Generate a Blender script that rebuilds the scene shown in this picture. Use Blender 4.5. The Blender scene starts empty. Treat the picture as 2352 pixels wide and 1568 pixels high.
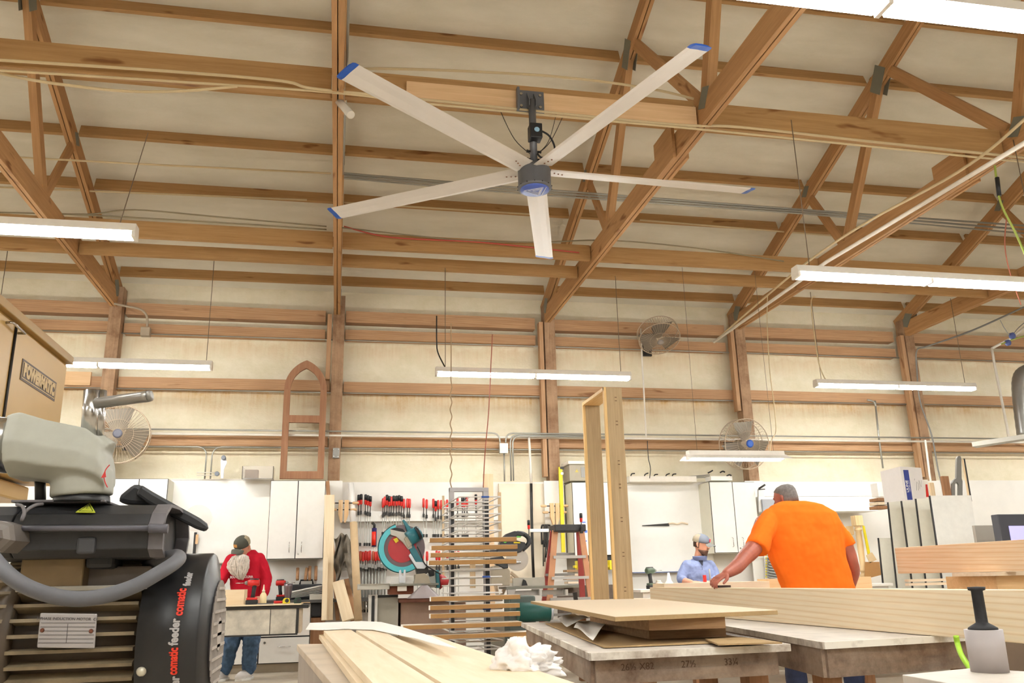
import bpy, bmesh, math, random
from mathutils import Vector, Matrix, Quaternion
random.seed(7)
sc = bpy.context.scene
COL = sc.collection
PI = math.pi
V = Vector
# ------------------------------------------------------------------ camera
F = 1953.345; YAW = math.radians(11.604); PITCH = math.radians(15.7106); ROLL = math.radians(-1.32793)
CX, CY, H = 1176.0, 784.0, 0.98
fw = V((math.sin(YAW)*math.cos(PITCH), math.cos(YAW)*math.cos(PITCH), math.sin(PITCH)))
r0 = V((math.cos(YAW), -math.sin(YAW), 0)); u0 = r0.cross(fw)
rt = r0*math.cos(ROLL)+u0*math.sin(ROLL); up = -r0*math.sin(ROLL)+u0*math.cos(ROLL)
cd = bpy.data.cameras.new('camera'); cam = bpy.data.objects.new('camera', cd); COL.objects.link(cam)
cam.matrix_world = Matrix(((rt.x, up.x, -fw.x, 0), (rt.y, up.y, -fw.y, 0), (rt.z, up.z, -fw.z, H), (0, 0, 0, 1)))
cd.sensor_width = 36; cd.lens = F/2352*36; cd.clip_start = 0.05; cd.clip_end = 100
sc.camera = cam
O = V((0, 0, H))
def ray(x, y): return rt*(x-CX) - up*(y-CY) + fw*F
def PY(x, y, Y): d = ray(x, y); return O + d*(Y/d.y)
def PX(x, y, X): d = ray(x, y); return O + d*(X/d.x)
def PZ(x, y, Z): d = ray(x, y); return O + d*((Z-H)/d.z)
def mpp(Y): return Y/F/0.96       # metres per pixel at depth Y, roughly
# ------------------------------------------------------------------ materials
def lin(h):
    if isinstance(h, str):
        h = h.lstrip('#'); c = [int(h[i:i+2], 16)/255 for i in (0, 2, 4)]
    else: c = h
    return tuple(v/12.92 if v <= .04045 else ((v+.055)/1.055)**2.4 for v in c)+(1,)
MATS = {}
def newmat(n):
    m = bpy.data.materials.new(n); m.use_nodes = True; nt = m.node_tree
    b = nt.nodes['Principled BSDF']; MATS[n] = m
    return m, nt, b
def coords(nt, scale, rnd=True):
    tc = nt.nodes.new('ShaderNodeTexCoord'); mp = nt.nodes.new('ShaderNodeMapping')
    mp.inputs['Scale'].default_value = scale
    nt.links.new(tc.outputs['Object'], mp.inputs['Vector'])
    if rnd:
        oi = nt.nodes.new('ShaderNodeObjectInfo'); ml = nt.nodes.new('ShaderNodeMath'); ml.operation = 'MULTIPLY'
        ml.inputs[1].default_value = 37.0; nt.links.new(oi.outputs['Random'], ml.inputs[0])
        nt.links.new(ml.outputs[0], mp.inputs['Location'])
    return mp.outputs['Vector']
def ramp(nt, fac, stops):
    r = nt.nodes.new('ShaderNodeValToRGB'); nt.links.new(fac, r.inputs[0])
    e = r.color_ramp.elements
    while len(e) < len(stops): e.new(0.5)
    for i, (p, c) in enumerate(stops): e[i].position = p; e[i].color = lin(c)
    return r.outputs[0]
def noise(nt, vec, sc_, det=4, rough=.6, dist=0):
    n = nt.nodes.new('ShaderNodeTexNoise'); n.inputs['Scale'].default_value = sc_
    n.inputs['Detail'].default_value = det; n.inputs['Roughness'].default_value = rough
    n.inputs['Distortion'].default_value = dist
    nt.links.new(vec, n.inputs['Vector']); return n.outputs['Fac']
def mix(nt, fac, a, b, mode='MIX'):
    m = nt.nodes.new('ShaderNodeMix'); m.data_type = 'RGBA'; m.blend_type = mode
    if isinstance(fac, float): m.inputs[0].default_value = fac
    else: nt.links.new(fac, m.inputs[0])
    for s, i in ((a, 6), (b, 7)):
        if isinstance(s, tuple): m.inputs[i].default_value = s
        else: nt.links.new(s, m.inputs[i])
    return m.outputs[2]
def bump(nt, b, h, st=.2, d=.01):
    n = nt.nodes.new('ShaderNodeBump'); n.inputs['Strength'].default_value = st; n.inputs['Distance'].default_value = d
    nt.links.new(h, n.inputs['Height']); nt.links.new(n.outputs[0], b.inputs['Normal'])
def plain(n, c, rough=.5, metal=0, var=0.06, spec=.5, scale=14):
    if n in MATS: return MATS[n]
    m, nt, b = newmat(n)
    v = coords(nt, (1, 1, 1)); f = noise(nt, v, scale)
    c0 = lin(c)
    lo = tuple(max(0, x*(1-var*2.2)) for x in c0[:3])+(1,); hi = tuple(min(1, x*(1+var)) for x in c0[:3])+(1,)
    nt.links.new(mix(nt, f, lo, hi), b.inputs['Base Color'])
    b.inputs['Roughness'].default_value = rough; b.inputs['Metallic'].default_value = metal
    b.inputs['Specular IOR Level'].default_value = spec
    return m
def wood(n, c1, c2, axis='x', fine=22, rough=.65, knots=False, rings=False, dirt=None, strength=1):
    if n in MATS: return MATS[n]
    m, nt, b = newmat(n)
    s = {'x': (1.1, fine, fine), 'y': (fine, 1.1, fine), 'z': (fine, fine, 1.1)}[axis]
    v = coords(nt, s)
    f = noise(nt, v, 1.6, 5, .65, .6)
    col = ramp(nt, f, [(.3, c1), (.7, c2)])
    if rings:
        s2 = {'x': (.5, 5.0, 17), 'y': (4, .55, 7), 'z': (4, 4, .4)}[axis]
        v2 = coords(nt, s2); w = nt.nodes.new('ShaderNodeTexWave'); w.wave_type = 'RINGS'; w.rings_direction = 'SPHERICAL'
        w.inputs['Scale'].default_value = 1.1; w.inputs['Distortion'].default_value = 5
        w.inputs['Detail'].default_value = 2; w.inputs['Detail Scale'].default_value = .7
        nt.links.new(v2, w.inputs['Vector'])
        rr = ramp(nt, w.outputs['Fac'], [(.0, '#ffffff'), (.75, '#fff8ee'), (1, rings)])
        col = mix(nt, .5, col, rr, 'MULTIPLY')
    if knots:
        v3 = coords(nt, {'x': (2.2, 9, 9), 'y': (9, 2.2, 9), 'z': (9, 9, 2.2)}[axis])
        k = noise(nt, v3, 1.0, 2, .5)
        kr = ramp(nt, k, [(.66, '#ffffff'), (.74, knots)])
        col = mix(nt, .8, col, kr, 'MULTIPLY')
    if dirt:
        v4 = coords(nt, (1, 1, 1)); d = noise(nt, v4, 3.5, 6, .7)
        dr = ramp(nt, d, [(.42, '#ffffff'), (.66, dirt)])
        col = mix(nt, .8, col, dr, 'MULTIPLY')
    nt.links.new(col, b.inputs['Base Color'])
    b.inputs['Roughness'].default_value = rough; b.inputs['Specular IOR Level'].default_value = .25
    bump(nt, b, f, .15, .004)
    return m
def emit(n, c, s):
    m, nt, b = newmat(n); b.inputs['Base Color'].default_value = lin(c)
    b.inputs['Emission Color'].default_value = lin(c); b.inputs['Emission Strength'].default_value = s
    return m
ROOFW = wood('roof_lumber', '#9a7448', '#b08a5a', knots='#a98560')
ROOFW2 = wood('truss_lumber', '#a0764c', '#b88e60', knots='#a07a58')
GIRTW = wood('girt_lumber', '#a37e5e', '#bb9874', knots='#a98a70', rings='#e6ccb0')
POSTW = wood('post_lumber', '#94765a', '#b29172', dirt='#b3a08e')
PALEW = wood('pale_lumber', '#cba67c', '#dbb88e')
BEAMW = wood('pine_beam', '#dccbae', '#e8d9bf', rings='#ecd4b2', knots=None, rough=.6)
BEAM2 = wood('fir_beam', '#dcbf9b', '#e8d0b0', rings='#eccda6', rough=.6)
PLYW = wood('raw_plywood', '#dfc9a6', '#ecdabd', fine=9, rough=.7)
MDFW = plain('mdf_face', '#d6c3a8', .75, var=.05, scale=60, spec=.2)
MDFE = plain('mdf_edge', '#a98e66', .8, var=.1, scale=80, spec=.2)
WALNUT = wood('walnut_board', '#8a6a4c', '#b0906c', fine=30)
MAPLE = wood('maple_board', '#dcc6a8', '#ead8bf', fine=14)
OAKZ = wood('oak_upright', '#97805d', '#b39c78', axis='z', fine=30)
PALEZ = wood('pale_upright', '#d8bd96', '#e9d4b2', axis='z', fine=24)
BROWNZ = wood('brown_upright', '#8a6244', '#a97e5a', axis='z', fine=24)
REDWOOD = wood('sash_wood', '#8a6046', '#a4795a', axis='z', fine=20)
WHITE = plain('white_laminate', '#ece9e2', .45, var=.03)
WHITE2 = plain('white_board', '#f2f0ea', .35, var=.02)
CREAMP = plain('cream_panel', '#dcd8c6', .5, var=.04)
BLACK = plain('black_plastic', '#1c1c1e', .45)
BLACKR = plain('black_rubber', '#2a2a2c', .7)
DARKM = plain('dark_metal', '#3a3836', .45, .6)
GREYM = plain('grey_metal', '#8f8d88', .4, .5)
STEEL = plain('bright_steel', '#c9c7c4', .22, 1.0)
ZINC = plain('zinc_conduit', '#a8a79e', .4, .6)
PVC = plain('white_pipe', '#e6dfd2', .5)
CABLE = plain('cream_cable', '#c9b48c', .6)
ROPE = plain('twine', '#8a6a48', .9)
REDP = plain('red_plastic', '#c8201c', .4)
BLUEP = plain('blue_plastic', '#1f4fa3', .4)
YELP = plain('yellow_paint', '#e2cf1c', .45)
TEAL = plain('teal_plastic', '#1f5f68', .45)
GREENM = plain('green_casting', '#1f5a52', .5)
PAPER = plain('white_paper', '#efece6', .8, var=.02)
CORDB = plain('black_cord', '#17171a', .5)
HOUS = plain('fixture_enamel', '#e8e2d8', .4)
# ------------------------------------------------------------------ mesh helpers
class MB:
    def __init__(s): s.bm = bmesh.new(); s.mi = 0; s.mats = []
    def mat(s, m):
        if m not in s.mats: s.mats.append(m)
        s.mi = s.mats.index(m); return s
    def face(s, vs, smooth=False):
        try: f = s.bm.faces.new(vs)
        except ValueError: return None
        f.material_index = s.mi; f.smooth = smooth; return f
    def hexa(s, p):          # 4 bottom + 4 top, any orientation
        v = [s.bm.verts.new(q) for q in p]
        for a in ((0, 3, 2, 1), (4, 5, 6, 7), (0, 1, 5, 4), (1, 2, 6, 5), (2, 3, 7, 6), (3, 0, 4, 7)): s.face([v[i] for i in a])
        return s
    def box(s, x0, x1, y0, y1, z0, z1, M=None):
        p = [V(q) for q in ((x0, y0, z0), (x1, y0, z0), (x1, y1, z0), (x0, y1, z0), (x0, y0, z1), (x1, y0, z1), (x1, y1, z1), (x0, y1, z1))]
        if M is not None: p = [M @ q for q in p]
        return s.hexa(p)
    def beam(s, a, b, w, h, upv=(0, 0, 1)):   # box from a to b; w sideways, h along up
        a = V(a); b = V(b); x = (b-a).normalized(); y = V(upv).cross(x)
        if y.length < 1e-4: y = V((0, 1, 0)).cross(x)
        y.normalize(); z = x.cross(y)
        q = [a-y*w/2-z*h/2, b-y*w/2-z*h/2, b+y*w/2-z*h/2, a+y*w/2-z*h/2]
        return s.hexa(q+[p+z*h for p in q])
    def ring(s, c, x, y, rx, ry, n, ph=0): return [s.bm.verts.new(c+x*(rx*math.cos(2*PI*i/n+ph))+y*(ry*math.sin(2*PI*i/n+ph))) for i in range(n)]
    def skinrings(s, rings, cap=True, smooth=True):
        n = len(rings[0])
        for a, b in zip(rings, rings[1:]):
            for i in range(n): s.face([a[i], a[(i+1) % n], b[(i+1) % n], b[i]], smooth)
        if cap: s.face(rings[0][::-1]); s.face(rings[-1])
        return s
    def tube(s, pts, r, n=8, cap=True):       # r: number or list
        pts = [V(p) for p in pts]; k = len(pts)
        R = r if isinstance(r, (list, tuple)) else [r]*k
        rings = []; prev = None
        for i, p in enumerate(pts):
            t = (pts[min(i+1, k-1)]-pts[max(i-1, 0)]).normalized()
            if prev is None:
                x = t.orthogonal().normalized()
            else:
                x = (prev - t*prev.dot(t))
                x = x.normalized() if x.length > 1e-6 else t.orthogonal().normalized()
            prev = x; rings.append(s.ring(p, x, t.cross(x), R[i], R[i], n))
        return s.skinrings(rings, cap)
    def lathe(s, c, axis, prof, n=24, cap=True, smooth=True):   # prof: (distance along axis, radius)
        c = V(c); t = V(axis).normalized(); x = t.orthogonal().normalized(); y = t.cross(x)
        return s.skinrings([s.ring(c+t*d, x, y, max(r, 1e-4), max(r, 1e-4), n) for d, r in prof], cap, smooth)
    def prism(s, pts, d):                     # outline extruded by vector d
        d = V(d); a = [s.bm.verts.new(V(p)) for p in pts]; b = [s.bm.verts.new(V(p)+d) for p in pts]
        s.face(a[::-1]); s.face(b); n = len(a)
        for i in range(n): s.face([a[i], a[(i+1) % n], b[(i+1) % n], b[i]])
        return s
    def ball(s, c, r, n=12, sc_=(1, 1, 1)):
        c = V(c); rr = r
        rings = []
        for i in range(1, n):
            a = PI*i/n
            rings.append([s.bm.verts.new(c+V((rr*sc_[0]*math.sin(a)*math.cos(2*PI*j/(n*2)), rr*sc_[1]*math.sin(a)*math.sin(2*PI*j/(n*2)), -rr*sc_[2]*math.cos(a)))) for j in range(n*2)])
        return s.skinrings(rings, True)
    def grid(s, f, nu, nv, smooth=True):      # f(u,v) -> point
        g = [[s.bm.verts.new(V(f(i/nu, j/nv))) for j in range(nv+1)] for i in range(nu+1)]
        for i in range(nu):
            for j in range(nv): s.face([g[i][j], g[i+1][j], g[i+1][j+1], g[i][j+1]], smooth)
        return s
    def sheet(s, f, nu, nv, th):              # a grid with thickness th, th offset vector
        th = V(th); s.grid(f, nu, nv); s.grid(lambda u, v: V(f(u, v))+th, nu, nv)
        for e in range(4):
            n = nu if e % 2 == 0 else nv
            for i in range(n):
                a, b = i/n, (i+1)/n
                q = {0: lambda t: (t, 0), 1: lambda t: (1, t), 2: lambda t: (t, 1), 3: lambda t: (0, t)}[e]
                p0 = V(f(*q(a))); p1 = V(f(*q(b)))
                s.face([s.bm.verts.new(x) for x in (p0, p1, p1+th, p0+th)])
        return s
def setp(o, **k):
    for a, b in k.items():
        if b is not None: o[a] = b
def thing(name, label, cat, loc, group=None):
    o = bpy.data.objects.new(name, None); COL.objects.link(o); o.location = V(loc); o.empty_display_size = .1
    setp(o, label=label, category=cat, group=group); return o
def origin(o):
    p = V((0, 0, 0))
    while o is not None: p += o.location; o = o.parent
    return p
def obj(name, mb, mat=None, parent=None, bevel=0, M=None, weld=False):
    """link a mesh built in world coordinates (or local to matrix M) as one object"""
    bm = mb.bm
    if weld: bmesh.ops.remove_doubles(bm, verts=bm.verts, dist=1e-5)
    bmesh.ops.recalc_face_normals(bm, faces=bm.faces)
    if M is None:
        vs = [v.co for v in bm.verts]
        lo = V((min(v.x for v in vs), min(v.y for v in vs), min(v.z for v in vs))); hi = V((max(v.x for v in vs), max(v.y for v in vs), max(v.z for v in vs)))
        c = V(((lo.x+hi.x)/2, (lo.y+hi.y)/2, lo.z)); bmesh.ops.translate(bm, verts=bm.verts, vec=-c)
        M = Matrix.Translation(c)
    me = bpy.data.meshes.new(name); bm.to_mesh(me); bm.free()
    for m in ([mat] if mat else mb.mats): me.materials.append(m)
    o = bpy.data.objects.new(name, me); COL.objects.link(o)
    if parent is not None:
        o.parent = parent; o.matrix_local = Matrix.Translation(-origin(parent)) @ M if parent.rotation_euler.z == 0 else M
    else: o.matrix_world = M
    if bevel:
        b = o.modifiers.new('bevel', 'BEVEL'); b.width = bevel; b.segments = 2; b.limit_method = 'ANGLE'; b.angle_limit = math.radians(40)
    return o
def one(name, mb, mat, label, cat, group=None, bevel=0, M=None):
    o = obj(name, mb, mat, None, bevel, M); setp(o, label=label, category=cat, group=group); return o
def struct(name, mb, mat, label=None):
    o = obj(name, mb, mat); o['kind'] = 'structure'; setp(o, label=label); return o
def frameM(a, b, upv=(0, 0, 1)):
    a = V(a); b = V(b); x = (b-a).normalized(); y = V(upv).cross(x)
    if y.length < 1e-4: y = V((0, 1, 0)).cross(x)
    y.normalize(); z = x.cross(y); c = (a+b)/2
    return Matrix(((x.x, y.x, z.x, c.x), (x.y, y.y, z.y, c.y), (x.z, y.z, z.z, c.z), (0, 0, 0, 1))), (b-a).length
def plank(name, a, b, w, h, mat, parent=None, upv=(0, 0, 1), bevel=0.0, segs=1):
    """a board whose local x runs along its length, so that the grain follows it"""
    M, L = frameM(a, b, upv); mb = MB(); mb.box(-L/2, L/2, -w/2, w/2, -h/2, h/2)
    return obj(name, mb, mat, parent, bevel, M)
def plank1(name, a, b, w, h, mat, label, cat, group=None, upv=(0, 0, 1), bevel=0):
    o = plank(name, a, b, w, h, mat, None, upv, bevel); setp(o, label=label, category=cat, group=group); return o
def text(name, s, size, M, mat, parent=None, ext=.0006, sx=1, bold=0, spacing=1):
    cu = bpy.data.curves.new(name+'_curve', 'FONT'); cu.body = s; cu.size = size; cu.extrude = ext; cu.align_x = 'CENTER'; cu.align_y = 'CENTER'
    cu.offset = bold; cu.space_character = spacing; cu.resolution_u = 3
    t = bpy.data.objects.new('tmp', cu); COL.objects.link(t)
    bpy.context.view_layer.update()
    me = bpy.data.meshes.new_from_object(t.evaluated_get(bpy.context.evaluated_depsgraph_get()))
    bpy.data.objects.remove(t); bpy.data.curves.remove(cu)
    me.name = name; me.transform(Matrix.Diagonal((sx, 1, 1, 1))); me.materials.clear(); me.materials.append(mat)
    o = bpy.data.objects.new(name, me); COL.objects.link(o)
    if parent is not None:
        o.parent = parent; o.matrix_local = Matrix.Translation(-origin(parent)) @ M
    else: o.matrix_world = M
    return o
def basis(c, x, z):          # matrix: local x along x, local z along z (normal)
    x = V(x).normalized(); z = V(z); z = (z - x*z.dot(x)).normalized(); y = z.cross(x); c = V(c)
    return Matrix(((x.x, y.x, z.x, c.x), (x.y, y.y, z.y, c.y), (x.z, y.z, z.z, c.z), (0, 0, 0, 1)))
def arc(c, r, a0, a1, n, ax=(1, 0, 0), ay=(0, 0, 1)):
    c = V(c); ax = V(ax); ay = V(ay)
    return [c+ax*(r*math.cos(a0+(a1-a0)*i/n))+ay*(r*math.sin(a0+(a1-a0)*i/n)) for i in range(n+1)]
def smooth_path(pts, n=6):
    pts = [V(p) for p in pts]; out = []
    for i in range(len(pts)-1):
        p0 = pts[max(i-1, 0)]; p1 = pts[i]; p2 = pts[i+1]; p3 = pts[min(i+2, len(pts)-1)]
        for k in range(n):
            t = k/n; out.append(.5*((2*p1)+(p2-p0)*t+(2*p0-5*p1+4*p2-p3)*t*t+(3*p1-p0-3*p2+p3)*t**3))
    return out+[pts[-1]]
def cable(name, pts, r, mat, label, cat='cable', group=None, n=6, parent=None):
    mb = MB(); mb.tube(smooth_path(pts, 6), r, n)
    o = obj(name, mb, mat, parent)
    if parent is None: setp(o, label=label, category=cat, group=group)
    return o
# ================================================================== SHELL
def wallmat():
    m, nt, b = newmat('stained_insulation')
    tc = nt.nodes.new('ShaderNodeTexCoord'); g = nt.nodes.new('ShaderNodeNewGeometry')
    sep = nt.nodes.new('ShaderNodeSeparateXYZ'); nt.links.new(g.outputs['Position'], sep.inputs[0])
    # stains that hang below each girt: height above the floor looked up in a ramp of dirty bands
    mr = nt.nodes.new('ShaderNodeMapRange'); mr.inputs[1].default_value = 2.0; mr.inputs[2].default_value = 5.2
    v = coords(nt, (1, 1, 1), False); n1 = noise(nt, v, 2.2, 6, .7)
    ad = nt.nodes.new('ShaderNodeMath'); ad.operation = 'MULTIPLY_ADD'; nt.links.new(n1, ad.inputs[0]); ad.inputs[1].default_value = .5
    nt.links.new(sep.outputs['Z'], ad.inputs[2]); sb = nt.nodes.new('ShaderNodeMath'); sb.operation = 'SUBTRACT'
    nt.links.new(ad.outputs[0], sb.inputs[0]); sb.inputs[1].default_value = .25
    nt.links.new(sb.outputs[0], mr.inputs[0])
    def z(h): return (h-2.0)/3.2
    stops = [(z(2.0), '#000000'), (z(2.3), '#202020'), (z(2.55), '#000000'), (z(2.8), '#909090'), (z(2.9), '#000000'), (z(3.2), '#101010'), (z(3.4), '#a0a0a0'), (z(3.62), '#ffffff'), (z(3.7), '#000000'), (z(4.0), '#000000'), (z(4.3), '#c0c0c0'), (z(4.4), '#505050')]
    band = ramp(nt, mr.outputs[0], stops)
    v2 = coords(nt, (9, 9, .8), False); streak = noise(nt, v2, 2.5, 5, .6)
    v3 = coords(nt, (1, 1, 1.4), False); blot = noise(nt, v3, 3.0, 5, .75)
    sr = ramp(nt, streak, [(.35, '#8a8a8a'), (.7, '#ffffff')])
    br = ramp(nt, blot, [(.4, '#808080'), (.65, '#ffffff')])
    f = mix(nt, 1.0, band, mix(nt, .5, sr, br), 'MULTIPLY')
    rgb = nt.nodes.new('ShaderNodeRGBToBW'); nt.links.new(f, rgb.inputs[0])
    base = ramp(nt, blot, [(.35, '#dcd3b6'), (.6, '#e6ddc5')])
    col = mix(nt, rgb.outputs[0], base, lin('#b98a40'))
    v5 = coords(nt, (1, 1, .7), False); rust = noise(nt, v5, 1.7, 6, .8)
    rr = nt.nodes.new('ShaderNodeMapRange'); rr.inputs[1].default_value = .66; rr.inputs[2].default_value = .76; rr.inputs[4].default_value = .55
    nt.links.new(rust, rr.inputs[0])
    col = mix(nt, rr.outputs[0], col, lin('#c08a3c'))
    nt.links.new(col, b.inputs['Base Color']); b.inputs['Roughness'].default_value = .6; b.inputs['Specular IOR Level'].default_value = .2
    bump(nt, b, blot, .3, .03)
    return m
def ceilmat():
    m, nt, b = newmat('roof_insulation'); v = coords(nt, (.5, 1.6, 1.6), False)
    n1 = noise(nt, v, 2.0, 5, .6); n2 = noise(nt, coords(nt, (1, 1, 1), False), 60, 2, .5)
    col = ramp(nt, n1, [(.3, '#cdc6b2'), (.65, '#dad3c1')])
    nt.links.new(col, b.inputs['Base Color']); b.inputs['Roughness'].default_value = .7; b.inputs['Specular IOR Level'].default_value = .15
    bump(nt, b, n1, .35, .06); return m
PLATEM = plain('gusset_steel', '#7d7d70', .6, .3)
WALLM = wallmat(); CEILM = ceilmat()
XL, XR, YB, YF = -9.2, 15.2, 12.15, -8.0
SL = .372; RC = 5.15
def roofz(Y): return RC + SL*(11.75-Y)           # underside of the purlins
RIDGE = 2.0
SIDEM = plain('painted_sheathing', '#e2d9c8', .7)
struct('wall_back', MB().box(XL, XR, YB, YB+.1, 0, roofz(YB)+.3), WALLM)
struct('wall_left', MB().box(XL-.1, XL, YF-.1, YB+.1, 0, 9.2), SIDEM)
struct('wall_right', MB().box(XR, XR+.1, YF-.1, YB+.1, 0, 9.2), SIDEM)
struct('wall_front', MB().box(XL, XR, YF-.1, YF, 0, 5.3), SIDEM)
def floorm():
    m, nt, b = newmat('dusty_concrete'); n = noise(nt, coords(nt, (1, 1, 1), False), 1.5, 8, .7)
    nt.links.new(ramp(nt, n, [(.3, '#a39786'), (.7, '#c9bda9')]), b.inputs['Base Color']); b.inputs['Roughness'].default_value = .6; return m
struct('floor', MB().box(XL-.1, XR+.1, YF-.1, YB+.1, -.1, 0), floorm())
g = MB()
for a, b_ in ((YB+.1, RIDGE), (YF-.1, RIDGE)):
    za = roofz(YB+.1)+.14 if a > 0 else roofz(YB+.1)+.14
    zb = roofz(RIDGE)+.14
    g.hexa([(XL, a, za), (XR, a, za), (XR, b_, zb), (XL, b_, zb), (XL, a, za+.1), (XR, a, za+.1), (XR, b_, zb+.1), (XL, b_, zb+.1)])
struct('ceiling', g, CEILM, 'cream insulation draped under the pitched roof')
# white painted sheathing on the lower wall
TX = [-6.1, -3.09, -.11, 2.98, 6.05, 9.04, 12.1]
def wallpanel(n, x0, x1, z1, y=11.97):
    struct('trim_%d' % n, MB().box(x0, x1, y, YB, 0, z1), SIDEP)
SIDEP = plain('white_painted_ply', '#e9e5dd', .5, var=.05, scale=3)
wallpanel(1, XL, -.25, 2.33); wallpanel(2, -.24, 3.1, 2.335); wallpanel(3, 3.1, 8.95, 2.33); wallpanel(4, 9.2, XR, 2.36)
# posts
postname = ['', 'leftmost post, behind the wall fan', 'second post, beside the arched sash', 'third post, left of the tall jamb frame', 'fourth post, behind the short lamp', 'fifth post, above the white carton', '']
for i, x in enumerate(TX):
    if i in (0, 6): pass
    t = thing('wall_post', ('rough brown timber wall post, ' + postname[i]) if postname[i] else 'rough brown timber wall post outside the picture', 'post', (x, 11.95, 0), 'timber posts along the back wall')
    t['kind'] = 'structure'
    plank('shaft', (x+.03, 11.93, 0), (x+.03, 11.93, 4.98), .16, .19, POSTW, t, (0, 1, 0))
    if i in (2, 3, 4, 5):
        plank('splice_board', (x-.10, 11.9, {2: 3.75, 3: 2.4, 4: 3.4, 5: 2.4}[i]), (x-.10, 11.9, 4.7), .12, .06, GIRTW, t, (1, 0, 0))
for k_, i_ in enumerate((2, 3, 4, 5)):
    struct('trim_%d' % (6+k_), MB().box(TX[i_]-.14, TX[i_]+.15, 11.812, 11.832, 0, 2.335), SIDEP)
# girts: four rows in every bay
bays = list(zip(TX, TX[1:]))
bayn = ['far left bay', 'bay left of the second post', 'bay behind the clamp wall', 'bay behind the tall jamb frame', 'bay behind the man in orange', 'far right bay']
rown = ['topmost row at the eave', 'second row from the top', 'third row from the top', 'lowest row behind the pipes']
for r_, (z0, z1) in enumerate(((4.628, 4.80), (4.373, 4.515), (3.604, 3.755), (2.824, 2.965))):
    for k, (a, b_) in enumerate(bays):
        dz = random.uniform(-.012, .012)
        o = plank('wall_girt', (a+.125, 12.06, (z0+z1)/2+dz), (b_-.07-(.09 if k in (1, 2, 3, 4) and r_ < 2 else 0), 12.06, (z0+z1)/2+random.uniform(-.012, .012)), .16, z1-z0, GIRTW)
        o['kind'] = 'structure'; setp(o, label='brown wall girt, %s, in the %s' % (rown[r_], bayn[k]), category='girt', group='horizontal girts on the back wall')
# trusses
tn = ['truss outside the picture on the left', 'truss at the left edge of the picture', 'truss seen edge on left of the big fan', 'truss passing right of the big fan', 'truss right of the fan carrying the white pipe', 'rightmost truss at the picture edge', 'truss outside the picture on the right']
def zt(Y): return roofz(Y)-.01
for i, x in enumerate(TX):
    t = thing('roof_truss', 'brown timber roof truss, ' + tn[i], 'truss', (x, 2, 4.69), 'timber roof trusses')
    t['kind'] = 'structure'
    for s in (-1, 1):
        xx = x+s*.0245
        plank('bottom_chord', (xx, 12.05, 4.81), (xx, -7.5, 4.81), .038, .235, ROOFW2, t)
        plank('top_chord', (xx, 12.05, zt(12.05)-.1), (xx, RIDGE, zt(RIDGE)-.1), .038, .19, ROOFW2, t)
    plank('top_chord', (x, -7.9, zt(2*RIDGE+7.9)-.1), (x, RIDGE, zt(RIDGE)-.1), .08, .19, ROOFW2, t)
    for (y0, z0, y1, z1, w) in ((9.45, zt(9.45)-.15, 8.85, 4.93, .035), (8.75, 4.93, 7.75, zt(7.75)-.15, .075), (7.55, zt(7.55)-.15, 6.1, 4.95, .038), (5.95, 4.93, 5.0, zt(5.0)-.12, .09), (3.3, zt(3.3)-.1, 3.0, 4.95, .08)):
        plank('web', (x, y0, z0), (x, y1, z1), w, .12, ROOFW2, t)
    for (y, z, dy, dz) in ((7.7, zt(7.7)-.14, .16, .2), (11.75, 4.93, .16, .12), (9.45, zt(9.45)-.08, .1, .08), (5.95, 4.9, .12, .1)):
        for s in (-1, 1):
            g = MB(); g.prism([(x+s*.045, y-dy, z+SL*dy), (x+s*.045, y, z-dz), (x+s*.045, y+dy, z-SL*dy), (x+s*.045, y, z+dz)], (s*.004, 0, 0))
            obj('gusset_plate', g, PLATEM, t)
    for s in ((-1, 1) if i != 2 else ()): plank('splice_scab', (x+s*.062, 7.05, 4.86), (x+s*.062, 6.6, 4.86), .03, .36, ROOFW2, t)
# purlins
PY_ = [11.8, 11.03, 10.27, 9.5, 8.75, 7.93, 7.15, 6.4, 5.6, 4.8]
pn = ['lowest', 'second from the eave', 'third from the eave', 'fourth from the eave', 'fifth from the eave', 'sixth from the eave', 'seventh from the eave', 'eighth from the eave', 'ninth from the eave', 'tenth from the eave']
for j, y in enumerate(PY_):
    for k, (a, b_) in enumerate(bays):
        z = roofz(y)+.065
        o = plank('roof_purlin', (a+.05, y, z-random.uniform(0, .01)), (b_-.05, y, z-random.uniform(0, .01)), .042, .15, ROOFW, None, (0, SL, 1))
        o['kind'] = 'structure'; setp(o, label='thin brown roof purlin, %s, in the %s' % (pn[j], bayn[k]), category='purlin', group='roof purlins')
# girders hung between the bottom chords
for j, (y, h_, nm) in enumerate(((9.97, .15, 'rear'), (9.38, .19, 'front of the two close girders'), (6.16, .24, 'high girder level with the fan'))):
    for k, (a, b_) in enumerate(bays):
        o = plank('chord_girder', (a+.055, y, 4.73+h_/2), (b_-.055, y, 4.73+h_/2-random.uniform(-.01, .01)), .06, h_, ROOFW)
        o['kind'] = 'structure'; setp(o, label='brown girder board between trusses, %s, %s' % (nm, bayn[k]), category='girder', group='girders between the truss bottom chords')
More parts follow.
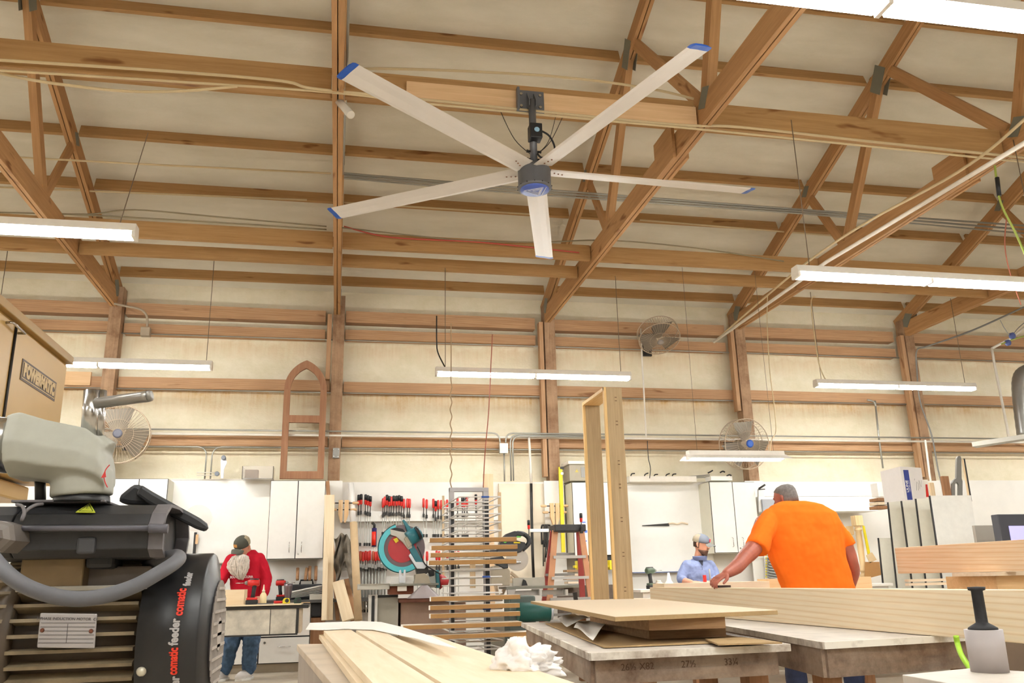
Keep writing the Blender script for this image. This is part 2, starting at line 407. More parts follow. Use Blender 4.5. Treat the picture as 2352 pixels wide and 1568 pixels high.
# ================================================================== LAMPS
TUBE = emit('fluorescent_tube', '#f8faf9', 60)
def strip(x0, x1, Y, Z, label, chain=None, cz=None, n=2, grp='long fluorescent strip lamps', flare=False, wchain=.004):
    t = thing('strip_lamp', label, 'lamp', ((x0+x1)/2, Y, Z), grp)
    g = MB()
    g.prism([(x0, Y-.06, Z+.035), (x0, Y-.045, Z+.095), (x0, Y+.045, Z+.095), (x0, Y+.06, Z+.035)], (x1-x0, 0, 0))
    obj('housing', g, HOUS, t, .003)
    if flare:
        for s in (-1, 1):
            g = MB(); g.hexa([(x0-.02, Y+s*.04, Z+.05), (x1+.02, Y+s*.04, Z+.05), (x1+.05, Y+s*.13, Z-.005), (x0-.05, Y+s*.13, Z-.005), (x0-.02, Y+s*.04, Z+.053), (x1+.02, Y+s*.04, Z+.053), (x1+.05, Y+s*.13, Z-.002), (x0-.05, Y+s*.13, Z-.002)])
            obj('reflector', g, HOUS, t)
    L = (x1-x0)/n
    for k in range(n):
        for s in (-1, 1):
            g = MB(); g.tube([(x0+k*L+.03, Y+s*.032, Z+.012), (x0+(k+1)*L-.03, Y+s*.032, Z+.012)], .019, 8)
            obj('tube', g, TUBE, t)
    for k in range(n+1):
        xx = min(max(x0+k*L, x0+.012), x1-.012)
        g = MB(); g.box(xx-.012, xx+.012, Y-.055, Y+.055, Z-.005, Z+.036); obj('socket', g, HOUS, t, .002)
    for cxx in (chain or []):
        tp_ = V(cxx) if not isinstance(cxx, float) else V((cxx, Y, cz or 4.73))
        bx_ = tp_.x if isinstance(cxx, float) else x1-.12
        g = MB(); g.tube([(bx_, Y, Z+.095), tp_], wchain, 5); obj('chain', g, plain('chain_brown', '#7a6a58', .6, .4), t)
    return t
lz = 3.38
strip(.98+.1, 3.52, 9.85, 3.36, 'double strip lamp hanging over the clamp wall in the centre', [1.2, 3.4], 4.73)
strip(6.20, 8.64, 10.1, 3.39, 'double strip lamp hanging right of the post behind the man in orange', [6.3, 8.5], 4.73)
strip(-3.92, -1.48, 10.0, 3.40, 'double strip lamp hanging behind the tan machine cabinet', [-1.55, -3.8], 4.73)
strip(3.56, 6.0, 5.9, 3.29, 'double strip lamp, large and close, upper right beside the white pipe', [3.7, 5.9], 4.73)
p_ = PZ(317, 548, 3.33)
strip(p_.x-2.44, p_.x-.01, p_.y, 3.33, 'double strip lamp, large and close, at the left picture edge', [PY(340, 305, 8.85)], 5.6)
p_ = PZ(2030, 22, 3.33)
strip(p_.x-1.22, p_.x+1.22, p_.y, 3.33, 'double strip lamp at the top right picture corner', [p_.x-1.1, p_.x+1.1], 6.6)
strip(3.88, 5.06, 9.1, 2.27, 'short shop lamp with flared reflector in front of the right wall fan', [4.0, 4.95], 4.6, 1, None, True, .0025)
# unseen strip lamps, added outside the picture to brighten the shop
for (x, y) in ((-6.5, 6), (-2.4, 1.6), (-7, 2), (.9, -1.0), (6.2, 2.2), (10.2, 5.9), (5.0, -1.8), (-3.6, -2.2), (1.0, -5.0), (11, 1.0), (-7.5, 9.8), (12.3, 10)):
    strip(x-1.22, x+1.22, y, 3.4, 'unseen double strip lamp added outside the picture to brighten the shop', None)
sc.view_settings.view_transform = 'Standard'; sc.view_settings.look = 'None'; sc.view_settings.gamma = 1
sc.view_settings.use_curve_mapping = False; sc.view_settings.exposure = 0.84
w = bpy.data.worlds.new('world'); sc.world = w; w.use_nodes = True
w.node_tree.nodes['Background'].inputs[0].default_value = (.5, .5, .5, 1); w.node_tree.nodes['Background'].inputs[1].default_value = .02
sc.cycles.max_bounces = 8; sc.cycles.diffuse_bounces = 5
# ================================================================== BIG FAN
t = thing('ceiling_fan', 'huge five-blade ceiling fan with white blades and blue tips', 'fan', (1.445, 6.0, 3.93))
FC = V((1.445, 6.0, 4.075)); FANG = plain('fan_grey', '#66676a', .45, .3); BLADE = plain('blade_white', '#d9d2ca', .4, var=.02); TIP = plain('tip_blue', '#1f55b0', .4)
g = MB(); g.lathe(FC, (0, 0, 1), [(-.115, .0), (-.115, .128), (-.105, .136), (-.095, .136), (-.09, .131), (.05, .131), (.075, .12), (.085, .09), (.1, .055), (.1, .0)], 40)
hub = obj('hub', g, FANG, t)
g = MB(); g.lathe(FC, (0, 0, 1), [(-.123, 0), (-.123, .112), (-.115, .116)], 40); obj('badge', g, plain('badge_blue', '#4a62b4', .4, var=.02), hub)
# nested triangle emblem on the badge
zb = FC.z-.1235; LOGO = plain('badge_lines', '#cdd2e6', .5)
g = MB()
def lineseg(g, a, b, w=.006): g.beam((FC.x+a[0], FC.y+a[1], zb-.001), (FC.x+b[0], FC.y+b[1], zb-.001), w, .002)
for s_, (ox, oy) in ((1.0, (0, 0)), (.72, (.008, 0)), (.42, (.018, 0))):
    A = (-.085*s_+ox, .012*s_); B = (.045*s_+ox, .075*s_); C_ = (.052*s_+ox, -.07*s_)
    lineseg(g, A, B); lineseg(g, B, C_); lineseg(g, C_, A)
lineseg(g, (.068, .07), (.075, -.078)); 
obj('emblem', g, LOGO, hub)
for k in range(14):
    a = 2*PI*k/14; g = MB(); g.lathe(FC+V((.131*math.cos(a), .131*math.sin(a), -.1)), (math.cos(a), math.sin(a), 0), [(0, .005), (.01, .005)], 6); obj('screw', g, DARKM, hub)
for k in range(5):
    a = math.radians(2.2+72*k); d = V((math.cos(a), math.sin(a), 0)); q = V((-d.y, d.x, 0)); tw = .17
    b0 = FC+V((0, 0, .045))
    # airfoil section, slightly pitched
    def sect(rr, sc2=1.0):
        out = []
        for u, h1 in ((-.088, .0), (-.06, .008), (0, .013), (.05, .01), (.088, 0), (.05, -.002), (0, -.001), (-.06, -.006)):
            u *= sc2; out.append(b0+d*rr+q*(u*math.cos(tw))+V((0, 0, u*math.sin(tw)+h1*.9+.02*(u/.078)**2*0)))
        return out
    g = MB(); rings = [[g.bm.verts.new(p) for p in sect(rr)] for rr in (.12, .14, .6, 1.2, 1.86)]
    g.skinrings(rings, True, False); bl = obj('blade', g, BLADE, t)
    g = MB(); rings = [[g.bm.verts.new(p) for p in sect(rr, s)] for rr, s in ((1.86, 1.03), (1.89, 1.03), (1.905, .92))]
    g.skinrings(rings, True, False)
    tip = [b0+d*(1.89+.015)+q*(.078*math.cos(tw))+V((0, 0, .078*math.sin(tw)))]
    obj('blade_tip', g, TIP, bl)
    for rr, u in ((.165, -.01), (.20, .0), (.235, .01)):
        pz = b0+d*rr+q*u+V((0, 0, u*math.sin(tw)-.004)); g = MB(); g.lathe(pz, (0, 0, -1), [(0, .0075), (.004, .006)], 10); obj('bolt', g, plain('bolt_bronze', '#8a5f45', .4, .5), bl)
g = MB(); g.tube([FC+V((0, 0, .08)), (1.445, 6.0, 4.76)], .03, 16); rod = obj('downrod', g, FANG, t)
g = MB(); g.box(1.33, 1.56, 6.05, 6.08, 4.68, 4.88); g.box(1.325, 1.345, 6.0, 6.05, 4.68, 4.88); 
pl = obj('mounting_plate', g, FANG, t, .003)
g = MB()
for s in (-1, 1): g.prism([(1.445+s*.025, 6.06, 4.87), (1.445+s*.025, 6.06, 4.7), (1.445+s*.025, 5.97, 4.7), (1.445+s*.025, 5.96, 4.74)], (s*.006, 0, 0))
obj('yoke', g, FANG, t)
for (dx, dz) in ((-.08, .14), (-.08, .03), (.08, .14), (.08, .03)):
    g = MB(); g.lathe((1.445+dx, 6.05, 4.7+dz), (0, -1, 0), [(0, .014), (.012, .012)], 8); obj('bolt', g, STEEL, pl)
g = MB(); g.box(1.40, 1.50, 5.9, 6.0, 4.37, 4.50); bx = obj('control_box', g, BLACK, t, .006)
g = MB(); g.lathe((1.455, 5.9, 4.44), (0, -1, 0), [(0, .022), (.003, .02)], 18); obj('sticker', g, plain('pale_blue', '#9cc4dd', .4), bx)
cable('control_cable', [(1.49, 5.93, 4.45), (1.56, 5.92, 4.4), (1.6, 5.92, 4.3), (1.57, 5.92, 4.23), (1.5, 5.95, 4.22), (1.47, 5.97, 4.26)], .008, CORDB, '', parent=t)
for z in (4.22, 4.29):
    for s in (-1, 1):
        g = MB(); g.lathe((1.445+s*.03, 5.99, z), (s, 0, 0), [(0, .009), (.02, .009), (.022, .014), (.03, .012)], 8); obj('clamp_bolt', g, DARKM, rod)
for k, (x1_, y1_) in enumerate(((1.2, 6.14), (1.75, 6.14), (1.68, 6.1))):
    cable('guy_wire', [(1.445, 6.0, 4.25), ((1.445+x1_)/2+.02*(k-1), 6.05, 4.42), (x1_, y1_, 4.74)], .0035, DARKM, '', parent=t, n=4)
plank1('fan_mounting_board', (.43, 6.105, 4.8), (2.92, 6.105, 4.8), .04, .18, PALEW, 'fresh pale timber board bolted to the girder carrying the fan', 'board')
# ================================================================== BACK WALL FITTINGS
ORD = ['first', 'second', 'third', 'fourth', 'fifth', 'sixth', 'seventh', 'eighth', 'ninth', 'tenth', 'eleventh', 'twelfth', 'thirteenth', 'fourteenth', 'fifteenth', 'sixteenth', 'seventeenth', 'eighteenth', 'nineteenth', 'twentieth', 'twenty-first', 'twenty-second', 'twenty-third', 'twenty-fourth', 'twenty-fifth', 'twenty-sixth', 'twenty-seventh', 'twenty-eighth', 'twenty-ninth', 'thirtieth']
def FB(x0, y0, x1, y1, Y):
    xm, ym = (x0+x1)/2, (y0+y1)/2
    return PY(x0, ym, Y).x, PY(x1, ym, Y).x, PY(xm, y1, Y).z, PY(xm, y0, Y).z
def fbox(x0, y0, x1, y1, Y, d):
    a, b, c, e = FB(x0, y0, x1, y1, Y); return MB().box(a, b, Y, Y+d, c, e)
def handle(parent, x, y, z0, z1, r=.005, out=.035):
    g = MB(); g.tube([(x, y, z0), (x, y-out, z0+.01), (x, y-out, z1-.01), (x, y, z1)], r, 8); return obj('handle', g, STEEL, parent)
def cabinet(name, px, Y, d, doors, label, cat='cabinet', mat=WHITE, edge=BLACK, hside=None, group=None, drawers=False):
    X0, X1, Z0, Z1 = FB(*px, Y)
    t = thing(name, label, cat, ((X0+X1)/2, Y+d/2, Z0), group)
    obj('body', MB().box(X0, X1, Y+.022, Y+d, Z0, Z1), CREAMP, t)
    g = MB(); g.box(X0, X1, Y+.014, Y+.021, Z0, Z1); obj('edge_strip', g, edge, t)
    w = (X1-X0)/doors
    for k in range(doors):
        a = X0+k*w+.006; b = a+w-.012
        dd = obj('door', MB().box(a, b, Y, Y+.016, Z0+.006, Z1-.006), mat, t, .002)
        if hside is not None:
            hx = b-.07 if (k % 2 == 0) == (hside == 0) else a+.07
            handle(dd, hx, Y, Z0+.08, Z0+.21)
            if k == 1: g = MB(); g.lathe((a+.03, Y, Z0+.06), (0, -1, 0), [(0, .012), (.006, .012)], 10); obj('lock', g, STEEL, dd)
    return t
cabinet('wall_cabinet', (617, 1103, 745, 1283), 11.5, .45, 2, 'white two-door wall cabinet below the arched sash', hside=0)
cabinet('wall_cabinet', (243, 1099, 379, 1281), 11.5, .45, 2, 'white two-door wall cabinet behind the black hand lever', hside=None)
cabinet('wall_cabinet', (1636, 1106, 1741, 1269), 11.5, .45, 2, 'white two-door wall cabinet right of the whiteboard', hside=0)
cabinet('wall_cabinet', (1317, 1107, 1442, 1275), 11.45, .5, 1, 'white wall cabinet with blue tape behind the tall jamb frame')
# tape strips
for k, (x, y, w_) in enumerate(((1341, 1199, 8), (1344, 1220, 10), (1345, 1242, 6))):
    one('tape_strip', fbox(x-w_/2, y-(3 if k == 1 else 1.5), x+w_/2, y+(3 if k == 1 else 1.5), 11.448, .0015), plain('painter_tape', '#5a82d8', .6), ('upper', 'wide middle', 'lower')[k]+' strip of blue tape on the cabinet door beside the ladder', 'tape', 'blue tape strips')
# boards of bright whiteboard
def board(px, Y, label, ledge):
    X0, X1, Z0, Z1 = FB(*px, Y); t = thing('whiteboard', label, 'whiteboard', ((X0+X1)/2, Y, Z0))
    obj('panel', MB().box(X0, X1, Y, Y+.02, Z0, Z1), WHITE2, t)
    obj('frame', MB().box(X0-.01, X1+.01, Y-.012, Y+.02, Z1, Z1+.014).box(X0-.01, X0, Y-.012, Y+.02, Z0, Z1).box(X1, X1+.01, Y-.012, Y+.02, Z0, Z1), PVC, t)
    obj('tray', MB().box(X0, X1, Y-.05, Y+.02, Z0-.014, Z0), ledge, t); return t
board((384, 1102, 616, 1291), 11.9, 'big white panel board on the wall behind the man in red', PVC)
board((1446, 1108, 1633, 1312), 11.9, 'big whiteboard on the wall behind the man in blue', plain('tray_blue', '#6a7699', .4, .4))
# hand saw marks left on the board: a long hand saw hanging there
t = thing('hand_saw', 'hand saw with pale wooden handle hanging on the whiteboard', 'saw', PY(1530, 1205, 11.88))
a, b = PY(1475, 1206, 11.88), PY(1537, 1203, 11.88)
g = MB(); g.prism([a, b+V((0, 0, .012)), b+V((0, 0, -.03)), a+V((0, 0, -.01))], (0, .004, 0)); obj('blade', g, DARKM, t)
g = MB(); g.tube(smooth_path([PY(1536, 1202, 11.875), PY(1545, 1201, 11.875), PY(1556, 1203, 11.875), PY(1566, 1200, 11.875), PY(1580, 1203, 11.875)], 4), [.012]*21, 8); obj('grip', g, MAPLE, t)
# conduits and pipes along the wall
def pipe(name, pts, r, mat, label, cat='pipe', group=None):
    mb = MB(); mb.tube(pts, r, 8); return one(name, mb, mat, label, cat, group)
ZP = PY(1000, 1003, 11.87).z; ZC = PY(1000, 994, 11.87).z
xl, xr = -5.2, 11.8
pipe('water_pipe', [(xl, 11.84, ZP), (xr, 11.84, ZP)], .016, PVC, 'long white plastic pipe running along the lowest girt')
jb = PY(1156, 1030, 11.84)
def bent(pts, rad=.12, n=5):      # rounded corners
    pts = [V(p) for p in pts]; out = [pts[0]]
    for i in range(1, len(pts)-1):
        a, b, c = pts[i-1], pts[i], pts[i+1]; u = (a-b).normalized(); w_ = (c-b).normalized()
        for k in range(n+1):
            t = k/n; out.append((b+u*rad)*(1-t)**2+b*2*t*(1-t)+(b+w_*rad)*t*t)
    return out+[pts[-1]]
pipe('conduit', bent([(xl, 11.82, ZC), (PY(1148, 990, 11.82).x, 11.82, ZC), (PY(1148, 990, 11.82).x, 11.82, jb.z+.06)]), .011, ZINC, 'steel conduit along the lowest girt bending down into the junction box from the left', 'conduit')
xq = PY(1161, 990, 11.82).x
pipe('conduit', bent([(xr, 11.82, ZC), (xq, 11.82, ZC), (xq, 11.82, jb.z+.06)]), .011, ZINC, 'steel conduit along the lowest girt bending down into the junction box from the right', 'conduit')
for k, x in enumerate((1172.5, 1177)):
    xx = PY(x, 1050, 11.8).x; pipe('conduit', bent([(xx+1.1+.4*k, 11.79-.03*k, ZC-.03-.02*k), (xx, 11.79-.03*k, ZC-.03-.02*k), (xx, 11.79-.03*k, 2.33)]), .011, ZINC, ('left' if k == 0 else 'right')+' one of two steel conduits dropping right of the junction box', 'conduit')
xx = PY(1158, 1060, 11.84).x; pipe('conduit', [(xx, 11.84, jb.z-.05), (xx, 11.84, 2.33)], .011, ZINC, 'steel conduit dropping straight below the junction box', 'conduit')
t = thing('junction_box', 'grey junction box on the lowest girt where conduits meet', 'electrical box', (jb.x, 11.84, jb.z-.07))
obj('body', MB().box(jb.x-.055, jb.x+.055, 11.8, 11.9, jb.z-.065, jb.z+.065), ZINC, t, .004)
obj('cover', MB().box(jb.x-.06, jb.x+.06, 11.79, 11.8, jb.z-.07, jb.z+.07), PVC, t)
p = PY(333, 760, 11.75); t = thing('junction_box', 'weathered junction box under the eave right of the first post', 'electrical box', p-V((0, 0, .07)))
obj('body', MB().box(p.x-.06, p.x+.06, p.y, p.y+.1, p.z-.06, p.z+.06), plain('old_grey', '#9a8a74', .7), t, .006)
pipe('conduit', smooth_path([PY(262, 697, 11.7), PY(285, 702, 11.7), PY(322, 710, 11.72), PY(337, 726, 11.75), PY(338, 750, 11.78)], 5), .016, plain('old_grey', '#9a8a74', .7), 'weathered conduit curving from the first post into its junction box', 'conduit')
p = PY(772, 1040, 11.8); t = thing('outlet_cover', 'steel blank cover plate low on the second post', 'electrical box', p-V((0, 0, .06)))
obj('plate', MB().box(p.x-.045, p.x+.045, 11.79, 11.83, p.z-.07, p.z+.07), GREYM, t, .004)
for sx in (-.03, .03):
    for sz in (-.05, .05): g = MB(); g.lathe((p.x+sx, 11.79, p.z+sz), (0, -1, 0), [(0, .008), (.006, .007)], 8); obj('bolt', g, STEEL, t)
# conduit drops left bay, arched
for k, (x, s) in enumerate(((473, -1), (486, 1))):
    xx = PY(x, 1060, 11.93).x; pipe('conduit', bent([(xx+s*1.2, 11.93, 2.8), (xx, 11.93, 2.8), (xx, 11.93, 2.33)], .13), .01, ZINC, ('left' if k == 0 else 'right')+' one of two conduits curving down right of the left wall fan', 'conduit')
for z, nm in ((4.35, 'second'), (3.58, 'third'), (2.8, 'lowest')):
    pipe('conduit', [(xl, 11.95, z), (xr, 11.95, z-.005)], .009, ZINC, 'thin steel conduit running just under the %s row of girts' % nm, 'conduit')
def drop(pxs, Y, r, mat, label, cat='pipe'): pipe('drop_pipe', bent([PY(x, y, Y) for x, y in pxs], .05), r, mat, label, cat)
drop([(1472, 755), (1475, 830), (1480, 920), (1484, 1003)], 11.8, .013, PVC, 'white plastic pipe dropping below the middle wall fan')
drop([(1215, 1003), (1218, 1060), (1220, 1110)], 11.8, .018, PVC, 'short white plastic pipe above the black downpipe')
drop([(1220, 1110), (1221, 1180), (1223, 1265), (1226, 1335)], 11.8, .02, DARKM, 'black iron downpipe right of the drying rack')
drop([(2010, 920), (2018, 1000), (2028, 1075)], 11.9, .014, ZINC, 'steel conduit left of the fifth post, above the carton', 'conduit')
drop([(1992, 918), (2008, 921), (2012, 935)], 11.9, .014, ZINC, 'short bent conduit feeding the drop left of the fifth post', 'conduit')
drop([(2278, 800), (2283, 830), (2297, 900), (2312, 975), (2318, 1010)], 11.5, .02, PVC, 'white plastic pipe dropping right of the fifth post')
drop([(2352, 752), (2325, 775), (2278, 800)], 11.5, .02, PVC, 'white plastic pipe arm slanting up to the right picture edge')
drop([(2125, 1010), (2135, 1090), (2142, 1130)], 11.5, .016, PVC, 'short white pipe below the girt right of the fifth post')
cable('flexible_conduit', [PY(2352, 705, 10.2), PY(2230, 760, 10.6), PY(2130, 795, 11.2), PY(2106, 805, 11.4), PY(2106, 850, 11.5), PY(2113, 920, 11.5), PY(2140, 1000, 11.5), PY(2155, 1080, 11.5), PY(2170, 1135, 11.5)], .013, plain('grey_cord', '#77746e', .6), 'grey flexible cord slanting down from the roof right of the fifth post')
# spiral duct and long grey tray
g = MB(); pts = smooth_path([PY(2390, 845, 11.2), PY(2352, 852, 11.2), PY(2338, 875, 11.2), PY(2341, 930, 11.2), PY(2350, 1000, 11.2)], 8); g.tube(pts, [.085+(.004 if i % 2 else 0) for i in range(len(pts))], 18)
one('dust_duct', g, plain('duct_steel', '#9b9a96', .35, .7), 'round steel dust duct elbow at the right picture edge', 'duct')
g = MB(); a, b = PY(2237, 1022, 10.2), PY(2480, 985, 9.2); g.beam(a, b, .2, .06); one('lamp_tray', g, plain('tray_grey', '#b5b1a6', .5), 'long grey sheet metal tray at the right picture edge below the duct', 'tray')
# ceiling wiring
cable('ceiling_cable', [PZ(-60, 150, 4.7), PZ(30, 175, 4.66), PZ(150, 195, 4.62), PZ(300, 210, 4.6), PZ(430, 208, 4.62), PZ(545, 198, 4.68)], .012, CABLE, 'cream cable sagging below the high girder at the upper left')
cable('ceiling_cable', [PY(-60, 134, 6.05), PY(380, 163, 6.05), PY(640, 185, 6.05), PY(700, 200, 6.02), PY(760, 208, 6.02), PY(935, 225, 6.05), PY(1300, 262, 6.05), PY(1560, 287, 6.05), PY(1700, 292, 6.05), PY(2000, 325, 6.05), PY(2352, 362, 6.05)], .012, CABLE, 'cream cable clipped along the face of the high girder')
cable('ceiling_cable', [PY(-60, 158, 6.04), PY(400, 187, 6.04), PY(760, 212, 6.04), PY(1000, 240, 6.04), PY(1400, 278, 6.04), PY(1640, 300, 6.04), PY(2352, 372, 6.04)], .01, CABLE, 'second cream cable under the high girder, just below the first')
cable('ceiling_cable', [PY(700, 175, 6.3), PY(800, 161, 6.2), PY(900, 158, 6.2), PY(1100, 165, 6.2), PY(1300, 178, 6.2), PY(1500, 205, 6.2), PY(1700, 250, 6.2), PY(2050, 298, 6.2), PY(2300, 335, 6.2)], .012, CABLE, 'cream cable arching above the fan mounting board')
cable('ceiling_cable', [PX(2650, -20, 5.33), PX(2352, 275, 5.33), PX(2200, 395, 5.33), PX(2000, 505, 5.33), PX(1870, 590, 5.33), PX(1760, 680, 5.33), PX(1640, 785, 5.33)], .014, CABLE, 'cream cable running diagonally beside the truss with the white pipe')
g = MB(); g.tube([PX(2550, 210, 5.15), PX(2280, 372, 5.15), PX(2080, 492, 5.15), PX(1900, 600, 5.15), PX(1640, 785, 5.15)], .02, 8); one('white_truss_pipe', g, PVC, 'white plastic pipe strapped to the truss chord at upper right', 'pipe')
for j, (pa, pb, yy, zz, nm) in enumerate((((0, 430), (705, 459), 10.1, None, 'left of the edge-on truss'), ((790, 465), (1240, 493), 10.1, None, 'between the edge-on truss and the next'), ((1470, 505), (1960, 545), 10.1, None, 'behind the right truss'))):
    g = MB(); g.tube([PY(*pa, yy), PY(*pb, yy)], .012, 6); one('ceiling_pipe', g, CABLE, 'cream pipe along the fourth purlin '+nm, 'pipe')
g = MB(); g.tube([PY(20, 360, 8.9), PY(350, 378, 8.9), PY(760, 398, 8.9)], .011, 6); one('ceiling_pipe', g, CABLE, 'thin pipe crossing the left roof bay above the near lamp', 'pipe')
for k, (dy, rr) in enumerate(((0, .013), (9, .013), (18, .011))):
    g = MB(); g.tube([PY(790, 398+dy*.6, 8.9), PY(1200, 432+dy*.7, 8.9), PY(1850, 482+dy*.5, 8.9), PY(2352, 518+dy, 8.9)], rr, 6); one('ceiling_conduit', g, ZINC, ORD[k]+' from the top of three conduits crossing the roof behind the big fan', 'conduit', 'conduits behind the big fan')
for k, (pts) in enumerate(([(0, 488), (200, 492), (310, 482), (520, 500), (750, 520)], [(120, 490), (400, 505), (750, 527)], [(780, 522), (950, 541), (1080, 553), (1240, 556), (1400, 552), (1600, 570), (1800, 600)], [(790, 590-70), (900, 545), (1100, 556), (1330, 580)])):
    cable('ceiling_cable', [PY(x, y, 9.3) for x, y in pts], .009, plain('dull_cable', '#8c8064', .7) if k != 3 else plain('red_wire', '#b5483a', .6), ['brown cable drooping above the front girder at the far left', 'second brown cable above the front girder, left bay', 'brown cable running above the front girder under the fan', 'red wire running above the front girder under the fan'][k], n=5)
cable('wavy_wire', [PY(1036+ (2 if i % 2 else -2)*(1 if i > 8 else 0), 742+i*16.5, 9.0+.0*i) for i in range(24)], .006, plain('tan_cord', '#a58a68', .7), 'thin wavy cord hanging in front of the centre lamp down to the drying rack')
cable('red_wire', [PY(1131, 768, 9.5), PY(1127, 850, 9.5), PY(1122, 950, 9.5), PY(1114, 1040, 9.5), PY(1110, 1120, 9.5)], .006, plain('rust_cord', '#a4604a', .7), 'rust red cord hanging right of the wavy cord')
cable('lamp_wire', [PY(1003, 725, 10), PY(1003, 780, 10), PY(1006, 810, 10), PY(1025, 848, 9.87)], .008, DARKM, 'dark lamp cord at the left end of the centre strip lamp')
cable('lamp_wire', [PY(1873, 680, 10.1), PY(1863, 700, 10.1), PY(1880, 830, 10.1), PY(1900, 878, 10.1)], .008, CABLE, 'pale lamp cord at the left end of the right strip lamp')
cable('looped_wire', [PY(1763, 675, 10.3), PY(1762, 740, 10.4), PY(1768, 850, 10.6), PY(1778, 930, 10.8), PY(1782, 990, 11), PY(1772, 1010, 11), PY(1768, 1040, 11)], .007, CABLE, 'pale cord hanging in a loop right of the right wall fan')
cable('hanging_wire', [PY(1487, 1012, 11.6), PY(1489, 1050, 11.6), PY(1494, 1075, 11.6), PY(1492, 1098, 11.6)], .006, DARKM, 'dark cord hanging down to the whiteboard top')
# power reel plug hanging from the roof, upper right
t = thing('hanging_plug', 'plug and cord hanging from the truss chord at upper right', 'plug', PY(2292, 420, 5.6))
cable('cord', [PY(2285, 380, 5.6), PY(2290, 420, 5.6), PY(2300, 470, 5.6), PY(2335, 540, 5.6), PY(2370, 620, 5.6)], .01, plain('lime_cord', '#9aa84a', .6), '', parent=t)
g = MB(); g.tube([PY(2290, 408, 5.6), PY(2295, 450, 5.6)], .018, 10); obj('plug_body', g, BLACK, t)
cable('hanging_wire', [PY(2312, 500, 6.5), PY(2308, 560, 6.5), PY(2318, 620, 6.5), PY(2345, 700, 6.5)], .006, plain('rust_cord', '#a4604a', .7), 'thin rust cord dangling at the right picture edge')
# wall fans
def wallfan(px, py, Y, rpx, tilt, yaw, label, hubc, blades=3):
    c = PY(px, py, Y); r = rpx*mpp(Y); t = thing('wall_fan', label, 'fan', c-V((0, 0, r)), 'caged fans on the back wall')
    n = V((math.sin(yaw)*math.cos(tilt), -math.cos(yaw)*math.cos(tilt), math.sin(tilt))); x = n.orthogonal().normalized()
    x = (V((1, 0, 0))-n*n.x).normalized(); y = n.cross(x)
    g = MB()
    for f_, off in ((1, .0), (1, -.16)): g.tube([c+n*off+x*(r*f_*math.cos(2*PI*i/32))+y*(r*f_*math.sin(2*PI*i/32)) for i in range(33)], .007, 6, False)
    g.tube([c+n*.045+x*(r*.5*math.cos(2*PI*i/24))+y*(r*.5*math.sin(2*PI*i/24)) for i in range(25)], .0025, 4, False)
    WIRE = plain('fan_wire', '#b39f86', .5)
    for i in range(48):
        a = 2*PI*i/48; d = x*math.cos(a)+y*math.sin(a)
        g.tube([c+n*.075+d*r*.13, c+n*.05+d*r*.5, c+n*.015+d*r*.93, c+d*r], .0022, 4, False)
        g.tube([c+d*r, c+n*-.1+d*(r*1.01), c-n*.17+d*(r*.95), c-n*.22+d*(r*.3)], .0022, 4, False)
    obj('cage', g, WIRE, t)
    g = MB(); g.lathe(c+n*.06, n, [(0, .13*r+.01), (.02, .13*r+.01), (.028, .1*r)], 20); obj('badge', g, hubc, t)
    for k in range(blades):
        a = 2*PI*k/blades+PI/2+.1; d = x*math.cos(a)+y*math.sin(a); q = n.cross(d)
        g = MB(); g.sheet(lambda u, v: c-n*.04+d*(r*(.16+.72*u))+q*((v-.5)*(.16+.2*u)*1.0)*r/.33+n*((v-.5)*.08), 4, 4, n*.004); obj('blade', g, plain('fan_blade', '#746a5c', .5, .3), t)
    g = MB(); g.lathe(c-n*.08, -n, [(0, .05), (.02, .075), (.16, .075), (.2, .06), (.21, .0)], 20); obj('motor', g, plain('fan_motor', '#8c7c68', .5, .3), t)
    g = MB(); g.tube([c-n*.22, (c.x-n.x*.3, 11.95, c.z-.02)], .02, 8); g.box(c.x-.07, c.x+.07, 11.93, 11.97, c.z-.12, c.z+.12); obj('bracket', g, DARKM, t)
    return t
wallfan(272, 996, 11.35, 60, -.1, .1, 'caged fan on the first post behind the steel crank', plain('hub_dark', '#55555f', .4))
wallfan(1515, 778, 11.4, 50, -1.0, -.1, 'caged fan tilted steeply down high on the wall between posts', plain('hub_grey', '#8a8078', .5))
wallfan(1716, 1019, 11.35, 60, -.12, .1, 'caged fan with blue badge on the fourth post', BLUEP)
# arched sash frame
t = thing('arched_sash', 'pointed-arch wooden window sash leaning on the wall above the cabinet', 'window frame', PY(693, 1100, 11.75))
Ys = 11.75
def inner(pts, k):      # offset outline towards the middle
    m = sum((V(p) for p in pts), V())/len(pts); return pts
Lo, Ro = PY(642, 1099, Ys), PY(743, 1100, Ys); Hs = PY(652, 893, Ys).z; top = PY(703, 827, Ys); wS = .085
xc = (Lo.x+Ro.x)/2
def gothic(x0, x1, zs, zt_, n=12):
    hw = (x1-x0)/2; hh = zt_-zs; R = (hw*hw+hh*hh)/(2*hw); aa = math.asin(min(1, hh/R))
    l = [(x0+R-R*math.cos(aa*i/n), zs+R*math.sin(aa*i/n)) for i in range(n+1)]
    return l
lo_ = gothic(Lo.x, Ro.x, Hs, top.z); li = gothic(Lo.x+wS, Ro.x-wS, Hs, top.z-wS*1.35)
g = MB()
for s in (0, 1):
    fx = (lambda x: x) if s == 0 else (lambda x: 2*xc-x)
    for (a, b), (c_, d_) in zip(zip(lo_, lo_[1:]), zip(li, li[1:])):
        g.hexa([(fx(a[0]), Ys, a[1]), (fx(b[0]), Ys, b[1]), (fx(d_[0]), Ys, d_[1]), (fx(c_[0]), Ys, c_[1]), (fx(a[0]), Ys+.05, a[1]), (fx(b[0]), Ys+.05, b[1]), (fx(d_[0]), Ys+.05, d_[1]), (fx(c_[0]), Ys+.05, c_[1])])
obj('arch', g, REDWOOD, t)
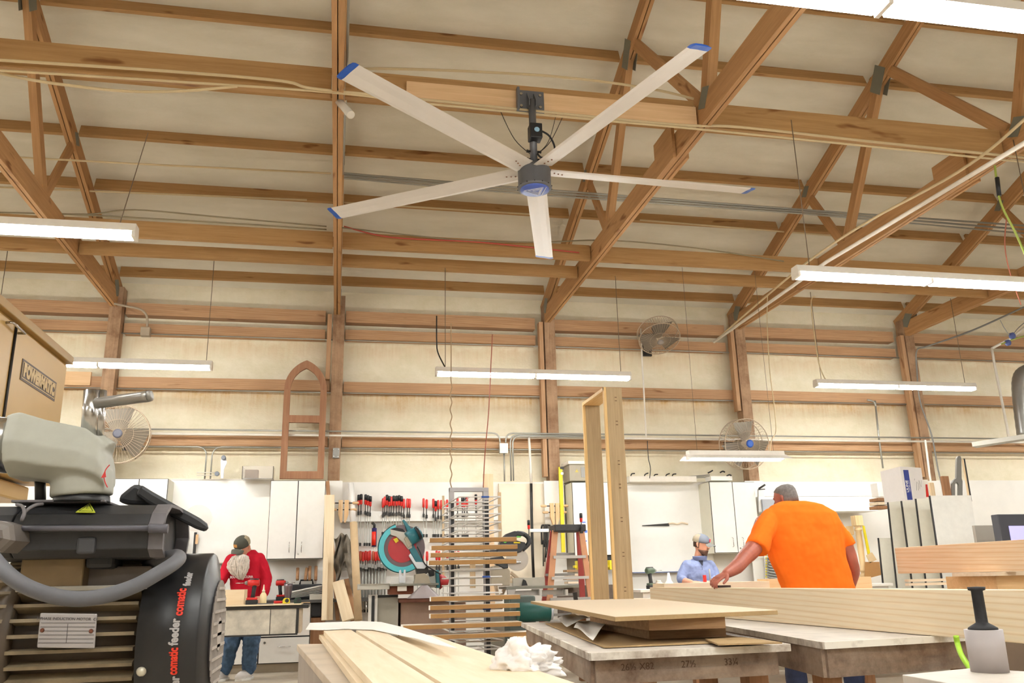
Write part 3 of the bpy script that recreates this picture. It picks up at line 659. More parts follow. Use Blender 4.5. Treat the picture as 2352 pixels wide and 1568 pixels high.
for x in (Lo.x, Ro.x-wS): obj('stile', MB().box(x, x+wS, Ys, Ys+.05, Lo.z, Hs), REDWOOD, t)
for z, nm in ((Lo.z, 'bottom_rail'), (PY(700, 970, Ys).z, 'middle_rail')): obj(nm, MB().box(Lo.x+wS, Ro.x-wS, Ys, Ys+.05, z, z+.1), REDWOOD, t)
# items on top of the left cabinets
t = thing('clear_jig', 'clear plastic jig with grey knobs standing on the white board', 'jig', PY(515, 1100, 11.8))
g = MB(); g.prism([PY(507, 1098, 11.8), PY(507, 1058, 11.8), PY(509, 1050, 11.8), PY(519, 1050, 11.8), PY(521, 1062, 11.8), PY(514, 1078, 11.8), PY(513, 1098, 11.8)], (0, .02, 0)); obj('arm', g, plain('pale_metal', '#c9ccd4', .4, .3), t)
for x, y in ((514, 1051), (499, 1088)): g = MB(); g.lathe(PY(x, y, 11.79), (0, -1, 0), [(0, .03), (.03, .03), (.035, .02)], 12); obj('knob', g, plain('knob_grey', '#7f8590', .5), t)
g = MB()
for y in (1085, 1091): g.tube([PY(452, y, 11.8), PY(496, y, 11.8)], .006, 6)
obj('rods', g, PVC, t)
GL = bpy.data.materials.new('clear_plastic'); GL.use_nodes = True; _b = GL.node_tree.nodes['Principled BSDF']; _b.inputs['Transmission Weight'].default_value = .85; _b.inputs['Roughness'].default_value = .1; _b.inputs['Base Color'].default_value = (.9, .87, .84, 1); _b.inputs['IOR'].default_value = 1.2
t = thing('plastic_tub', 'clear plastic tub holding papers beside the arched sash foot', 'tub', PY(595, 1100, 11.6))
X0, X1, Z0, Z1 = FB(556, 1070, 628, 1100, 11.6)
obj('shell', MB().box(X0, X1, 11.6, 11.85, Z0+.002, Z0+.01).box(X0, X0+.006, 11.6, 11.85, Z0+.01, Z1).box(X1-.006, X1, 11.6, 11.85, Z0+.01, Z1).box(X0, X1, 11.6, 11.606, Z0+.01, Z1), GL, t)
obj('contents', MB().box(X0+.03, X1-.2, 11.65, 11.8, Z0+.012, Z1-.04), plain('brown_packing', '#b79a7c', .8), t)
# slotted shelf upright, shelf and things at the left
g = fbox(443, 1222, 449, 1302, 11.85, .03); one('shelf_upright', g, DARKM, 'black slotted shelf upright left of the big white board', 'bracket')
X0, X1, Z0, Z1 = FB(340, 1240, 425, 1243, 11.6); one('wall_shelf', MB().box(X0, X1, 11.6, 11.95, Z0, Z1), WHITE, 'small white wall shelf under the left cabinets', 'shelf')
g = MB(); p = PY(395, 1239, 11.62); g.prism([(p.x+.1*math.cos(a*PI/10), 11.62, Z1+.11*math.sin(a*PI/10)) for a in range(11)], (0, .04, 0)); one('wooden_half_disc', g, PALEW, 'orange wooden half disc on the small white shelf', 'block')
t = thing('spray_bottle', 'small grey and red bottle behind the half disc', 'bottle', PY(394, 1238, 11.75)); p = PY(394, 1238, 11.75); p.z = Z1
g = MB(); g.lathe(p, (0, 0, 1), [(0, .02), (.1, .02), (.11, .01), (.13, .01)], 12); obj('body', g, plain('bottle_grey', '#8e9299', .4), t)
g = MB(); g.lathe(p+V((0, 0, .13)), (0, 0, 1), [(0, .012), (.02, .01)], 10); obj('cap', g, REDP, t)
g = MB(); g.lathe(PY(455, 1190, 11.4), (0, -1, 0), [(0, .165), (.004, .165)], 40); o = one('clear_disc', g, GL, 'pale round clear disc behind the black hand lever', 'disc')
one('note_card', fbox(449, 1227, 455, 1249, 11.84, .002), PALEW, 'small orange card pinned right of the slotted upright', 'card')
# ------------------------------------------------------------------ clamp wall
X0, X1, Z0, Z1 = FB(760, 1173, 1150, 1196, 11.86); one('clamp_rail', MB().box(X0, X1, 11.86, 11.97, Z0, Z1), WHITE, 'white upper rail board of the clamp wall', 'rail')
ZR1 = Z1; X0, X1, Z0, Z1 = FB(800, 1292, 1150, 1300, 11.86); one('clamp_rail', MB().box(X0, X1, 11.86, 11.97, Z0, Z1), WHITE, 'lower rail board of the clamp wall', 'rail'); ZR2 = Z1
def clampobj(x, ytop, hl, ybot, style, Y, label, group):
    p = PY(x, ytop, Y); q = PY(x, ybot, Y); z1 = p.z; L = hl*mpp(Y); z0 = q.z; X = p.x
    t = thing('bar_clamp', label, 'clamp', (X, Y, z0), group)
    g = MB(); g.lathe((X, Y, z1-L), (0, 0, 1), [(0, .011), (.01, .017), (L*.5, .0185), (L-.012, .017), (L, .011)], 10)
    hd = obj('grip', g, plain('clamp_red', '#cf2a22', .4) if style != 'w' else plain('clamp_wood', '#b5502c', .5), t)
    if style == 'b':
        g = MB(); g.lathe((X, Y, z1-L*.55), (0, 0, 1), [(0, .0192), (L*.5, .0192), (L*.56, .012)], 10); obj('grip_end', g, BLACK, hd)
    g = MB(); g.tube([(X, Y, z1-L), (X, Y, z1-L-.1)], .006, 6); obj('screw', g, DARKM, t)
    g = MB(); g.box(X-.012, X+.012, Y-.03, Y+.03, z1-L-.13, z1-L-.085); obj('sliding_arm', g, DARKM, t)
    g = MB(); g.box(X-.004, X+.004, Y+.012, Y+.022, z0, z1-L-.05); obj('bar', g, ZINC, t)
    g = MB(); g.box(X-.013, X+.013, Y-.04, Y+.026, z0-.02, z0+.02); obj('fixed_jaw', g, DARKM, t)
    return t
row1 = [(824, 1136, 'b', 1250), (830, 1134.5, 'b', 1250), (840, 1135, 'b', 1250), (845.5, 1137, 'b', 1250), (851, 1139, 'b', 1250),
 (880, 1144, 'r', 1225), (884, 1140, 'r', 1228), (889, 1136, 'b', 1228), (894.5, 1139, 'b', 1228), (899, 1140, 'r', 1228), (904.5, 1138, 'b', 1228), (911, 1138, 'b', 1228), (917, 1137, 'b', 1228), (922.5, 1139, 'b', 1228), (928, 1145.5, 'r', 1212), (936, 1144.5, 'r', 1212), (941, 1145, 'r', 1212),
 (973, 1144, 'r', 1230), (980, 1146.5, 'r', 1230), (995.5, 1145, 'r', 1230), (1000.5, 1150, 'b', 1230), (1006.5, 1148, 'r', 1230), (1013.5, 1148, 'r', 1230), (1020, 1149, 'r', 1230), (1027, 1147, 'r', 1230), (1051, 1143, 'r', 1230), (1062, 1141, 'b', 1230), (1067, 1142, 'b', 1230), (1072.5, 1142, 'r', 1230), (1093, 1135, 'b', 1235)]
for k, (x, y, s, yb) in enumerate(row1):
    clampobj(x, y, 22 if s == 'b' else 20, yb, s, 11.845, 'bar clamp with %s grip on the upper rail, %s from the left' % ('black-ended red' if s == 'b' else 'plain red', ORD[k]), 'bar clamps on the upper rail')
xs2 = [822, 828.5, 834, 840, 845.5, 850, 857.5, 863, 868.5, 873.5, 881, 887, 960, 971, 981, 1003, 1009, 1018, 1028, 1046, 1053]
for k, x in enumerate(xs2):
    clampobj(x, 1264+(k*37 % 5)*.6, 20, 1402, 'w' if k in (1, 6) else 'r', 11.845, 'long bar clamp with red grip on the lower rail, %s from the left' % ORD[k], 'bar clamps on the lower rail')
for k in range(9):
    X = PY(825+k*7.3, 1350, 11.75).x; g = MB(); z1 = PY(825, 1296+(k % 3)*2, 11.75).z; z0 = PY(825, 1400, 11.75).z
    t = thing('pipe_clamp', 'grey steel pipe clamp hanging below the red grips, %s from the left' % ORD[k], 'clamp', (X, 11.73, z0), 'steel pipe clamps under the lower rail')
    g.tube([(X, 11.73, z0), (X, 11.73, z1)], .011, 8); obj('pipe', g, ZINC, t)
    g = MB(); g.box(X-.018, X+.018, 11.68, 11.745, z1-.04, z1+.01); obj('jaw', g, GREYM, t)
# caulk gun / tube
p = PY(860, 1205, 11.7); q = PY(860, 1262, 11.7); t = thing('sealant_tube', 'red and blue sealant cartridge hanging between the clamp groups', 'cartridge', (p.x, 11.7, q.z))
NAVY = plain('navy_plastic', '#2a2358', .4); sz = p.z-q.z
g = MB(); g.lathe((p.x, 11.7, q.z+sz*.12), (0, 0, 1), [(0, .033), (sz*.75, .033)], 16); obj('barrel', g, NAVY, t)
g = MB(); g.lathe((p.x-.004, 11.69, q.z+sz*.17), (0, 0, 1), [(0, .03), (sz*.55, .03)], 16); obj('red_label', g, plain('label_red', '#f03018', .4), t)
g = MB(); g.lathe((p.x, 11.7, q.z-.01), (0, 0, 1), [(0, .004), (sz*.13, .012)], 10); obj('nozzle', g, PVC, t)
g = MB(); g.tube([(p.x, 11.7, p.z-sz*.13), (p.x, 11.7, p.z+.0), (p.x-.03, 11.7, p.z+.03)], .018, 8); obj('trigger', g, DARKM, t)
# wooden hand screws (two pairs)
def handscrew(cx, cy, s, Y, label):
    c = PY(cx, cy, Y); k = mpp(Y)*s; t = thing('hand_screw_clamp', label, 'clamp', c-V((0, 0, 28*k)), 'wooden hand screw clamps')
    for sx in (-1, 1):
        g = MB(); x = c.x+sx*6.2*k
        g.prism([(x-4.5*k, Y, c.z+22*k), (x+4.5*k, Y, c.z+22*k), (x+4.5*k, Y, c.z-8*k), (x+(0 if sx > 0 else 4.5)*k*1.0-(1*k if sx > 0 else 0), Y, c.z-25*k), (x-(4.5*k if sx > 0 else -.5*k), Y, c.z-25*k), (x-4.5*k, Y, c.z-8*k)], (0, .05, 0)); obj('jaw', g, wood('hs_maple', '#cfa878', '#e3c49a', 'z', 12), t)
    for sx, z in ((1, 16), (-1, 16), (1, 2), (-1, 2)):
        g = MB(); g.tube([(c.x, Y+.02, c.z+z*k), (c.x+sx*20*k, Y+.02, c.z+z*k)], 1.2*k, 6); obj('screw', g, DARKM, t)
        g = MB(); g.lathe((c.x+sx*(18 if z == 16 else 14)*k, Y+.02, c.z+z*k), (sx, 0, 0), [(0, 1.5*k), (3*k, 3*k), (12*k, 2.8*k), (14*k, 1.5*k)], 8); obj('grip', g, PALEW, t)
handscrew(789, 1172, 1.0, 11.6, 'wooden hand screw clamp hanging above the grey jacket')
handscrew(1275, 1178, 1.0, 11.6, 'wooden hand screw clamp hanging above the red ladder')
# G clamps and bits hanging right of the downpipe
for k, x in enumerate((1248, 1254, 1260)):
    t = thing('g_clamp', 'dark steel clamp hanging right of the black downpipe, %s of three' % ORD[k], 'clamp', PY(x, 1300, 11.7), 'dark steel clamps right of the downpipe')
    g = MB(); g.tube(smooth_path([PY(x-3, 1250+6*k, 11.7), PY(x-4, 1212, 11.7), PY(x, 1206, 11.7), PY(x+4, 1212, 11.7), PY(x+3, 1250, 11.7)], 4), .014, 6); obj('frame', g, DARKM, t)
    g = MB(); g.tube([PY(x, 1240, 11.69), PY(x-3*k, 1300-10*k, 11.69)], .008, 6); obj('screw', g, DARKM, t)
# plywood sheet on wall right of rack and white narrow panel
X0, X1, Z0, Z1 = FB(1148, 1110, 1262, 1335, 11.9); one('plywood_sheet', MB().box(X0, X1, 11.9, 11.965, Z0, Z1), plain('pale_ply_sheet', '#e9dcc4', .6, var=.04), 'pale plywood sheet standing behind the black downpipe', 'panel')
# spirit level
t = thing('spirit_level', 'long yellow spirit level standing left of the white cabinet', 'level', PY(1305, 1270, 11.6))
obj('body', fbox(1287, 1072, 1295, 1268, 11.6, .04), YELP, t)
X0, X1, Z0, Z1 = FB(1287, 1072, 1295, 1080, 11.59)
obj('end_cap', MB().box(X0-.002, X1+.002, 11.595, 11.645, Z1-.03, Z1+.004), BLACK, t)
g = MB(); g.lathe(((X0+X1)/2, 11.598, Z1-.09), (0, -1, 0), [(0, .018), (.003, .018)], 14); obj('vial', g, STEEL, t)
# dusty electric heater on top of cabinet
t = thing('air_box', 'dusty grey air cleaner box with warning triangle on the cabinet top', 'machine', PY(1330, 1104, 11.5))
X0, X1, Z0, Z1 = FB(1308, 1058, 1360, 1104, 11.5)
obj('body', MB().box(X0, X1, 11.5, 11.85, Z0, Z1-.05), plain('dusty_grey', '#a59c8a', .7), t, .01)
obj('lid', MB().box(X0-.02, X1+.02, 11.48, 11.87, Z1-.05, Z1), PVC, t, .01)
obj('grille', MB().box(X1-.16, X1-.03, 11.492, 11.5, Z0+.05, Z1-.09), GREYM, t)
g = MB(); p = V(((X0+X1)/2-.06, 11.494, (Z0+Z1)/2)); g.prism([p+V((-.025, 0, -.02)), p+V((.025, 0, -.02)), p+V((0, 0, .025))], (0, .003, 0)); obj('warning_triangle', g, plain('warn_yellow', '#c8b45a', .5), t)
# stuff on right cabinets: long white casing and cabinet-top tools
one('white_casing', fbox(1446, 1093, 1600, 1106, 11.7, .25), PVC, 'long white casing on top of the whiteboard', 'casing')
one('paint_tray', fbox(1633, 1093, 1682, 1103, 11.55, .2), WHITE, 'flat white tray on top of the right cabinet', 'tray')
for k, (x, y) in enumerate(((1452, 1088), (1483, 1089), (1505, 1090), (1532, 1090), (1547, 1089))):
    g = MB(); g.tube(smooth_path([PY(x-3, y+5, 11.72), PY(x-1, y, 11.72), PY(x+6, y-1-(k % 2)*2, 11.72)], 3), .009, 6)
    one('small_clamp', g, DARKM, 'small dark hand tool on the white casing, %s from the left' % ORD[k], 'tool', 'small dark tools on the white casing')
for k, (x, y) in enumerate(((1632, 1083), (1660, 1082), (1675, 1090))):
    g = MB(); g.tube(smooth_path([PY(x-6, y+3, 11.6), PY(x, y, 11.6), PY(x+5, y+(2 if k else -3), 11.6)], 3), .011, 6)
    one('small_clamp', g, DARKM, 'small dark hand tool on the right cabinet top, %s from the left' % ORD[k], 'tool', 'small dark tools on the right cabinet')
g = MB(); 
for k in range(3): g.tube(smooth_path([PY(1550, 1097+k*3, 11.75), PY(1580, 1094+k*2, 11.75), PY(1630, 1090+k*3, 11.75)], 4), .006, 5)
one('bundled_cable', g, GREYM, 'loose grey cables lying behind the white casing', 'cable')
# white ledge boards of the right wall
X0, X1, Z0, Z1 = FB(1742, 1140, 2015, 1174, 11.5); one('white_valance', MB().box(X0, X1, 11.5, 11.9, Z0, Z1), WHITE2, 'long white valance box on the wall behind the man in orange', 'shelf')
struct('trim_5', MB().box(PY(1742, 1122, 11.9).x, PY(2040, 1122, 11.9).x, 11.9, 11.97, PY(1890, 1139, 11.9).z, PY(1890, 1106, 11.9).z), WHITE)
one('grey_pad', fbox(1752, 1146, 1782, 1175, 11.45, .04), plain('pad_grey', '#a9abb0', .5), 'grey framed panel on the wall left of the grey-haired head', 'panel')
t = thing('caulking_gun', 'skeleton caulking gun hooked beside the right cabinet', 'caulking gun', PY(1742, 1150, 11.45))
g = MB(); g.tube([PY(1741, 1180, 11.45), PY(1741, 1124, 11.45), PY(1754, 1115, 11.45)], .008, 6); obj('rod', g, GREYM, t)
g = MB(); g.tube([PY(1743, 1122, 11.44), PY(1757, 1113, 11.44)], .014, 8); g.tube([PY(1742, 1124, 11.44), PY(1757, 1123, 11.44)], .007, 6); obj('grip', g, DARKM, t)
t = thing('sealant_tube', 'orange sealant cartridge on the wall under the right cabinet', 'cartridge', PY(1740, 1305, 11.92)); a = PY(1739, 1275, 11.92); b = PY(1741, 1304, 11.92)
g = MB(); g.tube([b, a], .033, 14); obj('barrel', g, plain('label_red', '#f03018', .4), t)
g = MB(); g.tube([b, b-V((0, 0, .12))], [.012, .004], 8); obj('nozzle', g, PVC, t)
g = MB(); g.tube([a, a+V((0, 0, .04))], .03, 12); obj('plunger', g, DARKM, t)
t = thing('wrench_rack', 'wall rack of dark curved tools with yellow tips behind the man in orange', 'tool rack', PY(1775, 1325, 11.7))
obj('backing', fbox(1757, 1270, 1800, 1332, 11.75, .02), WHITE, t)
for k in range(9):
    g = MB(); y = 1275+k*6.2; g.tube(smooth_path([PY(1763, y, 11.7), PY(1775, y+3, 11.7), PY(1797, y+6, 11.68)], 3), [.01+.012*math.sin(i/6*PI) for i in range(7)], 6); obj('tool', g, GREYM, t)
    g = MB(); g.ball(PY(1760, y, 11.7), .012, 5); obj('yellow_tip', g, YELP, t)
# turned posts under the valance
def turned(px, w, ytop, ybot, Y, label):
    a = PY(px, ytop, Y); b = PY(px+2, ybot, Y); hh = a.z-b.z; r = w/2*mpp(Y); t = thing('turned_post', label, 'post', b, 'turned wooden posts under the white valance')
    TW = wood('turned_wood', '#d9b682', '#ead0a4', 'z', 14)
    g = MB(); g.box(a.x-r, a.x+r, Y-r, Y+r, a.z-hh*.17, a.z); obj('top_block', g, TW, t, .006)
    pr_ = [(0, .7), (.02, .95), (.04, .95), (.06, .7), (.09, .65), (.1, .95), (.12, .95), (.14, .62), (.5, .75), (.74, .68), (.76, .9), (.78, .9), (.8, .65), (.83, .9)]
    g = MB(); g.lathe((a.x, Y, b.z), (0, 0, 1), [(f*hh, k*r) for f, k in pr_], 20); obj('shaft', g, TW, t)
turned(1967, 20, 1184, 1326, 11.3, 'large turned wooden post leaning under the white valance')
turned(1951, 13, 1208, 1326, 11.5, 'smaller turned wooden post beside the large one')
g = MB(); g.prism([PY(1982, 1207, 11.2), PY(1986, 1207, 11.2), PY(2000, 1275, 11.2), PY(1996, 1283, 11.2)], (0, .02, 0)); one('yellow_strap', g, YELP, 'yellow level leaning right of the turned posts', 'level')
g = MB(); g.hexa([PY(1987, 1290, 11), PY(2020, 1290, 11), PY(2024, 1320, 11), PY(1985, 1330, 11), PY(1987, 1290, 11.3), PY(2020, 1290, 11.3), PY(2024, 1320, 11.3), PY(1985, 1330, 11.3)]); one('open_carton', g, plain('carton_brown', '#b58652', .8), 'open brown carton below the yellow level', 'carton')
g = MB(); g.prism([PY(1990, 1275, 11), PY(2003, 1268, 11), PY(2014, 1285, 11), PY(1998, 1293, 11)], (0, .01, 0)); one('carton_flap', g, plain('flap_tan', '#dcc096', .8), 'pale cardboard flap standing in the open carton', 'carton')
# right wall objects: white cupboard with carton etc.
t = thing('cardboard_carton', 'white shipping carton with a blue stripe on top of the leaning panels', 'carton', PY(2075, 1152, 9.6))
a = PY(2073, 1110, 9.45); Z0 = PY(2075, 1150, 9.5).z; Z1 = PY(2075, 1071, 9.5).z
ZCB = Z0; fboxz = lambda x0, y0, x1, Y, d: (lambda q: MB().box(q[0], q[1], Y, Y+d, ZCB+.001, q[3]))(FB(x0, y0, x1, y0+30, Y))
one('storage_cupboard', MB().box(PY(2058, 1250, 10.05).x, PY(2236, 1250, 9.6).x, 9.55, 10.05, 0, ZCB), CREAMP, 'tall cream cupboard hidden behind the leaning white sheets', 'cupboard')
A = PY(2073, 1110, 9.5); B = PY(2121, 1110, 9.62); C_ = PY(2026, 1112, 10.0); D_ = B+(C_-A)
def q4(P, z): return V((P.x, P.y, z))
g = MB(); g.hexa([q4(p, Z0) for p in (A, B, D_, C_)]+[q4(p, Z1) for p in (A, B, D_, C_)]); obj('box', g, plain('white_carton', '#e4dfdc', .7, var=.03), t)
fx = (B-A).normalized(); nrm = V((fx.y, -fx.x, 0)); wA = (B-A).length
def onface(u, v): return A+fx*(wA*u)+V((0, 0, Z0+(Z1-Z0)*v-A.z))
g = MB(); g.prism([onface(.12, .03), onface(.36, .03), onface(.36, .9), onface(.12, .9)], nrm*.002); bl = obj('blue_stripe', g, plain('stripe_blue', '#2f3f8f', .6), t)
Mx = basis(onface(.2, .42)+nrm*.0025, (0, 0, 1), nrm); text('lettering', 'ULINE', .055, Mx, WHITE2, bl, bold=.001)
Mx = basis(onface(.3, .42)+nrm*.0025, (0, 0, 1), nrm); text('small_lettering', '1-800-295-5510', .022, Mx, WHITE2, bl)
g = MB()
for pts in (((.62, .3), (.68, .55), (.74, .5), (.7, .3)), ((.78, .35), (.8, .6), (.86, .4), (.9, .6)), ((.6, .65), (.58, .6))):
    g.tube([onface(*q)+nrm*.002 for q in pts], .0015, 4)
obj('pencil_scribble', g, GREYM, t)
g = MB(); X0, X1, Z0b, Z1b = FB(2120, 1101, 2134, 1142, 9.9); Z0b = ZCB+.001; one('white_ream_box', MB().box(X0, X1, 9.9, 10.2, Z0b, Z1b).mat(0) if False else MB().box(X0, X1, 9.9, 10.2, Z0b, Z1b), WHITE, 'narrow white box with a red mark right of the carton', 'box')
g = MB(); g.prism([PY(2126, 1112, 9.895), PY(2130, 1112, 9.895), PY(2134, 1141, 9.895), PY(2128, 1141, 9.895)], (0, .003, 0)); one('red_mark_strip', g, REDP, 'red strip on the narrow white box', 'strip')
def leanpanel(px, Y, label, mat=CREAMP, th=.02, d=.0):
    pts = [PY(x, y, Y+(0 if j > 1 else .18)) for j, (x, y) in enumerate(px)]
    g = MB(); g.prism(pts, (.0, th, 0)); t = thing('leaning_sheet', label, 'panel', PY((px[2][0]+px[3][0])/2, px[2][1], Y), 'white panels leaning in a row')
    obj('sheet', g, mat, t)
    a, b = pts[0], pts[3]; g = MB(); g.prism([a+V((-.012, -.002, 0)), a+V((0, -.002, 0)), b+V((0, -.002, 0)), b+V((-.012, -.002, 0))], (0, th, 0)); obj('dark_edge', g, BLACK, t)
PANL = plain('panel_cream', '#d9d6c8', .5)
leanpanel([(2137, 1138), (2230, 1137), (2262, 1350), (2168, 1350)], 8.6, 'widest white panel, rightmost of the leaning row', plain('panel_white', '#e6e4dc', .5))
leanpanel([(2105, 1145), (2141, 1144), (2170, 1350), (2130, 1350)], 8.9, 'third white panel of the leaning row, left of the widest', PANL)
leanpanel([(2072, 1150), (2110, 1150), (2135, 1350), (2098, 1350)], 9.1, 'second white panel of the leaning row, under the carton', PANL)
leanpanel([(2041, 1153), (2074, 1150), (2100, 1350), (2062, 1350)], 9.3, 'first tall white panel of the leaning row, under the carton edge', PANL)
leanpanel([(2019, 1235), (2052, 1235), (2062, 1350), (2031, 1350)], 9.5, 'shorter white panel left of the tall leaning row', PANL)
one('wifi_box', fbox(2016, 1109, 2030, 1140, 10.6, .15), WHITE, 'small white equipment box left of the carton', 'box')
for k in range(3): one('stacked_board', fbox(2017, 1143+k*9, 2044, 1150+k*9, 10.4, .2), BROWNZ if k % 2 == 0 else MAPLE, 'board stored right of the white valance, %s from the top' % ORD[k], 'board', 'boards stored right of the valance')
# templates behind the panels
g = MB(); P_ = lambda x, y: PY(x, y, 9.6)
g.prism([P_(2187, 1140), P_(2187, 1110), P_(2191, 1102), P_(2197, 1097), P_(2198, 1052), P_(2201, 1047), P_(2206, 1047), P_(2208, 1052), P_(2209, 1098), P_(2211, 1105), P_(2211, 1140), P_(2202, 1140), P_(2202, 1112), P_(2198, 1106), P_(2194, 1112), P_(2194, 1140)], (0, .03, 0)); one('forked_template', g, plain('template_grey', '#7c7a74', .6), 'dark grey forked template standing behind the widest panel', 'template')
g = fboxz(2166, 1093, 2181, 9.6, .04); one('brown_offcut', g, BROWNZ, 'brown offcut standing left of the forked template', 'board')
one('pale_strip', fboxz(2213, 1054, 2215.5, 9.6, .02), PALEZ, 'thin pale strip standing right of the forked template', 'strip')
one('dark_strip', fboxz(2216, 1053, 2219, 9.6, .02), DARKM, 'thin dark strip standing at the right of the pale strip', 'strip')
one('leaning_offcut', fboxz(2138, 1108, 2147, 9.7, .03), PALEZ, 'pale offcut standing left of the brown offcut', 'board')
X0, X1, Z0, Z1 = FB(2243, 1206, 2300, 1265, 8.2); g = MB().box(X0, X1, 8.2, 8.24, 0, Z1); one('grey_sheet', g, plain('panel_grey', '#9c958b', .7), 'grey brown board standing left of the black monitor', 'panel')
t = thing('computer_monitor', 'black monitor with lavender screen at the right picture edge', 'monitor', PY(2345, 1300, 7.5))
X0, X1, Z0, Z1 = FB(2301, 1180, 2440, 1290, 7.5)
obj('housing', MB().box(X0, X1, 7.5, 7.6, Z0, Z1), plain('monitor_black', '#3a3a40', .5), t, .008)
obj('screen', MB().box(X0+.1, X1-.1, 7.494, 7.5, Z0+.06, Z1-.115), emit('screen_glow', '#a9a6ee', .38), t)
obj('stand', MB().box((X0+X1)/2-.12, (X0+X1)/2+.12, 7.6, 7.75, .9, Z0+.05).box((X0+X1)/2-.2, (X0+X1)/2+.2, 7.45, 7.8, .885, .9), BLACK, t)
one('computer_cabinet', MB().box(X0+.1, X1+.3, 7.3, 8.0, 0, .884), CREAMP, 'cream cabinet carrying the black monitor', 'cabinet')
# ------------------------------------------------------------------ boards leaning left of the clamp wall
def lean(name, px0, px1, Y, w, th, mat, label, cat='board', grp='boards leaning by the clamp wall', dY=.35):
    a = PY(px0[0], px0[1], Y); b = PY(px1[0], px1[1], Y+dY); M, L = frameM(a, b, (0, -1, 0))
    o = plank(name, a, b, w, th, mat, None, (0, -1, .2)); setp(o, label=label, category=cat, group=grp); return o
XW = wood('leaning_pale', '#ddc6a2', '#ecdbbd', 'x', 18)
XB = wood('leaning_brown', '#9a7252', '#b88e69', 'x', 18)
lean('leaning_board', (752, 1424), (757, 1137), 10.9, .125, .03, XW, 'tall pale board leaning just right of the white wall cabinet')
lean('leaning_board', (744, 1424), (748, 1280), 10.8, .06, .03, XW, 'shorter pale board in front of the tall one by the cabinet', dY=.2)
lean('leaning_board', (776, 1424), (752, 1105), 11.2, .05, .03, XB, 'dark brown board standing behind the tall pale board', dY=.4)
lean('leaning_board', (800, 1424), (776, 1335), 10.7, .14, .03, XW, 'short pale board with pointed end below the grey jacket', dY=.3)
lean('leaning_board', (812, 1424), (797, 1330), 10.8, .07, .03, XB, 'narrow reddish board right of the short pale board', dY=.3)
g = MB(); g.tube([PY(823, 1424, 10.5), PY(812, 1200, 10.85)], .046, 16); one('cardboard_tube', g, plain('tube_tan', '#cbb08a', .7), 'long tan cardboard tube leaning right of the grey jacket', 'tube')
g = MB(); g.tube([PY(811, 1200, 11.6), PY(806, 1110, 11.75)], .04, 16); one('paper_roll', g, PAPER, 'white paper roll standing above the tan cardboard tube', 'roll')
g = MB()
def jk(u, v):
    x = 767+ (u*40+ (9*v if u > .5 else 2*v)) + 3*math.sin(v*9+u*5); y = 1236+v*(98+12*math.sin(u*9))-10*math.sin(u*PI)+3*math.sin(u*14+v*3)
    p = PY(x, y, 11.2); p.y += -.1*math.sin(u*PI)+.045*math.sin(u*21+v*9)+.045*math.sin(v*17+u*11); return p
g.sheet(jk, 44, 44, (0, .03, 0)); o = one('work_jacket', g, plain('jacket_grey', '#877e70', .9, var=.3, scale=9), 'crumpled grey brown work jacket hanging right of the tall boards', 'jacket')
g = MB()
def sl(u, v):
    x = 797+v*18+ (u-.5)*14; y = 1270+v*92; p = PY(x, y, 11.0); p.y += -.08*math.sin(u*PI)+.02*math.sin(v*22); return p
g.sheet(sl, 10, 20, (0, .06, 0)); obj('sleeve', g, plain('jacket_grey', '#857763', .9), o)
one('wall_board', fbox(1112, 1088, 1135, 1400, 11.7, .03), wood('tall_maple', '#cdaa83', '#e0c3a0', 'z', 20), 'tall pale board standing behind the right rack post', 'board')
# frame of thin pale laths behind rack
for k, (x0, y0, x1, y1, nm) in enumerate(((1016, 1138, 1021, 1345, 'left upright'), (1145, 1130, 1152, 1240, 'right upright'), (1080, 1270, 1092, 1350, 'middle upright'))):
    one('lath', fbox(x0, y0, x1, y1, 9.6, .03), PALEZ, 'pale lath behind the drying rack, '+nm, 'board', 'laths behind the drying rack')
# ------------------------------------------------------------------ lower cabinets at the back wall
X0, X1, Z0, Z1 = FB(497, 1381, 712, 1534, 11.05)
t = thing('base_cabinet', 'white base cabinet with drawers and black edges behind the man in red', 'cabinet', ((X0+X1)/2, 11.3, 0))
obj('body', MB().box(X0-1.6, X1, 11.07, 11.9, .1, .78), CREAMP, t); obj('plinth', MB().box(X0-1.6, X1-.03, 11.12, 11.9, 0, .1), plain('dusty_plinth', '#a99c88', .8), t)
obj('edge_strip', MB().box(X0-1.6, X1, 11.06, 11.068, .1, .78), BLACK, t)
zd = PY(650, 1462, 11.05).z; xm = PY(593, 1500, 11.05).x
for (a, b, c, d) in ((xm+.008, X1-.008, .11, zd-.008), (xm+.008, X1-.008, zd+.008, .77), (X0+.0, xm-.008, .11, .77), (X0-.8, X0-.008, .11, .77), (X0-1.6, X0-.81, .11, .77)):
    d_ = obj('door', MB().box(a, b, 11.04, 11.058, c, d), WHITE, t, .002)
    if c < .2 and a > xm: handle_z = zd-.11; g = MB(); g.tube([(a+.5*(b-a)-.07, 11.04, handle_z), (a+.5*(b-a)-.06, 11.015, handle_z), (a+.5*(b-a)+.06, 11.015, handle_z), (a+.5*(b-a)+.07, 11.04, handle_z)], .005, 6); obj('handle', g, STEEL, d_); g = MB(); g.lathe((a+.06, 11.04, zd-.06), (0, -1, 0), [(0, .014), (.006, .014)], 10); obj('lock', g, GREYM, d_)
X2 = X1+.05
o = one('back_worktop', MB().box(X0-2.2, X1+1.0, 11.0, 11.93, .78, .815), plain('dark_top', '#4a4844', .5), 'dark worktop along the back wall behind the man in red', 'worktop'); ZT = .815
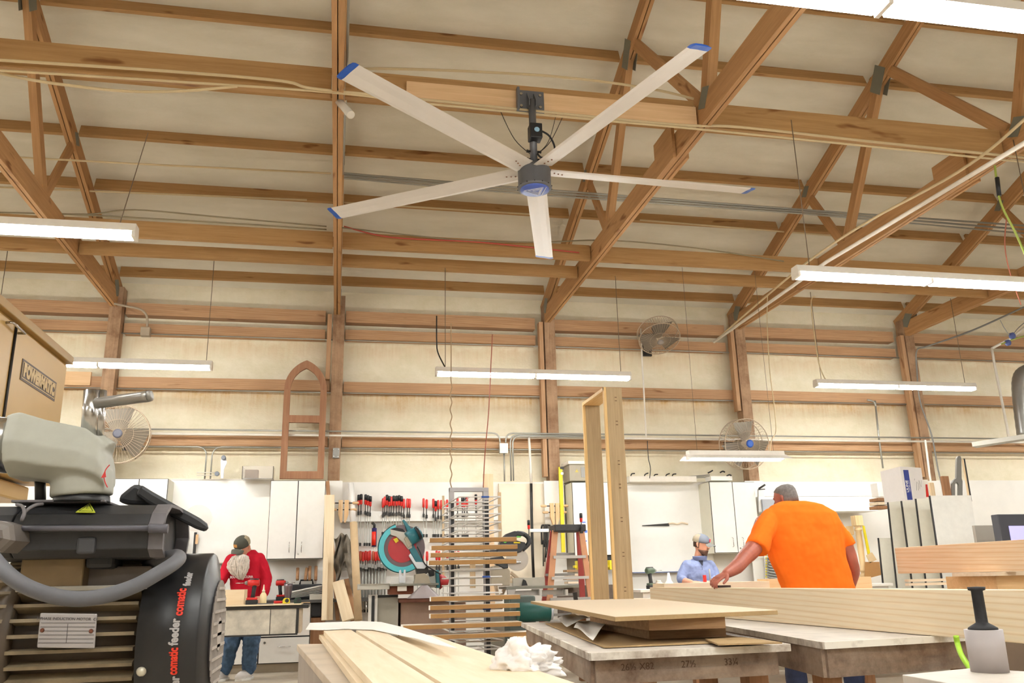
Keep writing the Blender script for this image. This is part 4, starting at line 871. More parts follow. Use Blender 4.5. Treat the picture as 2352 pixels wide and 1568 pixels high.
# things on the back worktop
t = thing('tool_case', 'black plastic tool case standing on the back worktop', 'case', PY(695, 1352, 11.5)); X0, X1, Z0, Z1 = FB(665, 1330, 740, 1372, 11.55)
obj('shell', MB().box(X0, X1, 11.6, 11.75, ZT, Z1-.06), BLACKR, t, .02)
obj('handle', MB().tube([(X0+.12, 11.67, Z1-.06), (X0+.13, 11.67, Z1-.01), (X1-.13, 11.67, Z1-.01), (X1-.12, 11.67, Z1-.06)], .012, 8), BLACK, t)
for x in (X0+.08, X1-.08): obj('latch', MB().box(x-.02, x+.02, 11.585, 11.6, Z1-.14, Z1-.08), DARKM, t)
for k in range(4):
    g = MB(); x = 683+k*14+(4 if k == 1 else 0); g.tube([PY(x, 1332, 11.6), PY(x+(4 if k == 1 else 1), 1300+(4 if k < 2 else 0), 11.65)], .02, 8)
    one('hammer', g, XB, 'brown wooden tool handle standing behind the case, %s from the left' % ORD[k], 'handle', 'brown handles behind the tool case')
for k in range(6):
    a = PY(640+k*3, 1372-k*1.5, 11.2); b = PY(737, 1346+k*4, 11.45); a.z = ZT+.02+k*.012; b.z = ZT+.06+k*.02
    g = MB(); g.beam(a, b, .14, .006); one('paper_sheet', g, PAPER, 'sheet in the pile of loose white plans beside the case, %s from the bottom' % ORD[k], 'paper', 'loose plans on the back worktop')
t = thing('steel_tumbler', 'brushed steel tumbler on the back worktop by the drill', 'cup', PY(661, 1374, 10.9)); p = PY(661, 1374, 11.05); p.z = ZT
g = MB(); g.lathe(p, (0, 0, 1), [(0, .036), (.02, .038), (.16, .05), (.19, .052)], 20); obj('body', g, plain('tumbler', '#8d8289', .3, .8), t)
g = MB(); g.lathe(p+V((0, 0, .19)), (0, 0, 1), [(0, .053), (.012, .053), (.014, .045)], 20); obj('lid', g, GL, t)
def drill(px, py, Y, z, dirx, label, yaw=0, s=1.0, c1=REDP):
    p = PY(px, py, Y); p.z = z; t = thing('cordless_drill', label, 'drill', p)
    def L(x, y, zz): return p+V((dirx*x*math.cos(yaw)-y*math.sin(yaw), dirx*x*math.sin(yaw)+y*math.cos(yaw), zz))*s
    def bx(x0, x1, y0, y1, z0, z1): return MB().hexa([L(x0, y0, z0), L(x1, y0, z0), L(x1, y1, z0), L(x0, y1, z0), L(x0, y0, z1), L(x1, y0, z1), L(x1, y1, z1), L(x0, y1, z1)])
    obj('battery', bx(-.06, .06, -.035, .035, 0, .045), BLACK, t, .005); obj('battery_top', bx(-.055, .055, -.033, .033, .045, .07), c1, t, .008)
    g = MB(); g.tube([L(-.005, 0, .06), L(-.012, 0, .12), L(-.02, 0, .19)], [.022, .02, .024], 12); obj('grip', g, BLACKR, t)
    g = MB(); g.tube([L(-.07, 0, .215), L(-.06, 0, .215), L(.02, 0, .215), L(.05, 0, .215)], [.025, .034, .036, .026], 16); bd = obj('motor_housing', g, c1, t)
    g = MB(); g.tube([L(.05, 0, .215), L(.08, 0, .215)], [.024, .014], 14); obj('chuck', g, GREYM, bd)
    g = MB(); g.tube([L(.08, 0, .215), L(.17, 0, .215)], .004, 6); obj('bit', g, STEEL, bd)
    g = MB(); g.tube([L(-.06, 0, .237), L(.03, 0, .24)], .02, 10); obj('top_shell', g, BLACK, bd)
    return t
drill(645, 1374, 11.1, ZT, 1, 'red and black cordless driver standing on the back worktop', 0, .95)
one('aluminium_extrusion', fbox(711, 1364, 742, 1378, 11.02, .3), plain('alu', '#b9b6ac', .4, .6), 'slotted metal extrusion lying at the end of the back worktop', 'profile')
t = thing('dark_tool_box', 'black tool box on the floor below the extrusion', 'box', PY(725, 1420, 11.1)); obj('body', fbox(712, 1382, 740, 1416, 11.1, .4), BLACKR, t, .02); obj('lid', fbox(711, 1378, 741, 1384, 11.09, .42), BLACK, t, .01)
one('crate_under', fbox(712, 1418, 745, 1500, 11.15, .4), BROWNZ, 'brown wooden crate standing under the black tool box', 'crate')
# emergency lamp with two heads and conduit beside the edge-on truss
t = thing('emergency_floodlight', 'white twin emergency light with clear tube under the upper left fan blade', 'lamp', PY(785, 262, 6.3))
p = PY(777, 222, 6.3)
obj('housing', MB().box(p.x-.045, p.x+.06, 6.28, 6.36, p.z-.06, p.z+.07), PVC, t, .008)
g = MB(); g.tube([PY(772, 225, 6.22), PY(806, 264, 6.0)], .032, 14); obj('lamp_head', g, plain('lamp_pale', '#d6d0c4', .25, .2), t)
g = MB(); g.tube([PY(801, -20, 5.2), PY(798, 120, 5.95), PY(795, 200, 6.5), PY(790, 330, 7.6), PY(787, 400, 8.6)], .011, 6); one('ceiling_conduit', g, ZINC, 'thin steel conduit running along the edge-on truss left of the fan', 'conduit')
t = thing('blue_hose_reel', 'small blue hose fitting hanging from a cord at the right picture edge', 'reel', PY(2320, 800, 9.5))
for x, y, r_ in ((2325, 771, .045), (2315, 787, .04)): g = MB(); g.lathe(PY(x, y, 9.5), (.3, -1, 0), [(-.03, r_*.7), (-.02, r_), (.02, r_), (.03, r_*.7)], 14); obj('fitting', g, plain('fitting_blue', '#4a5a94', .5), t)
cable('cord', [PY(2297, 735, 9.5), PY(2308, 755, 9.5), PY(2322, 770, 9.5), PY(2340, 752, 9.5), PY(2360, 735, 9.5)], .006, GREYM, '', parent=t)
cable('lime_cord', [PY(2300, 790, 9.5), PY(2325, 780, 9.5), PY(2352, 772, 9.5), PY(2380, 766, 9.5)], .01, plain('lime_cord', '#9aa84a', .6), '', parent=t)
one('plywood_patch', fbox(150, 853, 208, 884, 11.93, .04), PALEW, 'pale plywood patch on the wall behind the tan machine', 'board')
# ================================================================== MIDDLE OF THE SHOP
# drying rack
YR = 8.3; t = thing('drying_rack', 'tall two-post drying rack with white wire shelves carrying narrow boards', 'rack', (PY(1078, 1400, YR).x, YR, 0))
xa0, xa1 = PY(1033, 1300, YR).x, PY(1044, 1300, YR).x; xb0, xb1 = PY(1112, 1300, YR).x, PY(1125, 1300, YR).x; zt_ = PY(1078, 1120, YR).z
LG = plain('rack_grey', '#a6a3a4', .45, .3)
for nm, a, b in (('left', xa0, xa1), ('right', xb0, xb1)):
    po = obj('post', MB().box(a, b, YR, YR+.06, .06, zt_), LG, t, .003)
    obj('slotted_face', MB().box(a+.012, b-.004, YR-.004, YR, .1, zt_-.12), BLACK, po)
obj('top_bar', MB().box(xa0, xb1, YR-.002, YR+.06, zt_-.035, zt_+.003), LG, t, .002)
obj('foot', MB().box(xa0-.05, xa1+.03, YR-.55, YR+.7, 0, .06).box(xb0-.03, xb1+.05, YR-.55, YR+.7, 0, .06).box(xa0, xb1, YR, YR+.06, .0, .06), DARKM, t, .004)
WIREW = plain('white_wire', '#dcd8d2', .45)
ys = [1153+18.4*i for i in range(8)]+[1310+i*17.5 for i in range(11)]
SHZ = []
for k, y in enumerate(ys):
    z = PY(1040, y, YR-.02).z
    if z < .15: break
    SHZ.append(z)
    g = MB()
    loop = [(xa0-.0, YR-.02, z), (xa0+.02, YR-.5, z+.004), (xb1+.02, YR-.5, z+.004), (xb1, YR-.02, z), (xa0, YR-.02, z)]
    g.tube(loop, .0072, 6)
    loop = [(xa0, YR+.07, z), (xa0-.0, YR+.62, z), (xb1, YR+.62, z), (xb1, YR+.07, z)]
    g.tube(loop, .0072, 6); 
    for q in (.33, .66): x = xa0+(xb1-xa0)*q; g.tube([(x, YR-.5, z+.004), (x, YR-.02, z)], .004, 5)
    g.box(xa0, xa1, YR-.03, YR+.08, z-.008, z+.008); g.box(xb0, xb1, YR-.03, YR+.08, z-.008, z+.008)
    obj('wire_shelf', g, WIREW, t)
    if k in (0, 6, 9, 13): g = MB(); g.tube([(xb0-.1, YR-.5, z+.004), (xb0-.03, YR-.5, z+.004)], .009, 8); obj('blue_tag', g, plain('tag_blue', '#2e57a8', .5), t)
MDFB = plain('board_edge_brown', '#a67c48', .7, var=.08, scale=30)
WOODTOP = plain('primed_white', '#e6dccb', .7)
def rackboard(px0, px1, y, Y, label, zoff=0, L2=None, depth=.09, th=.036):
    z = PY((px0+px1)/2, y, Y).z; zs = min(SHZ, key=lambda s: abs(s+.02-z)); a = PY(px0, y, Y).x; b = PY(px1, y, Y).x
    zc = z
    t = thing('narrow_board', label, 'board', ((a+b)/2, Y, zc-th/2), 'narrow boards lying on the drying rack')
    obj('core', MB().box(a+.004, b, Y, Y+depth, zc-th/2, zc+th/2), MDFB, t, .001)
    obj('primed_face', MB().box(a+.004, b, Y+.002, Y+depth, zc+th/2, zc+th/2+.002), WOODTOP, t)
    obj('white_end', MB().box(a, a+.004, Y, Y+depth, zc-th/2, zc+th/2), PAPER, t)
for k, (a, b, y) in enumerate(((986, 1187, 1239), (990, 1189, 1256.5), (988, 1188, 1273), (984, 1186, 1290.5), (989, 1195, 1373), (987, 1194, 1393), (988, 1195, 1412))):
    rackboard(a, b, y, 7.72, 'narrow brown-edged board on the drying rack, %s from the top' % ORD[k])
rackboard(925, 1200, 1437, 7.6, 'long pale board low on the drying rack, upper of two', depth=.22, th=.034)
rackboard(960, 1225, 1460, 7.6, 'long pale board low on the drying rack, lower of two', depth=.22, th=.034)
# jamb frame standing upright on a bench
YN, YF_ = 8.0, 8.76
xl_, xr_ = PY(1398, 1000, YN).x, PY(1432, 1000, YN).x; zb_, zt2 = PY(1430, 1380, YN).z, PY(1410, 890, YN).z
t = thing('door_jamb', 'tall unfinished oak door jamb frame standing in the middle of the shop', 'door frame', ((xl_+xr_)/2, 8.4, zb_))
xl2 = xl_-.012
obj('near_jamb', MB().box(xl_, xr_+.008, YN, YN+.03, zb_, zt2), OAKZ, t, .002)
obj('far_jamb', MB().box(xl_, xr_+.008, YF_, YF_+.03, zb_, zt2-.03), OAKZ, t, .002)
obj('head', MB().box(xl_, xr_+.008, YN+.03, YF_+.03, zt2-.03, zt2), wood('oak_head', '#c9a063', '#e0bd84', 'y', 24), t, .002)
obj('stop_strip', MB().box(xl_-.028, xl_-.001, YN-.002, YN+.035, zb_, zt2+.004).box(xl_-.028, xl_-.001, YF_-.002, YF_+.035, zb_, zt2-.03).box(xl_-.028, xl_-.001, YN, YF_+.03, zt2-.03, zt2+.004), wood('oak_pale', '#d0a86c', '#e3c28a', 'z', 24), t, .001)
for k, y in enumerate((920, 975, 1066, 1120, 1197, 1277, 1357)):
    p = PY(1415+(y-900)*.05, y, YN-.001)
    g = MB()
    for dz in (0, .035): g.box(p.x-.018, p.x+.004, YN-.0015, YN, p.z-.004+dz, p.z+.004+dz)
    obj('hinge_mark', g, plain('mark_dark', '#5e4326', .8), t)
# bench under the jamb frame, with stuff
def bench(x0, x1, y0, y1, z, label, mat, th=.04, legs=True, apron=.1, name='workbench', cat='workbench'):
    t = thing(name, label, cat, ((x0+x1)/2, (y0+y1)/2, 0))
    obj('top', MB().box(x0, x1, y0, y1, z-th, z), mat, t, .004)
    if apron: obj('apron', MB().box(x0+.04, x1-.04, y0+.04, y0+.07, z-th-apron, z-th).box(x0+.04, x0+.07, y0+.07, y1-.04, z-th-apron, z-th).box(x1-.07, x1-.04, y0+.07, y1-.04, z-th-apron, z-th), mat, t)
    for a in (x0+.08, x1-.16):
        for b in (y0+.08, y1-.16): obj('leg', MB().box(a, a+.08, b, b+.08, 0, z-th), BROWNZ, t)
    return t
bench(2.35, 3.35, 7.6, 8.95, zb_, 'pale bench under the tall jamb frame', MAPLE, .045)
one('white_drop_cloth', MB().sheet(lambda u, v: V((3.02+u*.45, 7.56+v*.9, zb_+.006-4*max(0, .05-v)*(1+.2*u))), 6, 12, (0, 0, .003)), PAPER, 'white drop cloth hanging over the bench right of the jamb frame', 'cloth')
# ladder
t = thing('step_ladder', 'red fibreglass step ladder with black top left of the jamb frame', 'ladder', PZ(1310, 1500, 0) if False else V((PY(1305, 1400, 9.6).x, 9.6, 0)))
YL = 10.2; LR = plain('ladder_red', '#b5504c', .5, var=.1); LO = plain('ladder_tan', '#c9916a', .6)
def LP(x, y, Y=YL): return PY(x, y, Y)
tl, tr = LP(1275, 1218), LP(1335, 1218); zt3 = tl.z
bl, br = LP(1262, 1380), LP(1358, 1380); 
def ext(a, b, z): k = (a.z-z)/(a.z-b.z); return a+(b-a)*k
for a, b, m, dy in ((tl, bl, LO, 0), (tr, br, LO, 0), (tl, LP(1256, 1335, YL+.5), LR, .1), (tr, LP(1338, 1380, YL+.5), LR, .1)):
    e = ext(a+V((0, dy, 0)), b, 0.0); g = MB(); g.beam(a+V((0, dy, 0)), e, .07, .03, (0, -1, 0)); obj('rail', g, m, t, .003)
X0, X1, Z0, Z1 = FB(1270, 1205, 1341, 1221, YL); obj('top_cap', MB().box(X0, X1, YL-.1, YL+.22, Z0, Z1), plain('ladder_cap', '#2b2a2a', .5, var=.5, scale=50), t, .01)
for k, y in enumerate((1281, 1329, 1377, 1425, 1470)):
    f = (y-1218)/(1380-1218); a = tl+(bl-tl)*f; b = tr+(br-tr)*f
    g = MB(); g.box(a.x, b.x, YL-.04, YL+.05, a.z-.012, a.z+.02); obj('step', g, plain('alu_step', '#b9b7b2', .4, .5), t)
    a2 = tl+(bl-tl)*(f*.93); g = MB(); g.box(a2.x+.02, b.x-.06, YL+.1+.4*f, YL+.13+.4*f, a.z+.03, a.z+.06); obj('brace', g, GREYM, t)
clampobj(1334, 1178, 20, 1216, 'b', YL-.12, 'bar clamp hooked on the ladder top', None)
# yellow rack and dark shelf under the white cabinet
one('dark_shelf', fbox(1338, 1275, 1445, 1287, 11.5, .3), BLACK, 'dark shelf strip under the taped white cabinet', 'shelf')
t = thing('yellow_rack', 'bright yellow plastic tool rack under the taped white cabinet', 'rack', PY(1390, 1302, 11.3))
X0, X1, Z0, Z1 = FB(1320, 1290, 1447, 1303, 11.3); obj('bar', MB().box(X0, X1, 11.3, 11.4, Z0, Z0+.035), YELP, t, .008)
for k in range(7): x = X0+.03+k*(X1-X0-.1)/6; obj('hook', MB().box(x, x+.04, 11.27, 11.4, Z0-.03, Z1+.02), YELP, t, .006)
one('open_shelving', MB().box(*[v for v in (PY(1300, 1350, 11.3).x, PY(1444, 1350, 11.3).x)], 11.45, 11.8, 0, .9), plain('shelf_dark', '#6f5f52', .8, var=.4, scale=8), 'dark cluttered shelving behind the red ladder', 'shelves')
for k in range(5):
    one('stored_slat', fbox(1302+(k % 2)*3, 1308+k*9, 1333, 1313+k*9, 11.2, .2), MAPLE if k % 2 else WALNUT, 'slat stored on the shelving behind the ladder, %s from the top' % ORD[k], 'board', 'slats behind the ladder')
# ------------------------------------------------------------------ mitre saw station left
def cab(x0, y0, x1, y1, Y, d, mat, name, label, cat, bev=.0): return one(name, fbox(x0, y0, x1, y1, Y, d), mat, label, cat, None, bev)
ZS = PY(900, 1342, 9.0).z
t = thing('saw_cabinet', 'white cabinet with black edge and handle under the teal mitre saw', 'cabinet', (PY(900, 1400, 9.3).x, 9.5, 0))
X0, X1, Z0, Z1 = FB(853, 1367, 914, 1430, 9.3); obj('body', MB().box(X0, X1, 9.32, 9.9, .05, Z1), plain('grey_laminate', '#aba799', .6), t)
obj('door', MB().box(PY(846, 1400, 9.3).x, X0+.06, 9.28, 9.32, .05, Z1+.01), WHITE, t); obj('edge_strip', MB().box(X0-.0, X0+.03, 9.27, 9.3, .05, Z1).box(X0, X1, 9.3, 9.33, Z1-.02, Z1+.005), BLACK, t)
handle(t, PY(848, 1400, 9.3).x-.03, 9.28, PY(848, 1407, 9.3).z, PY(848, 1383, 9.3).z, .006)
ZT0 = Z1
t = thing('saw_table', 'grey saw table with aluminium wing carrying the teal mitre saw', 'table', (PY(900, 1340, 9.2).x, 9.4, ZT0+.005))
X0, X1, Z0, Z1 = FB(895, 1340, 974, 1345, 9.0)
obj('top', MB().box(X0, X1+.15, 9.0, 9.6, Z0, Z1), plain('steel_top', '#86867c', .4, .4), t, .003); TS = Z1
X0, X1, Za, Zb = FB(821, 1340, 895, 1354, 9.05); obj('wing', MB().box(X0, X1, 9.05, 9.15, Za, Zb), plain('alu', '#b9b6ac', .4, .6), t, .004)
obj('wing_surface', MB().box(X0+.02, X1, 9.02, 9.45, Zb-.006, Zb), plain('alu', '#b9b6ac', .4, .6), t)
X0, X1, Za, Zb = FB(895, 1346, 950, 1362, 9.1); obj('brown_support', MB().box(X0, X1, 9.1, 9.5, ZT0+.008, Z0), wood('rust_wood', '#70402c', '#8a523a'), t)
X0, X1, Za, Zb = FB(913, 1345, 934, 1357, 9.05); obj('bracket', MB().box(X0, X1, 9.03, 9.09, Za, Zb), PVC, t, .003)
for k in range(4): one('white_lath', fbox(897, 1325+k*4-.5, 951, 1328+k*4, 9.15, .08), PAPER, 'primed white slat stacked beside the teal saw, %s from the top' % ORD[k], 'board', 'white slats by the teal saw')
g = MB(); g.prism([PY(917, 1338, 9.1), PY(917, 1310, 9.1), PY(921, 1308, 9.1), PY(923, 1322, 9.1), PY(926, 1322, 9.1), PY(928, 1308, 9.1), PY(932, 1308, 9.1), PY(931, 1338, 9.1)], (0, .03, 0)); one('saw_fence_stop', g, plain('pale_alu', '#d9dde2', .4, .3), 'pale forked stop block standing against the white slats', 'stop')
# teal mitre saw, head raised
YS = 9.15; TL = plain('saw_teal', '#2c7683', .4); TLL = plain('guard_aqua', '#55c3cf', .25, var=.03); 
t = thing('mitre_saw', 'teal mitre saw with aqua guard and red blade, head raised', 'saw', PY(935, 1340, YS))
c = PY(924, 1258, YS); R = 49*mpp(YS)
g = MB(); g.lathe(c+V((0, .01, 0)), (0, 1, 0), [(0, R*.99), (.002, R*.99)], 40); bl_ = obj('blade', g, plain('blade_grey', '#6d5f62', .4, .5), t)
g = MB(); g.lathe(c+V((0, .004, 0)), (0, 1, 0), [(0, R*.62), (.004, R*.62)], 32); obj('blade_disc', g, plain('blade_red', '#b8232b', .4), bl_)
g = MB(); n = 26   # lower guard: an open C-shaped band
for (ra, rb, y0, y1) in ((R*.80, R*1.06, -.03, -.026), (R*1.03, R*1.06, -.03, .05)):
    for i in range(n):
        a0 = math.radians(108+(195)*i/n); a1 = math.radians(108+(195)*(i+1)/n)
        P0 = lambda r_, a, y: c+V((r_*math.cos(a), y, r_*math.sin(a)))
        g.hexa([P0(ra, a0, y0), P0(rb, a0, y0), P0(rb, a1, y0), P0(ra, a1, y0), P0(ra, a0, y1), P0(rb, a0, y1), P0(rb, a1, y1), P0(ra, a1, y1)])
obj('guard', g, TLL, t)
def pg(pts, Y, d, bev=0): return MB().prism([PY(x, y, Y) for x, y in pts], (0, d, 0))
obj('upper_guard', pg([(896, 1214), (915, 1212), (932, 1219), (945, 1238), (947, 1258), (938, 1262), (925, 1245), (910, 1232), (897, 1228)], YS-.035, .08), plain('guard_grey', '#b9b6ad', .4, .3), t, .006)
obj('black_cover', pg([(896, 1215), (908, 1211), (925, 1214), (932, 1222), (918, 1220), (905, 1217)], YS-.04, .09), BLACKR, t, .004)
obj('yellow_label', pg([(903, 1238), (912, 1234), (916, 1242), (909, 1247)], YS-.039, .003), YELP, t)
obj('gear_case', pg([(928, 1236), (938, 1229), (947, 1250), (938, 1258)], YS-.07, .1), plain('case_tan', '#b5aa96', .5), t, .006)
g = MB(); g.tube([PY(938, 1238, YS-.06), PY(950, 1230, YS-.05), PY(962, 1223, YS-.03)], .075, 20); md = obj('motor', g, TL, t)
g = MB(); g.tube([PY(958, 1225, YS-.1), PY(964, 1222, YS-.1)], .07, 20); obj('motor_cap', g, BLACK, md)
obj('handle', pg([(924, 1194), (928, 1192), (934, 1199), (947, 1217), (944, 1226), (937, 1223), (931, 1208)], YS-.03, .06), TL, t, .008)
obj('arm', pg([(938, 1255), (950, 1250), (966, 1280), (982, 1300), (978, 1306), (962, 1304), (946, 1275)], YS-.03, .1), TL, t, .008)
obj('silver_arm', pg([(939, 1276), (943, 1270), (955, 1290), (970, 1290), (980, 1300), (975, 1306), (958, 1306)], YS-.06, .05), plain('pale_alu', '#d9dde2', .4, .3), t, .004)
obj('pivot', pg([(955, 1300), (982, 1300), (986, 1312), (976, 1320), (958, 1318)], YS-.04, .14), DARKM, t, .006)
obj('base', pg([(955, 1318), (976, 1316), (984, 1322), (990, 1341), (950, 1341)], YS-.06, .2), plain('case_tan', '#b5aa96', .5), t, .006)
g = MB(); g.tube(smooth_path([PY(958, 1255, YS-.08), PY(966, 1270, YS-.08), PY(976, 1295, YS-.08), PY(998, 1310, YS-.05), PY(1012, 1318, YS)], 5), .007, 6); obj('power_cord', g, CORDB, t)
# second grey/red machine left of rack
t = thing('bench_motor', 'white and teal motor with red cone between saw and rack', 'motor', PY(990, 1352, 9.4))
obj('body', pg([(981, 1318), (1000, 1310), (1004, 1348), (982, 1350)], 9.3, .2), plain('motor_white', '#d5d8d4', .4), t, .012)
obj('dark_window', pg([(984, 1308), (998, 1308), (998, 1322), (986, 1324)], 9.28, .1), BLACK, t, .01)
obj('teal_band', pg([(1000, 1310), (1008, 1308), (1011, 1350), (1003, 1350)], 9.28, .22), TL, t, .008)
g = MB(); g.tube([PY(1009, 1335, 9.38), PY(1018, 1334, 9.38), PY(1030, 1336, 9.38)], [.085, .06, .03], 16); obj('cone', g, plain('cone_red', '#b8323a', .4), t)
t = thing('dust_bag', 'grey translucent plastic dust bag hanging from the saw table', 'bag', PY(972, 1372, 8.95))
def bag(u, v):
    a = u*2*PI; w = .03+.14*v+.012*math.sin(7*a)*v; p = PY(975, 1343+30*v, 9.0); return p+V((w*math.cos(a), .5*w*math.sin(a), 0))
obj('film', MB().grid(bag, 28, 8), plain('bag_grey', '#b7afb2', .35), t)
g = MB(); g.lathe(PY(975, 1343, 9.0), (0, 0, 1), [(0, .03), (.012, .03)], 12); obj('collar', g, GREYM, t)
# old pinkish machine cabinet
t = thing('machine_base', 'dusty pink brown machine base with heavy lip left of the rack posts', 'machine', (PY(985, 1400, 8.9).x, 9.1, 0)); PK = plain('dusty_pink', '#a68a78', .8, var=.2, scale=6)
X0, X1, Z0, Z1 = FB(921, 1376, 1072, 1430, 9.3); obj('body', MB().box(X0, X1, 9.35, 9.75, 0, Z1), PK, t, .01)
obj('lip', fbox(916, 1373, 1076, 1382, 9.26, .5), plain('rust_top', '#8a5a48', .7, var=.3, scale=6), t, .012)
# ------------------------------------------------------------------ black mitre saw on the right
YB2 = 9.3
t = thing('saw_stand', 'grey folding saw stand with square tubes carrying the black mitre saw', 'stand', (PY(1240, 1360, YB2).x, YB2+.2, 0))
X0, X1, Z0, Z1 = FB(1163, 1345, 1330, 1351, YB2); obj('top', MB().box(X0, X1, YB2, YB2+.45, Z0, Z1), plain('steel_top', '#86867c', .4, .4), t, .003); TB = Z1
obj('side_frame', pg([(1165, 1352), (1186, 1352), (1178, 1372), (1167, 1372)], YB2+.01, .05), plain('stand_grey', '#bdb9b4', .4, .3), t, .004)
for x in (1242, 1302): obj('square_tube', fbox(x-3, 1353, x+3, 1367, YB2-.02, .4), plain('stand_white', '#d8d6d0', .4), t, .002)
obj('crossbar', fbox(1175, 1355, 1300, 1366, YB2+.1, .06), plain('stand_grey', '#bdb9b4', .4, .3), t)
for x in (1175, 1320):
    a = PY(x, 1360, YB2+.2); g = MB(); g.beam(a, (a.x+(-.1 if x < 1200 else .1), a.y, 0), .04, .04); obj('leg', g, DARKM, t)
BK = plain('saw_black', '#34363a', .45); t = thing('mitre_saw', 'black mitre saw with green details and lowered round blade right of the rack', 'saw', PY(1190, 1345, YB2))
obj('housing', pg([(1147, 1252), (1153, 1236), (1165, 1225), (1182, 1219), (1196, 1220), (1208, 1225), (1200, 1231), (1188, 1229), (1186, 1240), (1196, 1243), (1207, 1245), (1208, 1255), (1196, 1268), (1178, 1272), (1155, 1270), (1140, 1272)], YB2, .12), BK, t, .01)
g = MB(); g.tube(smooth_path([PY(1188, 1224, YB2+.06), PY(1202, 1226, YB2+.06), PY(1213, 1234, YB2+.06), PY(1215, 1245, YB2+.06), PY(1209, 1254, YB2+.06), PY(1200, 1262, YB2+.06)], 5), .026, 10); obj('grip', g, BK, t)
LIM = plain('lime_green', '#63c24a', .4); obj('trigger', pg([(1187, 1230), (1197, 1231), (1196, 1234), (1187, 1234)], YB2-.005, .03), LIM, t)
g = MB(); g.lathe(PY(1160, 1243, YB2-.002), (0, -1, 0), [(0, .018), (.003, .018)], 14); obj('round_badge', g, LIM, t); obj('yellow_label', pg([(1180, 1244), (1195, 1244), (1195, 1247.5), (1180, 1247.5)], YB2-.004, .004), YELP, t)
g = MB(); g.lathe(PY(1188, 1284, YB2+.07), (0, 1, 0), [(0, 25*mpp(YB2)), (.003, 25*mpp(YB2))], 36); obj('blade', g, plain('blade_pale', '#c5bfb8', .3, .6), t)
g = MB(); g.tube([PY(1125, 1290, YB2+.02), PY(1196, 1291, YB2+.02)], .012, 8); g.tube([PY(1140, 1286, YB2+.06), PY(1180, 1287, YB2+.06)], .02, 8); obj('slide_rails', g, STEEL, t)
obj('arm', pg([(1120, 1262), (1142, 1262), (1166, 1290), (1168, 1304), (1158, 1306), (1130, 1290)], YB2+.03, .1), BK, t, .008)
obj('turntable', pg([(1130, 1300), (1160, 1296), (1172, 1310), (1172, 1345), (1128, 1345)], YB2+.05, .2), plain('case_tan', '#b5aa96', .5), t, .01)
obj('fence', fbox(1178, 1326, 1252, 1345, YB2+.12, .03), plain('alu', '#b9b6ac', .4, .6), t, .003)
g = MB(); g.prism([PY(1200, 1344, YB2+.08), PY(1203, 1330, YB2+.08), PY(1208, 1333, YB2+.08), PY(1212, 1344, YB2+.08)], (0, .05, 0)); obj('hold_down', g, BLACK, t)
clampobj(1214, 1194, 20, 1240, 'b', 11.3, 'short red clamp gripping the white rail behind the black saw', None)
one('white_rail', fbox(1217, 1214, 1262, 1221, 11.35, .08), WHITE, 'short white rail held by the small red clamp', 'rail')
for k, (x, y) in enumerate(((1172, 1335), (1182, 1322), (1140, 1352), (1155, 1360), (1165, 1330))):
    g = MB(); p = PY(x, y, 9.75); M_ = Matrix.Translation(p) @ Matrix.Rotation(.7*k, 4, 'Y'); g.box(-.06, .06, -.03, .03, -.015, .015, M_)
    one('wood_offcut', g, MAPLE, 'small wood offcut heaped behind the rack and black saw, %s of the heap' % ORD[k], 'offcut', 'offcuts behind the rack')
# green machine
t = thing('green_machine', 'dark green cast machine with round motor behind the MDF table', 'machine', (PY(1220, 1400, 8.6).x, 8.8, 0))
g = MB(); g.tube([PY(1190, 1405, 8.6), PY(1262, 1405, 8.6)], .09, 24); mt = obj('motor', g, GREENM, t)
g = MB(); g.tube([PY(1262, 1405, 8.6), PY(1268, 1405, 8.6)], .075, 24); obj('end_bell', g, plain('pale_metal', '#c9ccd4', .4, .3), mt)
obj('column', MB().box(PY(1170, 1400, 8.7).x, PY(1232, 1400, 8.7).x, 8.72, 9.0, 0, PY(1200, 1368, 8.7).z), plain('green_dusty', '#5a6660', .6), t, .02)
obj('foot', MB().box(PY(1165, 1400, 8.7).x, PY(1250, 1400, 8.7).x, 8.65, 9.1, 0, .1), GREENM, t)
one('grey_cabinet', MB().box(PY(1128, 1480, 9.5).x, PY(1230, 1480, 9.5).x, 9.8, 9.85, 0, .62), plain('grey_laminate', '#aba799', .6), 'grey cabinet side behind the lower rack shelves', 'cabinet')
one('pale_crate', fbox(1202, 1465, 1240, 1520, 6.9, .3), PALEZ, 'pale plywood crate under the left corner of the MDF table', 'crate')
